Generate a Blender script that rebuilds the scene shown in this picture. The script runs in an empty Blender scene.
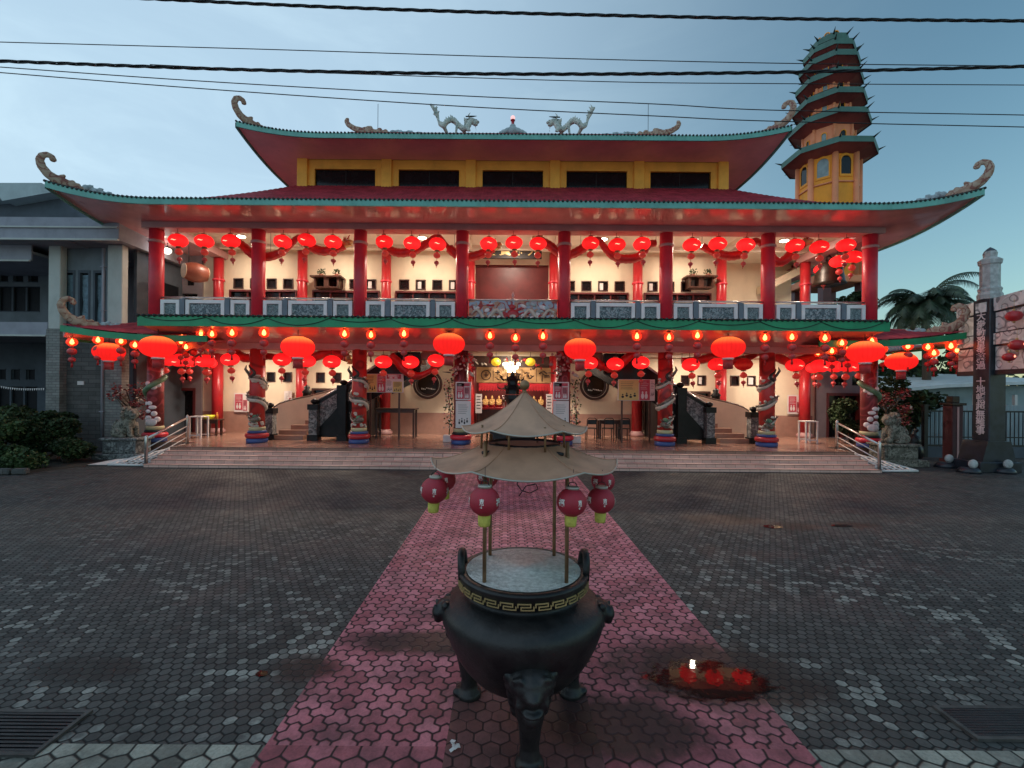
import bpy, math, random
from math import sin, cos, pi, radians, sqrt, atan2
from mathutils import Vector, Matrix, Euler
random.seed(7)
S = bpy.context.scene
COL = S.collection

# ------------------------------------------------------------------ camera, sky, exposure
F, CX, CZ, ROLL, PX, PY = 460.0, -0.22, 2.35, 0.00785, 506.0, 392.0
cam_d = bpy.data.cameras.new('camera')
cam_d.sensor_width = 36.0
cam_d.lens = F/1024*36
cam_d.shift_x = 6/1024
cam_d.shift_y = 8/1024
cam_d.clip_end = 2000
cam = bpy.data.objects.new('camera', cam_d)
COL.objects.link(cam)
cam.matrix_world = Matrix.Translation((CX, 0, CZ)) @ Matrix.Rotation(radians(90), 4, 'X') @ Matrix.Rotation(ROLL, 4, 'Z')
S.camera = cam

SUN_EL, SUN_ROT = radians(11.0), radians(292)
w = bpy.data.worlds.new('World')
S.world = w
w.use_nodes = True
nt = w.node_tree
bg = nt.nodes['Background']
sky = nt.nodes.new('ShaderNodeTexSky')
sky.sky_type = 'NISHITA'
sky.sun_disc = False
sky.sun_elevation = SUN_EL
sky.sun_rotation = SUN_ROT
sky.altitude = 0
sky.air_density = 1.2
sky.dust_density = 0.6
sky.ozone_density = 3.0
bg.inputs[1].default_value = 0.15
sun_d = bpy.data.lights.new('sun', 'SUN')
sun_d.energy = 0.02
sun_d.angle = radians(20)
sun_d.color = (1, 0.93, 0.85)
sun = bpy.data.objects.new('sun', sun_d)
COL.objects.link(sun)
sd = Vector((sin(SUN_ROT)*cos(SUN_EL), cos(SUN_ROT)*cos(SUN_EL), sin(SUN_EL)))
sun.rotation_euler = (-sd).to_track_quat('-Z', 'Y').to_euler()
sun.location = (0, 0, 40)
S.view_settings.view_transform = 'Standard'
S.view_settings.look = 'None'
S.view_settings.exposure = 0.36
S.view_settings.gamma = 1.0
S.cycles.use_denoising = True
S.cycles.max_bounces = 6
S.cycles.sample_clamp_indirect = 4.0

def P(x, y, Y):
    """photo pixel at depth Y -> world point"""
    u, v = x-PX, y-PY
    uu, vv = u+v*ROLL, v-u*ROLL
    return Vector((uu*Y/F+CX, Y, CZ-vv*Y/F))

# ------------------------------------------------------------------ node helper
class NT:
    def __init__(s, tree): s.t = tree
    def n(s, kind, **kw):
        n = s.t.nodes.new('ShaderNode'+kind)
        for k, v in kw.items(): setattr(n, k, v)
        return n
    def put(s, sock, v):
        if isinstance(v, bpy.types.NodeSocket): s.t.links.new(v, sock)
        elif v is not None:
            if sock.type == 'RGBA' and len(v) == 3: v = (*v, 1)
            sock.default_value = v
    def m(s, op, a, b=None, c=None, clamp=False):
        n = s.n('Math', operation=op, use_clamp=clamp)
        for i, v in enumerate((a, b, c)): s.put(n.inputs[i], v)
        return n.outputs[0]
    def vm(s, op, a, b=None):
        n = s.n('VectorMath', operation=op)
        s.put(n.inputs[0], a); s.put(n.inputs[1], b)
        return n.outputs['Value'] if op in ('DOT_PRODUCT', 'LENGTH', 'DISTANCE') else n.outputs[0]
    def mix(s, f, a, b):
        n = s.n('Mix', data_type='RGBA')
        s.put(n.inputs[0], f); s.put(n.inputs[6], a); s.put(n.inputs[7], b)
        return n.outputs[2]
    def mixv(s, f, a, b):
        n = s.n('Mix', data_type='VECTOR')
        s.put(n.inputs[0], f); s.put(n.inputs[4], a); s.put(n.inputs[5], b)
        return n.outputs[1]
    def ramp(s, f, a, b, smooth=True):
        n = s.n('MapRange', interpolation_type='SMOOTHSTEP' if smooth else 'LINEAR')
        s.put(n.inputs[0], f); n.inputs[1].default_value = a; n.inputs[2].default_value = b
        return n.outputs[0]
    def noise(s, vec, scale, detail=3, rough=0.55, dist=0.0):
        n = s.n('TexNoise')
        s.put(n.inputs['Vector'], vec)
        n.inputs['Scale'].default_value = scale
        n.inputs['Detail'].default_value = detail
        n.inputs['Roughness'].default_value = rough
        n.inputs['Distortion'].default_value = dist
        return n.outputs[0]
    def obj(s): return s.n('TexCoord').outputs['Object']
    def sep(s, v):
        n = s.n('SeparateXYZ'); s.put(n.inputs[0], v); return n.outputs
    def comb(s, x, y, z=0.0):
        n = s.n('CombineXYZ')
        for i, v in enumerate((x, y, z)): s.put(n.inputs[i], v)
        return n.outputs[0]
    def bump(s, h, strength, dist):
        n = s.n('Bump'); s.put(n.inputs['Height'], h)
        n.inputs['Strength'].default_value = strength; n.inputs['Distance'].default_value = dist
        return n.outputs[0]

def new_mat(name):
    m = bpy.data.materials.new(name)
    m.use_nodes = True
    T = NT(m.node_tree)
    p = m.node_tree.nodes['Principled BSDF']
    return m, T, p

def sc(c, k): return tuple(min(1.0, max(0.0, x*k)) for x in c)

def mat(name, col, rough=0.6, metal=0.0, var=0.2, scale=3.0, bump=0.0, bscale=None, col2=None, dirt=0.0, emit=None, es=0.0, detail=4, spec=0.5, alpha=None):
    m, T, p = new_mat(name)
    o = T.obj()
    f = T.ramp(T.noise(o, scale, detail, 0.6), 0.3, 0.7)
    c = T.mix(f, sc(col, 1-var), col2 if col2 else sc(col, 1+var))
    if dirt:
        d = T.ramp(T.noise(T.vm('MULTIPLY', o, (1, 1, 0.35)), scale*0.6+0.7, 6, 0.65, 0.4), 0.48, 0.75)
        c = T.mix(T.m('MULTIPLY', d, dirt), c, sc(col, 0.3))
    T.put(p.inputs['Base Color'], c)
    r = T.m('ADD', rough-0.08, T.m('MULTIPLY', T.noise(o, scale*2.3, 3), 0.16))
    T.put(p.inputs['Roughness'], r)
    p.inputs['Metallic'].default_value = metal
    p.inputs['Specular IOR Level'].default_value = spec
    if bump:
        T.put(p.inputs['Normal'], T.bump(T.noise(o, bscale or scale*4, 5, 0.65), 0.6, bump))
    if emit:
        p.inputs['Emission Color'].default_value = (*emit, 1)
        p.inputs['Emission Strength'].default_value = es
    return m

# thin veil of high cloud over the left half of the sky
W_ = NT(nt)
d_ = W_.n('TexCoord').outputs['Generated']
dx_ = W_.sep(d_)
f_ = W_.m('SUBTRACT', 1.0, W_.ramp(dx_[0], -.30, .70))
cl_ = W_.noise(W_.vm('MULTIPLY', d_, (1.6, 1.6, 5.0)), 1.5, 6, .6, .8)
veil_ = W_.mix(W_.ramp(cl_, .42, .70), (2.75, 3.75, 4.62), (3.2, 4.28, 5.1))
lowb_ = W_.m('MULTIPLY', W_.m('SUBTRACT', 1.0, W_.ramp(dx_[2], .1, .55)), .12)
f_ = W_.m('MULTIPLY', W_.m('ADD', W_.m('MULTIPLY', f_, .80), lowb_), 1.0, clamp=True)
teal_ = W_.vm('MULTIPLY', sky.outputs[0], (.98, 1.07, .93))
nt.links.new(W_.mix(f_, teal_, veil_), bg.inputs[0])

# ------------------------------------------------------------------ mesh builder
class MB:
    def __init__(s): s.v, s.f, s.m, s.sm = [], [], [], []
    def add(s, vs, fs, mi=0, smooth=False):
        k = len(s.v); s.v.extend([tuple(v) for v in vs])
        for f in fs:
            s.f.append([i+k for i in f]); s.m.append(mi); s.sm.append(smooth)
        return s
    def box(s, c, d, rz=0.0, mi=0, bev=0.0, R=None):
        x, y, z = d[0]/2, d[1]/2, d[2]/2
        M = R if R else (Matrix.Rotation(rz, 3, 'Z') if rz else None)
        c = Vector(c)
        if bev <= 0:
            vs = [(a*x, b*y, e*z) for a in (-1, 1) for b in (-1, 1) for e in (-1, 1)]
            fs = [(0, 1, 3, 2), (4, 6, 7, 5), (0, 4, 5, 1), (2, 3, 7, 6), (0, 2, 6, 4), (1, 5, 7, 3)]
        else:
            b = min(bev, x*.45, y*.45, z*.45)
            vs, idx = [], {}
            for i, a in enumerate((-1, 1)):
                for j, e in enumerate((-1, 1)):
                    for k, g in enumerate((-1, 1)):
                        for ax in range(3):
                            q = [a*(x-b), e*(y-b), g*(z-b)]
                            q[ax] = (a*x, e*y, g*z)[ax]
                            idx[(i, j, k, ax)] = len(vs); vs.append(tuple(q))
            I = idx
            fs = [[I[(0, 0, 0, 0)], I[(0, 0, 1, 0)], I[(0, 1, 1, 0)], I[(0, 1, 0, 0)]], [I[(1, 0, 0, 0)], I[(1, 1, 0, 0)], I[(1, 1, 1, 0)], I[(1, 0, 1, 0)]],
                  [I[(0, 0, 0, 1)], I[(1, 0, 0, 1)], I[(1, 0, 1, 1)], I[(0, 0, 1, 1)]], [I[(0, 1, 0, 1)], I[(0, 1, 1, 1)], I[(1, 1, 1, 1)], I[(1, 1, 0, 1)]],
                  [I[(0, 0, 0, 2)], I[(0, 1, 0, 2)], I[(1, 1, 0, 2)], I[(1, 0, 0, 2)]], [I[(0, 0, 1, 2)], I[(1, 0, 1, 2)], I[(1, 1, 1, 2)], I[(0, 1, 1, 2)]]]
            for i in (0, 1):
                for j in (0, 1):
                    fs.append([I[(i, j, 0, 0)], I[(i, j, 1, 0)], I[(i, j, 1, 1)], I[(i, j, 0, 1)]])
                    fs.append([I[(i, 0, j, 0)], I[(i, 1, j, 0)], I[(i, 1, j, 2)], I[(i, 0, j, 2)]])
                    fs.append([I[(0, i, j, 1)], I[(1, i, j, 1)], I[(1, i, j, 2)], I[(0, i, j, 2)]])
            for i in (0, 1):
                for j in (0, 1):
                    for k in (0, 1): fs.append([I[(i, j, k, 0)], I[(i, j, k, 1)], I[(i, j, k, 2)]])
        if M: vs = [M @ Vector(v) for v in vs]
        return s.add([c+Vector(v) for v in vs], fs, mi)
    def b2(s, x0, x1, y0, y1, z0, z1, mi=0, bev=0.0):
        return s.box(((x0+x1)/2, (y0+y1)/2, (z0+z1)/2), (abs(x1-x0), abs(y1-y0), abs(z1-z0)), mi=mi, bev=bev)
    def lathe(s, prof, c=(0, 0, 0), n=24, mi=0, smooth=True, phase=0.0, lobes=0, amp=0.0, squash=(1, 1)):
        vs, fs = [], []
        for r, z in prof:
            for i in range(n):
                a = 2*pi*i/n+phase
                k = r*(1+amp*cos(a*lobes)) if lobes else r
                vs.append((c[0]+k*cos(a)*squash[0], c[1]+k*sin(a)*squash[1], c[2]+z))
        for j in range(len(prof)-1):
            for i in range(n):
                i2 = (i+1) % n
                fs.append((j*n+i, j*n+i2, (j+1)*n+i2, (j+1)*n+i))
        if prof[0][0] > 1e-4: fs.append(tuple(range(n-1, -1, -1)))
        if prof[-1][0] > 1e-4: fs.append(tuple((len(prof)-1)*n+i for i in range(n)))
        return s.add(vs, fs, mi, smooth)
    def cyl(s, p0, p1, r0, r1=None, n=10, mi=0, smooth=True):
        return s.tube([p0, p1], [r0, r0 if r1 is None else r1], n, mi, smooth)
    def tube(s, pts, rad, n=8, mi=0, smooth=True, caps=True, flat=1.0):
        pts = [Vector(p) for p in pts]
        if not isinstance(rad, (list, tuple)): rad = [rad]*len(pts)
        vs, fs, up = [], [], None
        for i, p in enumerate(pts):
            t = (pts[min(i+1, len(pts)-1)]-pts[max(i-1, 0)])
            t = t.normalized() if t.length > 1e-9 else Vector((0, 0, 1))
            if up is None:
                up = Vector((0, 0, 1)) if abs(t.z) < 0.9 else Vector((1, 0, 0))
            up = (up-t*up.dot(t))
            up = up.normalized() if up.length > 1e-6 else t.orthogonal().normalized()
            b = t.cross(up)
            for k in range(n):
                a = 2*pi*k/n
                vs.append(p+(up*cos(a)+b*sin(a)*flat)*rad[i])
        for j in range(len(pts)-1):
            for k in range(n):
                k2 = (k+1) % n
                fs.append((j*n+k, j*n+k2, (j+1)*n+k2, (j+1)*n+k))
        if caps:
            fs.append(tuple(range(n-1, -1, -1))); fs.append(tuple((len(pts)-1)*n+k for k in range(n)))
        return s.add(vs, fs, mi, smooth)
    def ell(s, c, r, n=12, m=8, mi=0, R=None, smooth=True):
        if not isinstance(r, (list, tuple)): r = (r, r, r)
        c = Vector(c); vs = []; fs = []
        for j in range(m+1):
            t = pi*j/m
            for i in range(n):
                a = 2*pi*i/n
                q = Vector((r[0]*sin(t)*cos(a), r[1]*sin(t)*sin(a), -r[2]*cos(t)))
                vs.append(c+(R @ q if R else q))
        for j in range(m):
            for i in range(n):
                i2 = (i+1) % n
                if j == 0: fs.append((i, (j+1)*n+i2, (j+1)*n+i))
                elif j == m-1: fs.append((j*n+i, j*n+i2, (j+1)*n+i))
                else: fs.append((j*n+i, j*n+i2, (j+1)*n+i2, (j+1)*n+i))
        return s.add(vs, fs, mi, smooth)
    def prism(s, poly, y0, y1, mi=0, axis='Y'):
        """poly of (a,b) extruded along an axis: Y -> (x,z), X -> (y,z), Z -> (x,y)"""
        def mk(a, b, t): return (a, t, b) if axis == 'Y' else ((t, a, b) if axis == 'X' else (a, b, t))
        n = len(poly)
        vs = [mk(a, b, y0) for a, b in poly]+[mk(a, b, y1) for a, b in poly]
        fs = [tuple(range(n)), tuple(range(2*n-1, n-1, -1))]+[(i, i+n, (i+1) % n+n, (i+1) % n) for i in range(n)]
        return s.add(vs, fs, mi)
    def quad(s, a, b, c, d, mi=0): return s.add([a, b, c, d], [(0, 1, 2, 3)], mi)
    def wall(s, x0, x1, z0, z1, y0, y1, holes, mi=0):
        """wall in the XZ plane between depths y0 (front) and y1 with rectangular holes (xa,xb,za,zb)"""
        xs = sorted(set([x0, x1]+[h[i] for h in holes for i in (0, 1) if x0 < h[i] < x1]))
        zs = sorted(set([z0, z1]+[h[i] for h in holes for i in (2, 3) if z0 < h[i] < z1]))
        def hole(i, j):
            if i < 0 or j < 0 or i >= len(xs)-1 or j >= len(zs)-1: return True
            cx, cz = (xs[i]+xs[i+1])/2, (zs[j]+zs[j+1])/2
            return any(h[0] < cx < h[1] and h[2] < cz < h[3] for h in holes)
        for i in range(len(xs)-1):
            for j in range(len(zs)-1):
                if hole(i, j): continue
                a, b, c, d = xs[i], xs[i+1], zs[j], zs[j+1]
                s.quad((a, y0, c), (b, y0, c), (b, y0, d), (a, y0, d), mi)
                s.quad((b, y1, c), (a, y1, c), (a, y1, d), (b, y1, d), mi)
                if hole(i-1, j): s.quad((a, y1, c), (a, y0, c), (a, y0, d), (a, y1, d), mi)
                if hole(i+1, j): s.quad((b, y0, c), (b, y1, c), (b, y1, d), (b, y0, d), mi)
                if hole(i, j-1): s.quad((a, y1, c), (b, y1, c), (b, y0, c), (a, y0, c), mi)
                if hole(i, j+1): s.quad((a, y0, d), (b, y0, d), (b, y1, d), (a, y1, d), mi)
        return s
    def text(s, body, size, M, depth=0.01, mi=0, bold=0.0):
        c = bpy.data.curves.new('lettering', 'FONT')
        c.body = body; c.size = size; c.offset = bold; c.extrude = depth; c.align_x = 'CENTER'; c.align_y = 'CENTER'
        o = bpy.data.objects.new('lettering', c)
        COL.objects.link(o)
        me = bpy.data.meshes.new_from_object(o.evaluated_get(bpy.context.evaluated_depsgraph_get()))
        s.add([M @ v.co for v in me.vertices], [tuple(p.vertices) for p in me.polygons], mi)
        bpy.data.objects.remove(o); bpy.data.curves.remove(c); bpy.data.meshes.remove(me)
        return s
    def mesh(s, name, mats, smooth=None):
        me = bpy.data.meshes.new(name)
        me.from_pydata(s.v, [], s.f)
        for m in (mats if isinstance(mats, (list, tuple)) else [mats]): me.materials.append(m)
        me.polygons.foreach_set('material_index', s.m)
        me.polygons.foreach_set('use_smooth', [smooth if smooth is not None else q for q in s.sm])
        me.update()
        return me
    def build_each(s, name, mats, parent=None, local=False):
        """one object per connected piece"""
        up = list(range(len(s.v)))
        def find(i):
            while up[i] != i: up[i] = up[up[i]]; i = up[i]
            return i
        for f in s.f:
            for i in f[1:]: up[find(i)] = find(f[0])
        grp = {}
        for k, f in enumerate(s.f): grp.setdefault(find(f[0]), []).append(k)
        out = []
        for ks in grp.values():
            q = MB(); ix = {}
            for k in ks:
                for i in s.f[k]:
                    if i not in ix: ix[i] = len(q.v); q.v.append(s.v[i])
                q.f.append([ix[i] for i in s.f[k]]); q.m.append(s.m[k]); q.sm.append(s.sm[k])
            out.append(q.build(name, mats, parent, local))
        return out
    def build(s, name, mats, parent=None, local=False, smooth=None, voxel=0.0):
        me = s.mesh(name, mats, smooth)
        if voxel:
            o = bpy.data.objects.new(name, me); COL.objects.link(o)
            md = o.modifiers.new('r', 'REMESH'); md.mode = 'VOXEL'; md.voxel_size = voxel; md.use_smooth_shade = True
            sm = o.modifiers.new('s', 'SMOOTH'); sm.iterations = 2; sm.factor = 0.4
            me2 = bpy.data.meshes.new_from_object(o.evaluated_get(bpy.context.evaluated_depsgraph_get()))
            me2.name = name
            bpy.data.objects.remove(o); bpy.data.meshes.remove(me)
            me = me2
            if not me.materials:
                for m in (mats if isinstance(mats, (list, tuple)) else [mats]): me.materials.append(m)
        o = bpy.data.objects.new(name, me)
        COL.objects.link(o)
        if parent:
            o.parent = parent
            if not local: o.location = -wpos(parent)
        return o

def wpos(o):
    p = Vector(o.location)
    while o.parent:
        o = o.parent; p += Vector(o.location)
    return p

def tag(o, label=None, cat=None, group=None, kind=None):
    if label: o['label'] = label
    if cat: o['category'] = cat
    if group: o['group'] = group
    if kind: o['kind'] = kind
    return o

def thing(name, label, cat, loc=(0, 0, 0), group=None, rz=0.0):
    o = bpy.data.objects.new(name, None)
    COL.objects.link(o)
    o.empty_display_size = 0.2
    o.location = loc; o.rotation_euler = (0, 0, rz)
    return tag(o, label, cat, group)

def copy_tree(o, loc=None, label=None, rz=None, parent=None):
    kids = list(o.children)
    c = o.copy()
    COL.objects.link(c)
    if parent: c.parent = parent
    if loc is not None: c.location = loc
    if rz is not None: c.rotation_euler = (0, 0, rz)
    if label: c['label'] = label
    for ch in kids: copy_tree(ch, parent=c)
    return c

ORD = ['first', 'second', 'third', 'fourth', 'fifth', 'sixth', 'seventh', 'eighth']
BAYX = [-10.8, -7.2, -3.6, 0.0, 3.6, 7.2, 10.8]
COLX = [-12.6, -9.0, -5.4, -1.8, 1.8, 5.4, 9.0, 12.6]

BAY_UP = ['the bay of the hanging drum', 'the bay of the left altar shelf', 'the bay left of the dragon mural', 'the bay over the dragon mural', 'the bay right of the dragon mural', 'the bay of the right altar shelf', 'the bay of the bronze bell']
BAY_LOW = ['the bay beside the left white stand', 'the bay of the left staircase', 'the bay of the left notice board', 'the shrine door bay', 'the bay of the right notice board', 'the bay of the right staircase', 'the bay beside the right white stand']
# ------------------------------------------------------------------ materials
def paver_mat(name, cols, size, tri, groove=(0.425, 0.49), light=None, wet=0.5, damp=None, red=False):
    m, T, p = new_mat(name)
    pos = T.n('NewGeometry').outputs['Position']
    # small wobble so that joints are not ruler-straight
    wob = T.n('TexNoise'); T.put(wob.inputs['Vector'], pos); wob.inputs['Scale'].default_value = 1/size*0.9; wob.inputs['Detail'].default_value = 1
    q = T.vm('ADD', pos, T.vm('MULTIPLY', T.vm('SUBTRACT', wob.outputs['Color'], (0.5, 0.5, 0.5)), (size*0.22, size*0.22, 0)))
    q = T.vm('ADD', T.vm('MULTIPLY', q, (1/size, 1/size, 0)), (600.0, 600.0*sqrt(3), 0))
    r, h = (1.0, sqrt(3), 1.0), (0.5, sqrt(3)/2, 0.0)
    def cell(v): return T.vm('SUBTRACT', T.vm('MODULO', v, r), h)
    a = cell(q); b = cell(T.vm('SUBTRACT', q, h))
    flat = (1, 1, 0)
    a = T.vm('MULTIPLY', a, flat); b = T.vm('MULTIPLY', b, flat)
    g = T.mixv(T.m('LESS_THAN', T.vm('DOT_PRODUCT', a, a), T.vm('DOT_PRODUCT', b, b)), b, a)
    cen = T.sep(T.vm('SUBTRACT', q, g))
    ra = T.m('ROUND', T.m('DIVIDE', cen[1], sqrt(3)/2))
    qa = T.m('ROUND', T.m('SUBTRACT', cen[0], T.m('MULTIPLY', ra, 0.5)))
    ds = [T.vm('DOT_PRODUCT', g, (cos(k*pi/3), sin(k*pi/3), 0)) for k in range(6)]
    if tri:
        c = T.m('ROUND', T.m('FLOORED_MODULO', T.m('SUBTRACT', qa, ra), 3.0))
        eq = [T.m('COMPARE', c, float(i), 0.3) for i in range(3)]
        inner = [eq[0], eq[0], eq[1], eq[1], eq[2], eq[2]]
        ds = [T.m('SUBTRACT', d, T.m('MULTIPLY', e, 0.035 if tri == 2 else 2.0)) for d, e in zip(ds, inner)]
        qa = T.m('SUBTRACT', qa, eq[1]); ra = T.m('SUBTRACT', ra, eq[2])
    t = ds[0]
    for d in ds[1:]: t = T.m('SMOOTH_MAX', t, d, 0.10)
    gr = T.ramp(t, *groove)
    wn = T.n('TexWhiteNoise', noise_dimensions='2D')
    T.put(wn.inputs['Vector'], T.comb(qa, ra))
    rnd = wn.outputs['Value']
    big = T.noise(pos, 0.8, 6, 0.68, 0.4)
    med = T.noise(pos, 2.3, 5, 0.65)
    fine = T.noise(pos, 45, 4, 0.7)
    base = T.mix(rnd, cols[0], cols[1])
    if light:
        mask = T.m('MULTIPLY', T.ramp(big, light[1], light[1]+0.12), T.ramp(T.m('ADD', rnd, T.m('MULTIPLY', med, 0.5)), light[2], light[2]+0.35))
        # trodden and bleached near the street side, grimy towards the hall
        yy = T.sep(pos)[1]
        mask = T.m('MULTIPLY', mask, T.m('SUBTRACT', 1.0, T.m('MULTIPLY', T.ramp(yy, 4.5, 8.8), 0.9)))
        base = T.mix(mask, base, T.mix(rnd, sc(light[0], 0.7), light[0]))
    grime = T.ramp(T.m('ADD', T.m('MULTIPLY', med, 0.6), T.m('MULTIPLY', big, 0.5)), 0.5, 0.72)
    base = T.mix(T.m('MULTIPLY', grime, 0.62), base, cols[3])
    base = T.mix(T.m('MULTIPLY', T.ramp(fine, 0.35, 0.75), 0.35), base, cols[3])
    bloom = T.m('MULTIPLY', T.ramp(T.noise(pos, 7.0, 6, .75), .50, .78), .30)
    base = T.mix(bloom, base, sc(cols[1], 1.7))
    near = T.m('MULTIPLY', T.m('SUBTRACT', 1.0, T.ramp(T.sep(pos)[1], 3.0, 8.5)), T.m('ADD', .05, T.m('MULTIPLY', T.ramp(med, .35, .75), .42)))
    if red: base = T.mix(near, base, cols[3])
    if damp:
        xy = T.vm('MULTIPLY', pos, (1, 1, 0)); dm = None
        wig = T.m('MULTIPLY', T.m('SUBTRACT', T.noise(pos, 3.2, 6, .7, .4), .5), 1.1)
        for (cx_, cy_, rx_, ry_) in damp:
            q_ = T.vm('LENGTH', T.vm('MULTIPLY', T.vm('SUBTRACT', xy, (cx_, cy_, 0)), (1/rx_, 1/ry_, 0)))
            q_ = T.m('SUBTRACT', 1.0, T.ramp(T.m('ADD', q_, wig), .55, 1.2))
            dm = q_ if dm is None else T.m('MAXIMUM', dm, q_)
        base = T.mix(T.m('MULTIPLY', dm, .93), base, sc(cols[3], .6) if not red else (.015, .009, .008))
    base = T.mix(gr, base, cols[2])
    T.put(p.inputs['Base Color'], base)
    wetm = T.ramp(T.noise(pos, 0.9, 4, 0.6, 0.5), 0.45, 0.62)
    base_r = .72
    if damp: base_r = T.m('SUBTRACT', .72, T.m('MULTIPLY', dm, .12))
    T.put(p.inputs['Roughness'], T.m('ADD', T.m('SUBTRACT', base_r, T.m('MULTIPLY', wetm, wet)), T.m('MULTIPLY', gr, 0.15)))
    p.inputs['Specular IOR Level'].default_value = 0.35
    hgt = T.m('ADD', T.m('SUBTRACT', T.m('MULTIPLY', rnd, 0.25), gr), T.m('MULTIPLY', fine, 0.3))
    T.put(p.inputs['Normal'], T.bump(hgt, 0.55, 0.010))
    return m

M = {}
DAMP = [(1.50, 3.92, 1.0, .50), (1.46, 3.82, .85, .42), (1.9, 3.7, .6, .3), (.62, 3.25, .62, .38), (-1.9, 3.9, .35, .2), (-3.7, 3.85, .5, .22), (3.9, 8.6, .9, .35), (4.9, 8.2, .5, .3), (6.1, 8.3, .5, .2), (-.9, 4.3, .9, .22)]
M['paver'] = paver_mat('dark_pavers', [(.042, .041, .039), (.098, .095, .088), (.008, .0078, .0075), (.019, .0185, .0165)], 0.092, 0, (0.385, 0.48), ((.37, .37, .33), .455, .78), 0.14, DAMP)
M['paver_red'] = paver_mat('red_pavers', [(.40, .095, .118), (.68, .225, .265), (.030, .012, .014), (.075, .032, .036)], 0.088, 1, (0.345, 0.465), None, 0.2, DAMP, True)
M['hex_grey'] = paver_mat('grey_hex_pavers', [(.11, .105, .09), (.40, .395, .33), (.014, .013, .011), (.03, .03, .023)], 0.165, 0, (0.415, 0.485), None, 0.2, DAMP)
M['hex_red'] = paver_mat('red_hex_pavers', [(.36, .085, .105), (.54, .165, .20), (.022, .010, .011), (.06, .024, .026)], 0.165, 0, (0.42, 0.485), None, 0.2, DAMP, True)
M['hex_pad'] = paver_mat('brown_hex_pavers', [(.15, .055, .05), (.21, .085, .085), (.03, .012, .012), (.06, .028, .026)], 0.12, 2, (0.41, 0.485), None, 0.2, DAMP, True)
M['soil'] = mat('garden_soil', (.022, .018, .013), .9, bump=.03, scale=5)
M['cream'] = mat('cream_wall_paint', (.68, .57, .42), .7, var=.06, scale=1.2, dirt=.12)
M['wainscot'] = mat('pinkish_wall_tile', (.36, .20, .15), .35, var=.1, scale=3)
M['grey_wall'] = mat('grey_purple_wall', (.20, .16, .17), .7, var=.1, scale=1.5, dirt=.2)
M['white_ceiling'] = mat('white_ceiling_board', (.70, .62, .52), .6, var=.05, scale=1)
M['red_col'] = mat('red_column_paint', (.62, .030, .052), .42, var=.12, scale=1.5, dirt=.15)
M['red_paint'] = mat('red_lacquer', (.42, .016, .022), .35, var=.12, scale=2)
M['maroon'] = mat('maroon_paint', (.10, .012, .012), .45, var=.2, scale=2, dirt=.2)
M['attic'] = mat('ochre_wall_paint', (.93, .43, .055), .65, var=.1, scale=1.5, dirt=.25)
M['soffit_top'] = mat('brick_red_soffit', (.92, .44, .43), .45, var=.08, scale=1.2, dirt=.1)
M['soffit'] = mat('glossy_red_brown_soffit', (.54, .25, .24), .15, var=.12, scale=1.0, dirt=.1, spec=.7)
M['beam'] = mat('pinkish_beam_paint', (.46, .24, .23), .5, var=.1, scale=1.5, dirt=.15)
M['tile_red'] = mat('red_roof_tile', (.33, .030, .046), .7, var=.3, scale=2.5, dirt=.4, spec=.25)
M['teal'] = mat('sea_green_fascia', (.14, .40, .34), .5, var=.12, scale=2, dirt=.35)
M['green'] = mat('emerald_green_fascia', (.010, .26, .105), .42, var=.15, scale=2, dirt=.2)
M['dark_edge'] = mat('dark_tile_edge', (.012, .018, .016), .6)
M['grey_roof'] = mat('grey_metal_roof', (.35, .42, .43), .5, var=.1, scale=2, dirt=.25)
def relief(name, a, b, c, scale, bump=.02, rough=.6):
    m, T, p = new_mat(name)
    o = T.obj()
    n1 = T.noise(o, scale, 2, .5, 1.6)
    v = T.n('TexVoronoi', feature='SMOOTH_F1'); T.put(v.inputs['Vector'], T.vm('ADD', o, T.vm('MULTIPLY', T.comb(n1, n1, n1), (.12, .12, .12)))); v.inputs['Scale'].default_value = scale*1.3
    d = v.outputs['Distance']
    col = T.mix(T.ramp(n1, .42, .58), a, b)
    line = T.ramp(T.m('ABSOLUTE', T.m('SUBTRACT', T.m('FRACT', T.m('MULTIPLY', d, 3.2)), .5)), .30, .46)
    col = T.mix(line, col, c)
    T.put(p.inputs['Base Color'], col)
    p.inputs['Roughness'].default_value = rough
    T.put(p.inputs['Normal'], T.bump(T.m('ADD', d, T.m('MULTIPLY', n1, .6)), .8, bump))
    return m
M['rail_relief'] = relief('carved_blue_grey_stone', (.10, .15, .17), (.30, .37, .39), (.05, .075, .085), 7)
M['rail_curtain'] = relief('carved_bamboo_stone', (.12, .18, .19), (.24, .31, .32), (.06, .09, .10), 9)
M['mural'] = relief('painted_dragon_relief', (.45, .24, .16), (.30, .40, .50), (.30, .035, .03), 2.2, .03)
M['dragon_paint'] = relief('painted_dragon_column', (.46, .024, .022), (.50, .030, .026), (.24, .016, .016), 1.3, .02, .4)
M['cloud_paint'] = relief('dark_red_column', (.13, .012, .016), (.17, .016, .02), (.30, .05, .06), 2.2, .02, .4)
M['granite_carved'] = relief('carved_granite', (.10, .10, .10), (.24, .24, .23), (.045, .045, .045), 5, .03)
M['gate_relief'] = relief('carved_white_stone', (.58, .60, .58), (.78, .79, .77), (.26, .27, .27), 2.3, .05, .7)
M['lion_stone'] = relief('weathered_lion_stone', (.12, .11, .085), (.22, .20, .16), (.05, .045, .036), 6, .03, .8)
M['rail_white'] = mat('white_frame_paint', (.80, .80, .80), .5, var=.06, scale=3, dirt=.2)
M['rail_post'] = mat('slate_blue_post', (.13, .17, .21), .5, var=.1)
M['steel'] = mat('brushed_steel_rail', (.55, .52, .50), .3, metal=.9, var=.1)
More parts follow.
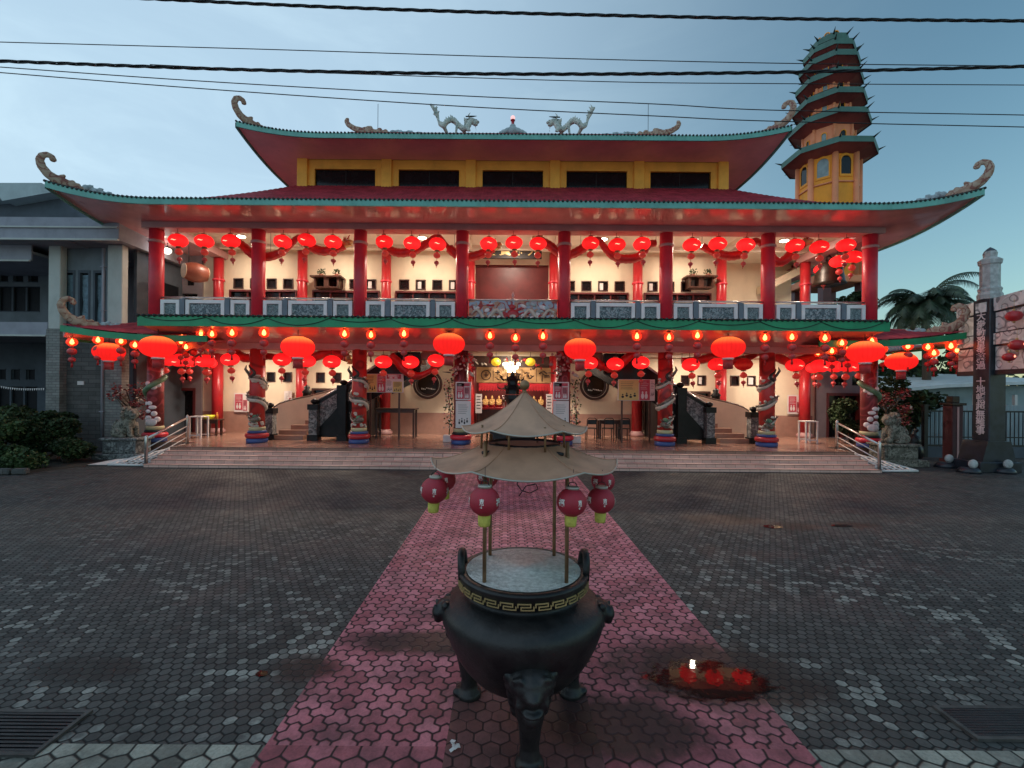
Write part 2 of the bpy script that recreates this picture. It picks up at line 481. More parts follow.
M['white_metal'] = mat('white_painted_metal', (.62, .60, .58), .45, var=.1, dirt=.3)
M['black_marble'] = mat('black_marble', (.010, .009, .009), .32, var=.4, scale=4, spec=.25)
M['dark'] = mat('dark_interior', (.015, .010, .010), .6)
M['glass'] = mat('dark_window_glass', (.010, .009, .010), .12, var=.2, spec=.35)
M['frame_dark'] = mat('dark_wood_frame', (.05, .022, .016), .4, var=.2)
M['stair_tile'] = mat('brown_stair_tile', (.30, .16, .11), .3, var=.12, scale=3)
def tile_mat(name, col, grout, sx, sy, rough):
    m, T, p = new_mat(name)
    o = T.n('NewGeometry').outputs['Position']
    xy = T.sep(o)
    def ln(c, s):
        f = T.m('FRACT', T.m('DIVIDE', T.m('ADD', c, 100.0), s))
        return T.m('LESS_THAN', T.m('MINIMUM', f, T.m('SUBTRACT', 1.0, f)), .012)
    l = T.m('MAXIMUM', ln(xy[0], sx), ln(xy[1], sy))
    wn = T.n('TexWhiteNoise', noise_dimensions='2D')
    T.put(wn.inputs['Vector'], T.comb(T.m('FLOOR', T.m('DIVIDE', T.m('ADD', xy[0], 100.0), sx)), T.m('FLOOR', T.m('DIVIDE', T.m('ADD', xy[1], 100.0), sy))))
    c = T.mix(T.m('ADD', T.m('MULTIPLY', wn.outputs[0], .5), T.m('MULTIPLY', T.noise(o, 3, 5), .5)), sc(col, .75), sc(col, 1.2))
    c = T.mix(T.m('MULTIPLY', T.ramp(T.noise(o, .8, 5, .65), .5, .75), .45), c, sc(col, .4))
    T.put(p.inputs['Base Color'], T.mix(l, c, grout))
    T.put(p.inputs['Roughness'], T.m('ADD', rough, T.m('MULTIPLY', T.noise(o, 2, 4), .2)))
    return m
M['floor'] = tile_mat('tan_floor_tile', (.34, .19, .14), (.10, .055, .045), .4, .4, .12)
M['step'] = tile_mat('pink_step_tile', (.70, .42, .345), (.12, .06, .05), .3, .27, .3)
M['nosing'] = mat('dark_step_joint', (.10, .05, .042), .6)
M['house_wall'] = mat('slate_grey_plaster', (.15, .17, .19), .8, var=.15, scale=1.2, dirt=.3)
M['house_dark'] = mat('dark_shaded_plaster', (.07, .085, .105), .8, var=.2, scale=1.0, dirt=.3)
M['house_trim'] = mat('lilac_grey_trim', (.27, .27, .31), .7, var=.1, scale=2, dirt=.35)
M['house_glass'] = mat('dull_dark_glass', (.008, .009, .012), .5, var=.2, spec=.15)
M['house_pillar'] = mat('pale_pillar_paint', (.46, .47, .44), .7, var=.06, scale=1.5, dirt=.25)
def brick_mat(name, a, b, mo, sx, sy):
    m, T, p = new_mat(name)
    o = T.obj()
    br = T.n('TexBrick')
    s = T.sep(o)
    T.put(br.inputs['Vector'], T.comb(T.m('ADD', s[0], s[1]), s[2]))
    br.inputs['Color1'].default_value = (*a, 1); br.inputs['Color2'].default_value = (*b, 1); br.inputs['Mortar'].default_value = (*mo, 1)
    br.inputs['Scale'].default_value = 1; br.inputs['Brick Width'].default_value = sx; br.inputs['Row Height'].default_value = sy; br.inputs['Mortar Size'].default_value = .008
    c = T.mix(T.m('MULTIPLY', T.ramp(T.noise(o, 1.6, 6, .7), .4, .7), .6), br.outputs[0], sc(a, .45))
    T.put(p.inputs['Base Color'], c)
    p.inputs['Roughness'].default_value = .85
    T.put(p.inputs['Normal'], T.bump(T.m('ADD', T.m('SUBTRACT', 1.0, br.outputs[1]), T.m('MULTIPLY', T.noise(o, 20, 4), .5)), .6, .02))
    return m
M['stone_clad'] = brick_mat('dark_stone_cladding', (.075, .073, .070), (.115, .11, .105), (.035, .034, .033), .55, .16)
M['stone_clad_pale'] = brick_mat('pale_stone_cladding', (.20, .20, .19), (.28, .28, .265), (.11, .11, .105), .28, .1)
M['iron'] = mat('black_iron', (.012, .012, .014), .38, metal=.3, var=.5, scale=5, bump=.006, bscale=60)
M['burner'] = mat('blackened_bronze', (.0105, .0115, .0135), .44, metal=.15, var=.6, scale=5, bump=.006, bscale=38, col2=(.024, .021, .020), dirt=.0, spec=.5)
M['gold'] = mat('dull_gold', (.50, .36, .16), .4, metal=.5, var=.2)
M['ash'] = mat('incense_ash', (.66, .61, .57), .95, var=.18, scale=26, bump=.02, bscale=30, col2=(.80, .76, .72), dirt=.3)
M['canopy_metal'] = mat('weathered_sheet_metal', (.47, .255, .16), .55, metal=.1, var=.14, scale=5, dirt=.4)
M['pole'] = mat('rusty_brass_pole', (.26, .15, .075), .45, metal=.5, var=.3, scale=9)
M['paper_red'] = mat('red_paper_lantern', (.36, .018, .035), .6, var=.15, scale=8)
M['yellow_fringe'] = mat('yellow_fringe', (.52, .46, .08), .8, var=.2, scale=30)
M['white_mark'] = mat('white_print', (.7, .66, .6), .7)
M['cable'] = mat('black_cable', (.008, .009, .011), .6)
M['leaf'] = mat('dark_leaves', (.020, .040, .015), .7, var=.5, scale=1.3, col2=(.050, .082, .030), spec=.25)
M['leaf2'] = mat('mid_green_leaves', (.034, .068, .026), .65, var=.4, scale=2.3, col2=(.075, .125, .045), spec=.25)
M['palm'] = mat('palm_leaves', (.040, .066, .034), .5, var=.4, scale=1.5)
M['bark'] = mat('bark', (.07, .05, .035), .9, bump=.02, scale=6)
M['red_leaf'] = mat('red_blossom', (.20, .03, .03), .6, var=.5, scale=4)
M['pg_yellow'] = mat('pagoda_yellow_paint', (.88, .32, .012), .6, var=.1, scale=.8, dirt=.25)
M['pg_orange'] = mat('pagoda_salmon_paint', (.80, .27, .12), .6, var=.1, scale=.8, dirt=.25)
M['pg_red'] = mat('pagoda_dark_red', (.26, .055, .045), .6, var=.2, scale=1, dirt=.3)
M['pg_green'] = mat('pagoda_green_fascia', (.060, .155, .125), .55, var=.15, scale=1, dirt=.35)
M['pg_roof'] = mat('pagoda_dark_roof', (.018, .034, .030), .6, var=.3, scale=2)
M['pg_glass'] = mat('pale_blue_window', (.22, .28, .28), .4)
M['finial_tan'] = relief('painted_finial', (.34, .20, .13), (.42, .30, .22), (.22, .07, .05), 3.5, .02)
M['finial_blue'] = mat('pale_blue_finial', (.34, .41, .43), .6, var=.25, scale=4, dirt=.4)
M['dragon_white'] = relief('pale_dragon_scales', (.44, .47, .42), (.54, .53, .46), (.20, .26, .24), 5.0, .03, .55)
M['dragon_grey'] = mat('grey_brown_dragon', (.095, .085, .065), .45, var=.5, scale=7, col2=(.22, .19, .15))
M['dragon_green'] = mat('green_dragon_body', (.10, .20, .11), .45, var=.3, scale=6)
M['dragon_black'] = mat('black_dragon_scales', (.022, .024, .022), .4, var=.5, scale=8)
M['white_cloud'] = mat('white_cloud_paint', (.68, .62, .62), .5, var=.1, scale=6)
M['cloud_grey'] = mat('cream_cloud_paint', (.50, .45, .38), .5, var=.15, scale=6)
M['base_red'] = mat('red_base_paint', (.42, .022, .03), .35, var=.1)
M['base_blue'] = mat('blue_base_paint', (.035, .07, .22), .4, var=.15)
M['base_pale'] = mat('pale_yellow_band', (.52, .46, .26), .5, var=.1)
M['cloth_red'] = mat('red_satin_cloth', (.42, .012, .012), .4, var=.25, scale=5)
M['ball_red'] = mat('red_pendant', (.55, .06, .06), .45, var=.2, scale=9)
M['ball_pink'] = mat('pinkish_pendant', (.42, .10, .12), .45, var=.2, scale=9)
M['paper_white'] = mat('white_poster_paper', (.66, .60, .58), .6, var=.04)
M['paper_yellow'] = mat('yellow_poster_paper', (.58, .46, .16), .6, var=.08)
M['paper_pink'] = mat('crimson_poster_paper', (.46, .06, .09), .6, var=.08)
M['ink'] = mat('black_ink', (.02, .02, .02), .6)
M['wood'] = mat('dark_wood', (.06, .024, .016), .4, var=.3, scale=4)
M['wood_tan'] = mat('carved_tan_wood', (.36, .21, .09), .5, var=.15, scale=3)
M['drum'] = mat('drum_red_brown', (.22, .06, .035), .4, var=.2)
M['skin_drum'] = mat('drum_skin', (.50, .36, .24), .6, var=.1)
M['bronze'] = mat('dark_bronze', (.028, .016, .011), .4, metal=.4, var=.3)
M['gold_statue'] = mat('gilt', (.70, .45, .14), .3, metal=.4, var=.2, scale=8)
M['gate_stone'] = mat('black_granite_pillar', (.020, .025, .034), .35, var=.4, scale=3)
M['pale_stone'] = mat('pale_carved_granite', (.42, .43, .42), .75, var=.25, scale=6, bump=.03, bscale=12, dirt=.4)
M['fence_sheet'] = mat('pale_blue_sheet', (.30, .38, .40), .6, var=.1, scale=1.5, dirt=.35)
M['white_roof'] = mat('white_sheet_roof', (.55, .60, .60), .6, var=.08, scale=1.5, dirt=.3)
M['orange_plastic'] = mat('orange_plastic', (.6, .2, .03), .5)
M['yellow_plastic'] = mat('yellow_plastic', (.62, .60, .03), .5)

def glow(name, col, st, core=None, cst=0.0, axis=None):
    m, T, p = new_mat(name)
    p.inputs['Base Color'].default_value = (*sc(col, .5), 1)
    p.inputs['Roughness'].default_value = .5
    c = col
    if core:
        z = T.sep(T.obj())[2]
        f = T.ramp(z, axis[0], axis[1])
        c = T.mix(f, col, core)
        T.put(p.inputs['Emission Strength'], T.m('ADD', st, T.m('MULTIPLY', f, cst)))
    else: p.inputs['Emission Strength'].default_value = st
    T.put(p.inputs['Emission Color'], c)
    return m
def lantern_mat(name, cold, hot, s0, s1, z0, wid, ribs, rib_k, size):
    """cloth lantern lit by a tube inside: brightest in a band where the cloth is nearest the tube, darker along its ribs"""
    m, T, p = new_mat(name)
    o = T.sep(T.obj())
    f = T.m('SUBTRACT', 1.0, T.ramp(T.m('ABSOLUTE', T.m('SUBTRACT', o[2], z0)), 0.0, wid))
    ang = T.m('ARCTAN2', o[1], o[0])
    rib = T.ramp(T.m('ABSOLUTE', T.m('SINE', T.m('MULTIPLY', ang, ribs/2))), 0.0, .45)
    rib = T.m('ADD', 1-rib_k, T.m('MULTIPLY', rib, rib_k))
    n = T.m('ADD', .82, T.m('MULTIPLY', T.noise(T.obj(), 2.5/size, 3), .3))
    n = T.m('MULTIPLY', n, T.m('ADD', .78, T.m('MULTIPLY', T.n('ObjectInfo').outputs['Random'], .40)))
    p.inputs['Base Color'].default_value = (.40, .012, .012, 1)
    p.inputs['Roughness'].default_value = .9
    p.inputs['Specular IOR Level'].default_value = .08
    T.put(p.inputs['Emission Color'], T.mix(f, cold, hot))
    T.put(p.inputs['Emission Strength'], T.m('MULTIPLY', T.m('MULTIPLY', T.m('ADD', s0, T.m('MULTIPLY', f, s1-s0)), rib), n))
    return m
M['glow_small'] = lantern_mat('glowing_red_lantern', (1, .011, .013), (1, .020, .020), .80, 1.0, -.07, .2, 12, .22, .3)
M['glow_big'] = lantern_mat('glowing_big_red_lantern', (1, .016, .013), (1, .20, .045), .78, 1.12, .30, .26, 24, .22, .5)
M['glow_dim'] = lantern_mat('dim_red_lantern', (1, .02, .015), (1, .06, .03), .08, .16, -.05, .1, 12, .3, .3)  # faint emission put into the cloth of the unlit lantern
M['bulb'] = glow('flame_bulb', (1, .60, .20), 18)
M['surface_glow'] = glow('painted_glow', (1, .36, .22), 1.7)  # emission for streaks and glints set on the outside of lantern shades
M['lamp_white'] = glow('ceiling_lamp', (1, .86, .66), 14)
M['pearl'] = glow('lit_pearl', (1, .58, .58), .75)
M['crystal'] = glow('lit_crystal', (1, .85, .6), 4)
M['glow_gilt'] = glow('self_glowing_gilt', (1, .52, .16), .35)  # emission put into the gilt figures in place of lamplight
def tinted(name, col, k):
    m = bpy.data.materials.new(name); m.use_nodes = True
    T = NT(m.node_tree)
    for n in list(m.node_tree.nodes):
        if n.type == 'BSDF_PRINCIPLED': m.node_tree.nodes.remove(n)
    out = [n for n in m.node_tree.nodes if n.type == 'OUTPUT_MATERIAL'][0]
    tr = T.n('BsdfTransparent'); tr.inputs[0].default_value = (*col, 1)
    pr = T.n('BsdfPrincipled'); pr.inputs['Base Color'].default_value = (*sc(col, .5), 1); pr.inputs['Roughness'].default_value = .2
    pr.inputs['Emission Color'].default_value = (1, .03, .015, 1); pr.inputs['Emission Strength'].default_value = .55
    mx = T.n('MixShader'); mx.inputs[0].default_value = k
    m.node_tree.links.new(tr.outputs[0], mx.inputs[1]); m.node_tree.links.new(pr.outputs[0], mx.inputs[2]); m.node_tree.links.new(mx.outputs[0], out.inputs[0])
    return m
M['red_globe'] = tinted('red_plastic_globe', (1, .30, .18), .45)
m_, T_, p_ = new_mat('puddle_water')
p_.inputs['Base Color'].default_value = (.012, .010, .008, 1); p_.inputs['Roughness'].default_value = .025; p_.inputs['IOR'].default_value = 1.45
p_.inputs['Specular IOR Level'].default_value = .75
gp_ = T_.n('NewGeometry').outputs['Position']
T_.put(p_.inputs['Normal'], T_.bump(T_.noise(gp_, 9, 2), .05, .01))
ln_ = T_.vm('LENGTH', T_.vm('MULTIPLY', T_.obj(), (1, 1, 0)))
wg_ = T_.m('MULTIPLY', T_.m('SUBTRACT', T_.noise(gp_, 4.0, 7, .75, .6), .5), 1.7)
ms_ = T_.m('SUBTRACT', 1.0, T_.ramp(T_.m('ADD', ln_, wg_), .66, .90))
tr_ = T_.n('BsdfTransparent'); mx_ = T_.n('MixShader'); T_.put(mx_.inputs[0], ms_)
out_ = [n for n in m_.node_tree.nodes if n.type == 'OUTPUT_MATERIAL'][0]
m_.node_tree.links.new(tr_.outputs[0], mx_.inputs[1]); m_.node_tree.links.new(p_.outputs[0], mx_.inputs[2]); m_.node_tree.links.new(mx_.outputs[0], out_.inputs[0])
M['water'] = m_
M['mud'] = mat('wet_mud', (.013, .010, .008), .6, var=.6, scale=7, bump=.02, bscale=25, spec=.25)
# ================================================================== ground
def sheet(name, poly, z, m, label=None):
    b = MB(); b.add([(x, y, z) for x, y in poly], [tuple(range(len(poly)))])
    return tag(b.build(name, m), kind='structure')
sheet('courtyard', [(-160, -20), (160, -20), (160, 260), (-160, 260)], 0, M['paver'])
sheet('red_paver_path', [(-1.79, 3.04), (1.79, 3.04), (1.79, 13.77), (-1.79, 13.77)], .004, M['paver_red'])
sheet('red_paver_path', [(-1.79, -6), (1.79, -6), (1.79, 3.04), (-1.79, 3.04)], .004, M['hex_red'])
for s in (-1, 1):
    sheet('paver_border', [(s*1.79, -6), (s*9, -6), (s*9, 3.04), (s*1.79, 3.04)][::s], .004, M['hex_grey'])
sheet('brown_paver_pad', [(-.60, 2.62), (.42, 2.62), (.42, 3.72), (-.60, 3.72)], .008, M['hex_pad'])

def blob_poly(cx, cy, rx, ry, n=40, k=.25, seed=1):
    r = random.Random(seed); ph = [r.uniform(0, 6.3) for _ in range(6)]
    out = []
    for i in range(n):
        a = 2*pi*i/n
        q = 1+k*(.5*sin(2*a+ph[0])+.4*sin(3*a+ph[1])+.35*sin(5*a+ph[2])+.25*sin(8*a+ph[3])+.15*sin(13*a+ph[4]))
        out.append((cx+rx*q*cos(a), cy+ry*q*sin(a)))
    return out
def puddle(x, y, rx, ry):
    b = MB(); b.add([(1.3*cos(i*pi/24), 1.3*sin(i*pi/24), 0) for i in range(48)], [tuple(range(48))])
    o = tag(b.build('puddle', M['water']), kind='structure'); o.location = (x, y, .008); o.scale = (rx, ry, 1)
puddle(1.46, 3.76, .58, .33)
for i, (px, py, rx, ry) in enumerate([(772, 527, .16, .05), (842, 526, .16, .035), (262, 674, .05, .02)]):
    Yp = F*CZ/((py-PY)-(px-PX)*ROLL)
    q = P(px, py, Yp)
    puddle(q.x, q.y, rx*1.3, ry*2.6)

# ================================================================== temple
temple = thing('temple', 'wide two storey temple with red columns, sea green eaves and lantern lit halls', 'temple', (0, 16, 0))
def part(name, mb, mats, parent=None, label=None, **kw):
    o = mb.build(name, mats, parent or temple, **kw)
    if label: o['label'] = label
    return o

# terrace and front steps
b = MB()
b.b2(-11.05, 11.05, 14.85, 16.2, .012, .5); b.b2(-13.7, 13.7, 16.2, 24.5, .01, .5)
part('terrace', b, M['floor'])
b = MB(); n = MB()
for i in range(4):
    y0 = 13.77+.27*i; zt = .1*(i+1)
    x = 11.05
    b.b2(-x, x, y0, 14.849, zt-.099+(.011 if i == 0 else 0), zt-.002)
    n.b2(-x, x, y0-.010, y0+.006, zt-.018, zt-.006)
n.b2(-11.05, 11.05, 14.838, 14.848, .482, .494)
fs = part('front_steps', b, M['step'])
part('step_nosing', n, M['nosing'], fs)

# ---- back walls -----------------------------------------------------------
YW = 20.0
holes_low, holes_up = [], []
wins = []
for bi, bx in enumerate(BAYX):
    for off in (-1.08, -.36, .36, 1.08):
        if bi in (1, 5): wins.append((bx+off, 2.92, .19, .22)); holes_low.append((bx+off-.19, bx+off+.19, 2.70, 3.14))
        if bi in (0, 6) and (off > 0) == (bi == 0):  wins.append((bx+off, 2.92, .19, .22)); holes_low.append((bx+off-.19, bx+off+.19, 2.70, 3.14))
        if bi in (0, 1, 2, 4, 5) and not (bi == 5 and off > .9):
            wins.append((bx+off, 6.98, .22, .22)); holes_up.append((bx+off-.22, bx+off+.22, 6.76, 7.20))
big_low = [(-7.2, 1.45), (7.2, 1.45)]
for bx, hw in big_low: holes_low.append((bx-hw, bx+hw, .75, 2.45))
holes_low += [(-1.8, 1.8, .5, 3.55)]
bands = []
for bi in (0, 1, 2, 4, 5):
    bx = BAYX[bi]
    holes_up.append((bx-1.4, bx+1.4, 5.5, 6.62)); bands.append((bx, 1.4))
holes_up.append((-1.6, 1.6, 4.6, 7.9))
lw = MB().wall(-13.4, 13.2, .5, 4.1, YW, YW+.25, holes_low)
part('back_wall', lw, M['cream'], label='cream ground floor back wall')
uw = MB().wall(-13.4, 8.9, 4.6, 8.5, YW, YW+.25, holes_up)
part('back_wall', uw, M['cream'], label='cream upper floor back wall')
b = MB()
for x0, x1 in ((-13.38, -8.7), (-5.6, -1.95), (1.95, 5.6), (8.7, 13.1)): b.b2(x0, x1, YW-.02, YW-.003, .5, 1.42)
b.build_each('wainscot', M['wainscot'], temple)
# rooms behind the windows (dim, with shelves of things)
b = MB(); b.b2(-13.3, -1.95, 21.6, 21.7, .5, 8.5); b.b2(1.95, 8.8, 21.6, 21.7, .5, 8.5); b.b2(8.8, 13.2, 21.6, 21.7, .5, 4.1)
for x in (-13.35, 13.1): b.b2(x-.05, x+.05, 20.25, 21.6, .5, 4.1)
part('room_wall', b, mat('dim_room_wall', (.12, .07, .05), .8))
fr = None
for (x, z, hw, hh) in wins:
    f = MB()
    for sx in (-1, 1):
        f.b2(x+sx*hw-.02*(1+sx)-.0, x+sx*hw+.02*(1-sx), YW-.03, YW+.10, z-hh, z+hh)
    f.b2(x-hw+.04, x+hw-.04, YW-.03, YW+.10, z-hh, z-hh+.035); f.b2(x-hw+.04, x+hw-.04, YW-.03, YW+.10, z+hh-.035, z+hh)
    o = part('window', f, M['frame_dark'])
    g = MB(); g.b2(x-hw+.04, x+hw-.04, YW+.05, YW+.07, z-hh+.035, z+hh-.035)
    o2 = part('pane', g, M['glass'], o)
    if int(x*7+z*3) % 3 == 0:
        g = MB(); g.b2(x-hw+.08, x-hw+.08+hw*(.7 if int(x*11) % 2 else 1.1), YW+.03, YW+.045, z-hh+.06, z+hh-.08); part('paper', g, M['paper_white'], o)
for bx, hw in bands:
    f = MB(); f.b2(bx-hw-.06, bx+hw+.06, YW-.06, YW+.1, 6.62, 6.70); f.b2(bx-hw-.06, bx-hw, YW-.06, YW+.1, 5.5, 6.62); f.b2(bx+hw, bx+hw+.06, YW-.06, YW+.1, 5.5, 6.62)
    for k in range(1, 4): f.b2(bx-hw+k*hw/2-.03, bx-hw+k*hw/2+.03, YW+.0, YW+.08, 5.5, 6.62)
    o = part('window', f, M['maroon'], label='wide dark red upper window')
    g = MB(); g.b2(bx-hw, bx+hw, YW+.1, YW+.12, 5.5, 6.62)
    part('pane', g, M['glass'], o)
for bx, hw in big_low:
    f = MB(); s = 1 if bx > 0 else -1
    f.b2(bx-hw, bx+hw, YW-.05, YW+.1, 2.36, 2.45); f.b2(bx-hw, bx+hw, YW-.05, YW+.1, .75, .83)
    for k in range(5): f.b2(bx-hw+k*hw/2-.035+(.035 if k == 0 else 0)-(.035 if k == 4 else 0), bx-hw+k*hw/2+.035+(.035 if k == 0 else 0)-(.035 if k == 4 else 0), YW-.05, YW+.1, .83, 2.36)
    o = part('window', f, M['frame_dark'], label='wide dark ground floor window')
    g = MB(); g.b2(bx-hw, bx+hw, YW+.1, YW+.12, .75, 2.45)
    part('pane', g, M['glass'], o)
# round windows
for s in (-1, 1):
    rx = s*3.62
    f = MB()
    prof = [(.43, 0), (.43, -.07), (.50, -.09), (.60, -.09), (.64, -.05), (.64, 0)]
    vs, fs = [], []
    k = MB().lathe(prof, n=40)
    f.add([(rx+v[0], YW-.004+v[2], 2.66+v[1]) for v in k.v], [q for q in k.f if len(q) == 4])
    o = part('round_window', f, M['frame_dark'])
    g = MB(); g.tube([(rx+.52*cos(i*pi/20), YW-.098, 2.66+.52*sin(i*pi/20)) for i in range(41)], .012, 5)
    part('trim_ring', g, M['cloud_grey'], o)
    g = MB(); g.add([(rx+.435*cos(i*pi/20), YW-.012, 2.66+.435*sin(i*pi/20)) for i in range(40)], [tuple(range(40))])
    part('pane', g, mat('mirror_glass', (.030, .018, .012), .2, spec=.2) if s < 0 else bpy.data.materials['mirror_glass'], o)
    g = MB()
    rr = random.Random(8)
    for i in range(9):
        a = rx-.28+i*.07; z = 2.66-.24+.06*rr.random()
        g.b2(a, a+.05, YW-.022, YW-.015, z, z+.03+.04*rr.random())
    part('etched_mark', g, M['white_mark'], o)

# side wings at both ends (dull walls with dark windows)
for s in (-1, 1):
    zt = 8.5 if s < 0 else 4.1
    wl = MB(); hs = [(14.0, 14.5, 2.75, 3.15), (14.75, 15.2, 2.75, 3.15), (13.65, 15.1, .5, 2.3)]
    if s < 0: hs += [(13.75, 14.15, 6.85, 7.25), (14.4, 14.85, 6.85, 7.25), (13.6, 15.0, 5.4, 6.5)]
    if s < 0: wl.wall(-19.5, -13.4, .02, zt, YW-.1, YW+.2, [(-h[1], -h[0], h[2], h[3]) for h in hs])
    else: wl.wall(13.2, 15.6, .02, zt, YW-.1, YW+.2, hs)
    o = part('wing_wall', wl, M['grey_wall'])
    g = MB()
    for h in hs: g.b2(s*h[0], s*h[1], YW+.08, YW+.1, h[2], h[3])
    part('pane', g, M['glass'], o)
    d = MB()
    for k in range(3): d.b2(s*(13.65+k*.68), s*(13.74+k*.68), YW-.14, YW+.05, .5, 2.3)
    d.b2(s*13.65, s*15.1, YW-.15, YW+.06, 2.3, 2.42)
    part('door_frame', d, M['maroon'], o)

# floors and ceilings
b = MB(); b.b2(-13.4, 13.4, 16.4, 20.0, 4.1, 4.6); b.b2(-13.4, 13.4, 20.0, 24.4, 4.12, 4.6)
part('upper_floor', b, M['white_ceiling'])
b = MB(); b.b2(-13.4, 13.4, 16.4, 20.0, 8.5, 8.6); b.b2(-13.4, 13.4, 20.0, 24.4, 8.5, 8.62)
b.b2(-13.4, 13.4, 17.2, 17.45, 8.32, 8.5); b.b2(-13.4, 13.4, 19.3, 19.55, 8.32, 8.5)
for x in COLX: b.b2(x-.12, x+.12, 17.45, 19.3, 8.36, 8.5)
part('ceiling', b, M['white_ceiling'])
b = MB(); b.b2(-13.4, 13.4, 17.2, 17.4, 3.92, 4.1); b.b2(-13.4, 13.4, 19.6, 19.8, 3.88, 4.1)
part('ceiling_beam', b, M['white_ceiling'])
# recessed stair hall at the upper right
b = MB(); b.b2(8.65, 8.9, 20.25, 21.7, 4.6, 8.5); b.b2(8.9, 13.2, 21.7, 21.9, 4.6, 8.5); b.b2(8.9, 13.2, 21.66, 21.7, 6.4, 6.5)
part('stair_hall_wall', b, M['cream'])
b = MB()
a0, a1 = P(764, 292, 21.0), P(856, 245, 21.0)
b.prism([(a0.x, a0.z), (a1.x, a1.z), (a1.x, a1.z+.34), (a0.x, a0.z+.34)], 20.6, 21.6)
part('sloping_beam', b, M['cream'])
# eaves wall and roof space: dark core that carries the attic
b = MB(); b.b2(-13.0, 13.0, 16.3, 30, 8.64, 8.9)
part('roof_slab', b, M['grey_wall'])

# column line beams
b = MB(); b.b2(-12.95, 12.95, 16.0, 16.5, 7.98, 8.19)
part('front_beam', b, M['beam'])
b = MB(); b.b2(-12.95, 12.95, 16.02, 16.42, 3.78, 3.99); b.b2(-12.95, 12.95, 16.12, 16.38, 3.99, 4.6)
part('front_beam', b, M['beam'])
for s in (-1, 1):
    b = MB(); b.b2(s*12.35, s*12.85, 16.5, 20, 8.0, 8.3)
    part('side_beam', b, M['beam'])

# columns: upper front, upper inner, lower inner
for x in COLX:
    b = MB(); b.lathe([(.225, 4.62), (.225, 7.98)], (x, 16.25, 0), 20)
    o = part('column', b, M['red_col'])
    r = MB(); r.lathe([(.232, 7.50), (.26, 7.52), (.26, 7.58), (.232, 7.60)], (x, 16.25, 0), 20)
    part('ring', r, M['beam'], o)
    if abs(x) > 2 or True:
        b = MB(); b.lathe([(.20, 4.62), (.20, 8.32)], (x, 19.76, 0), 16)
        o = part('inner_column', b, M['red_paint'])
        r = MB(); r.lathe([(.205, 7.0), (.24, 7.02), (.24, 7.08), (.205, 7.1)], (x, 19.76, 0), 16)
        part('ring', r, M['red_col'], o)
    b = MB(); b.lathe([(.22, .52), (.22, 3.9)], (x, 19.74, 0), 16)
    o = part('inner_column', b, M['red_paint'])
    k = MB(); k.lathe([(.30, .502), (.32, .54), (.32, .62), (.25, .68), (.24, .72)], (x, 19.74, 0), 16)
    part('base', k, M['beam'], o)
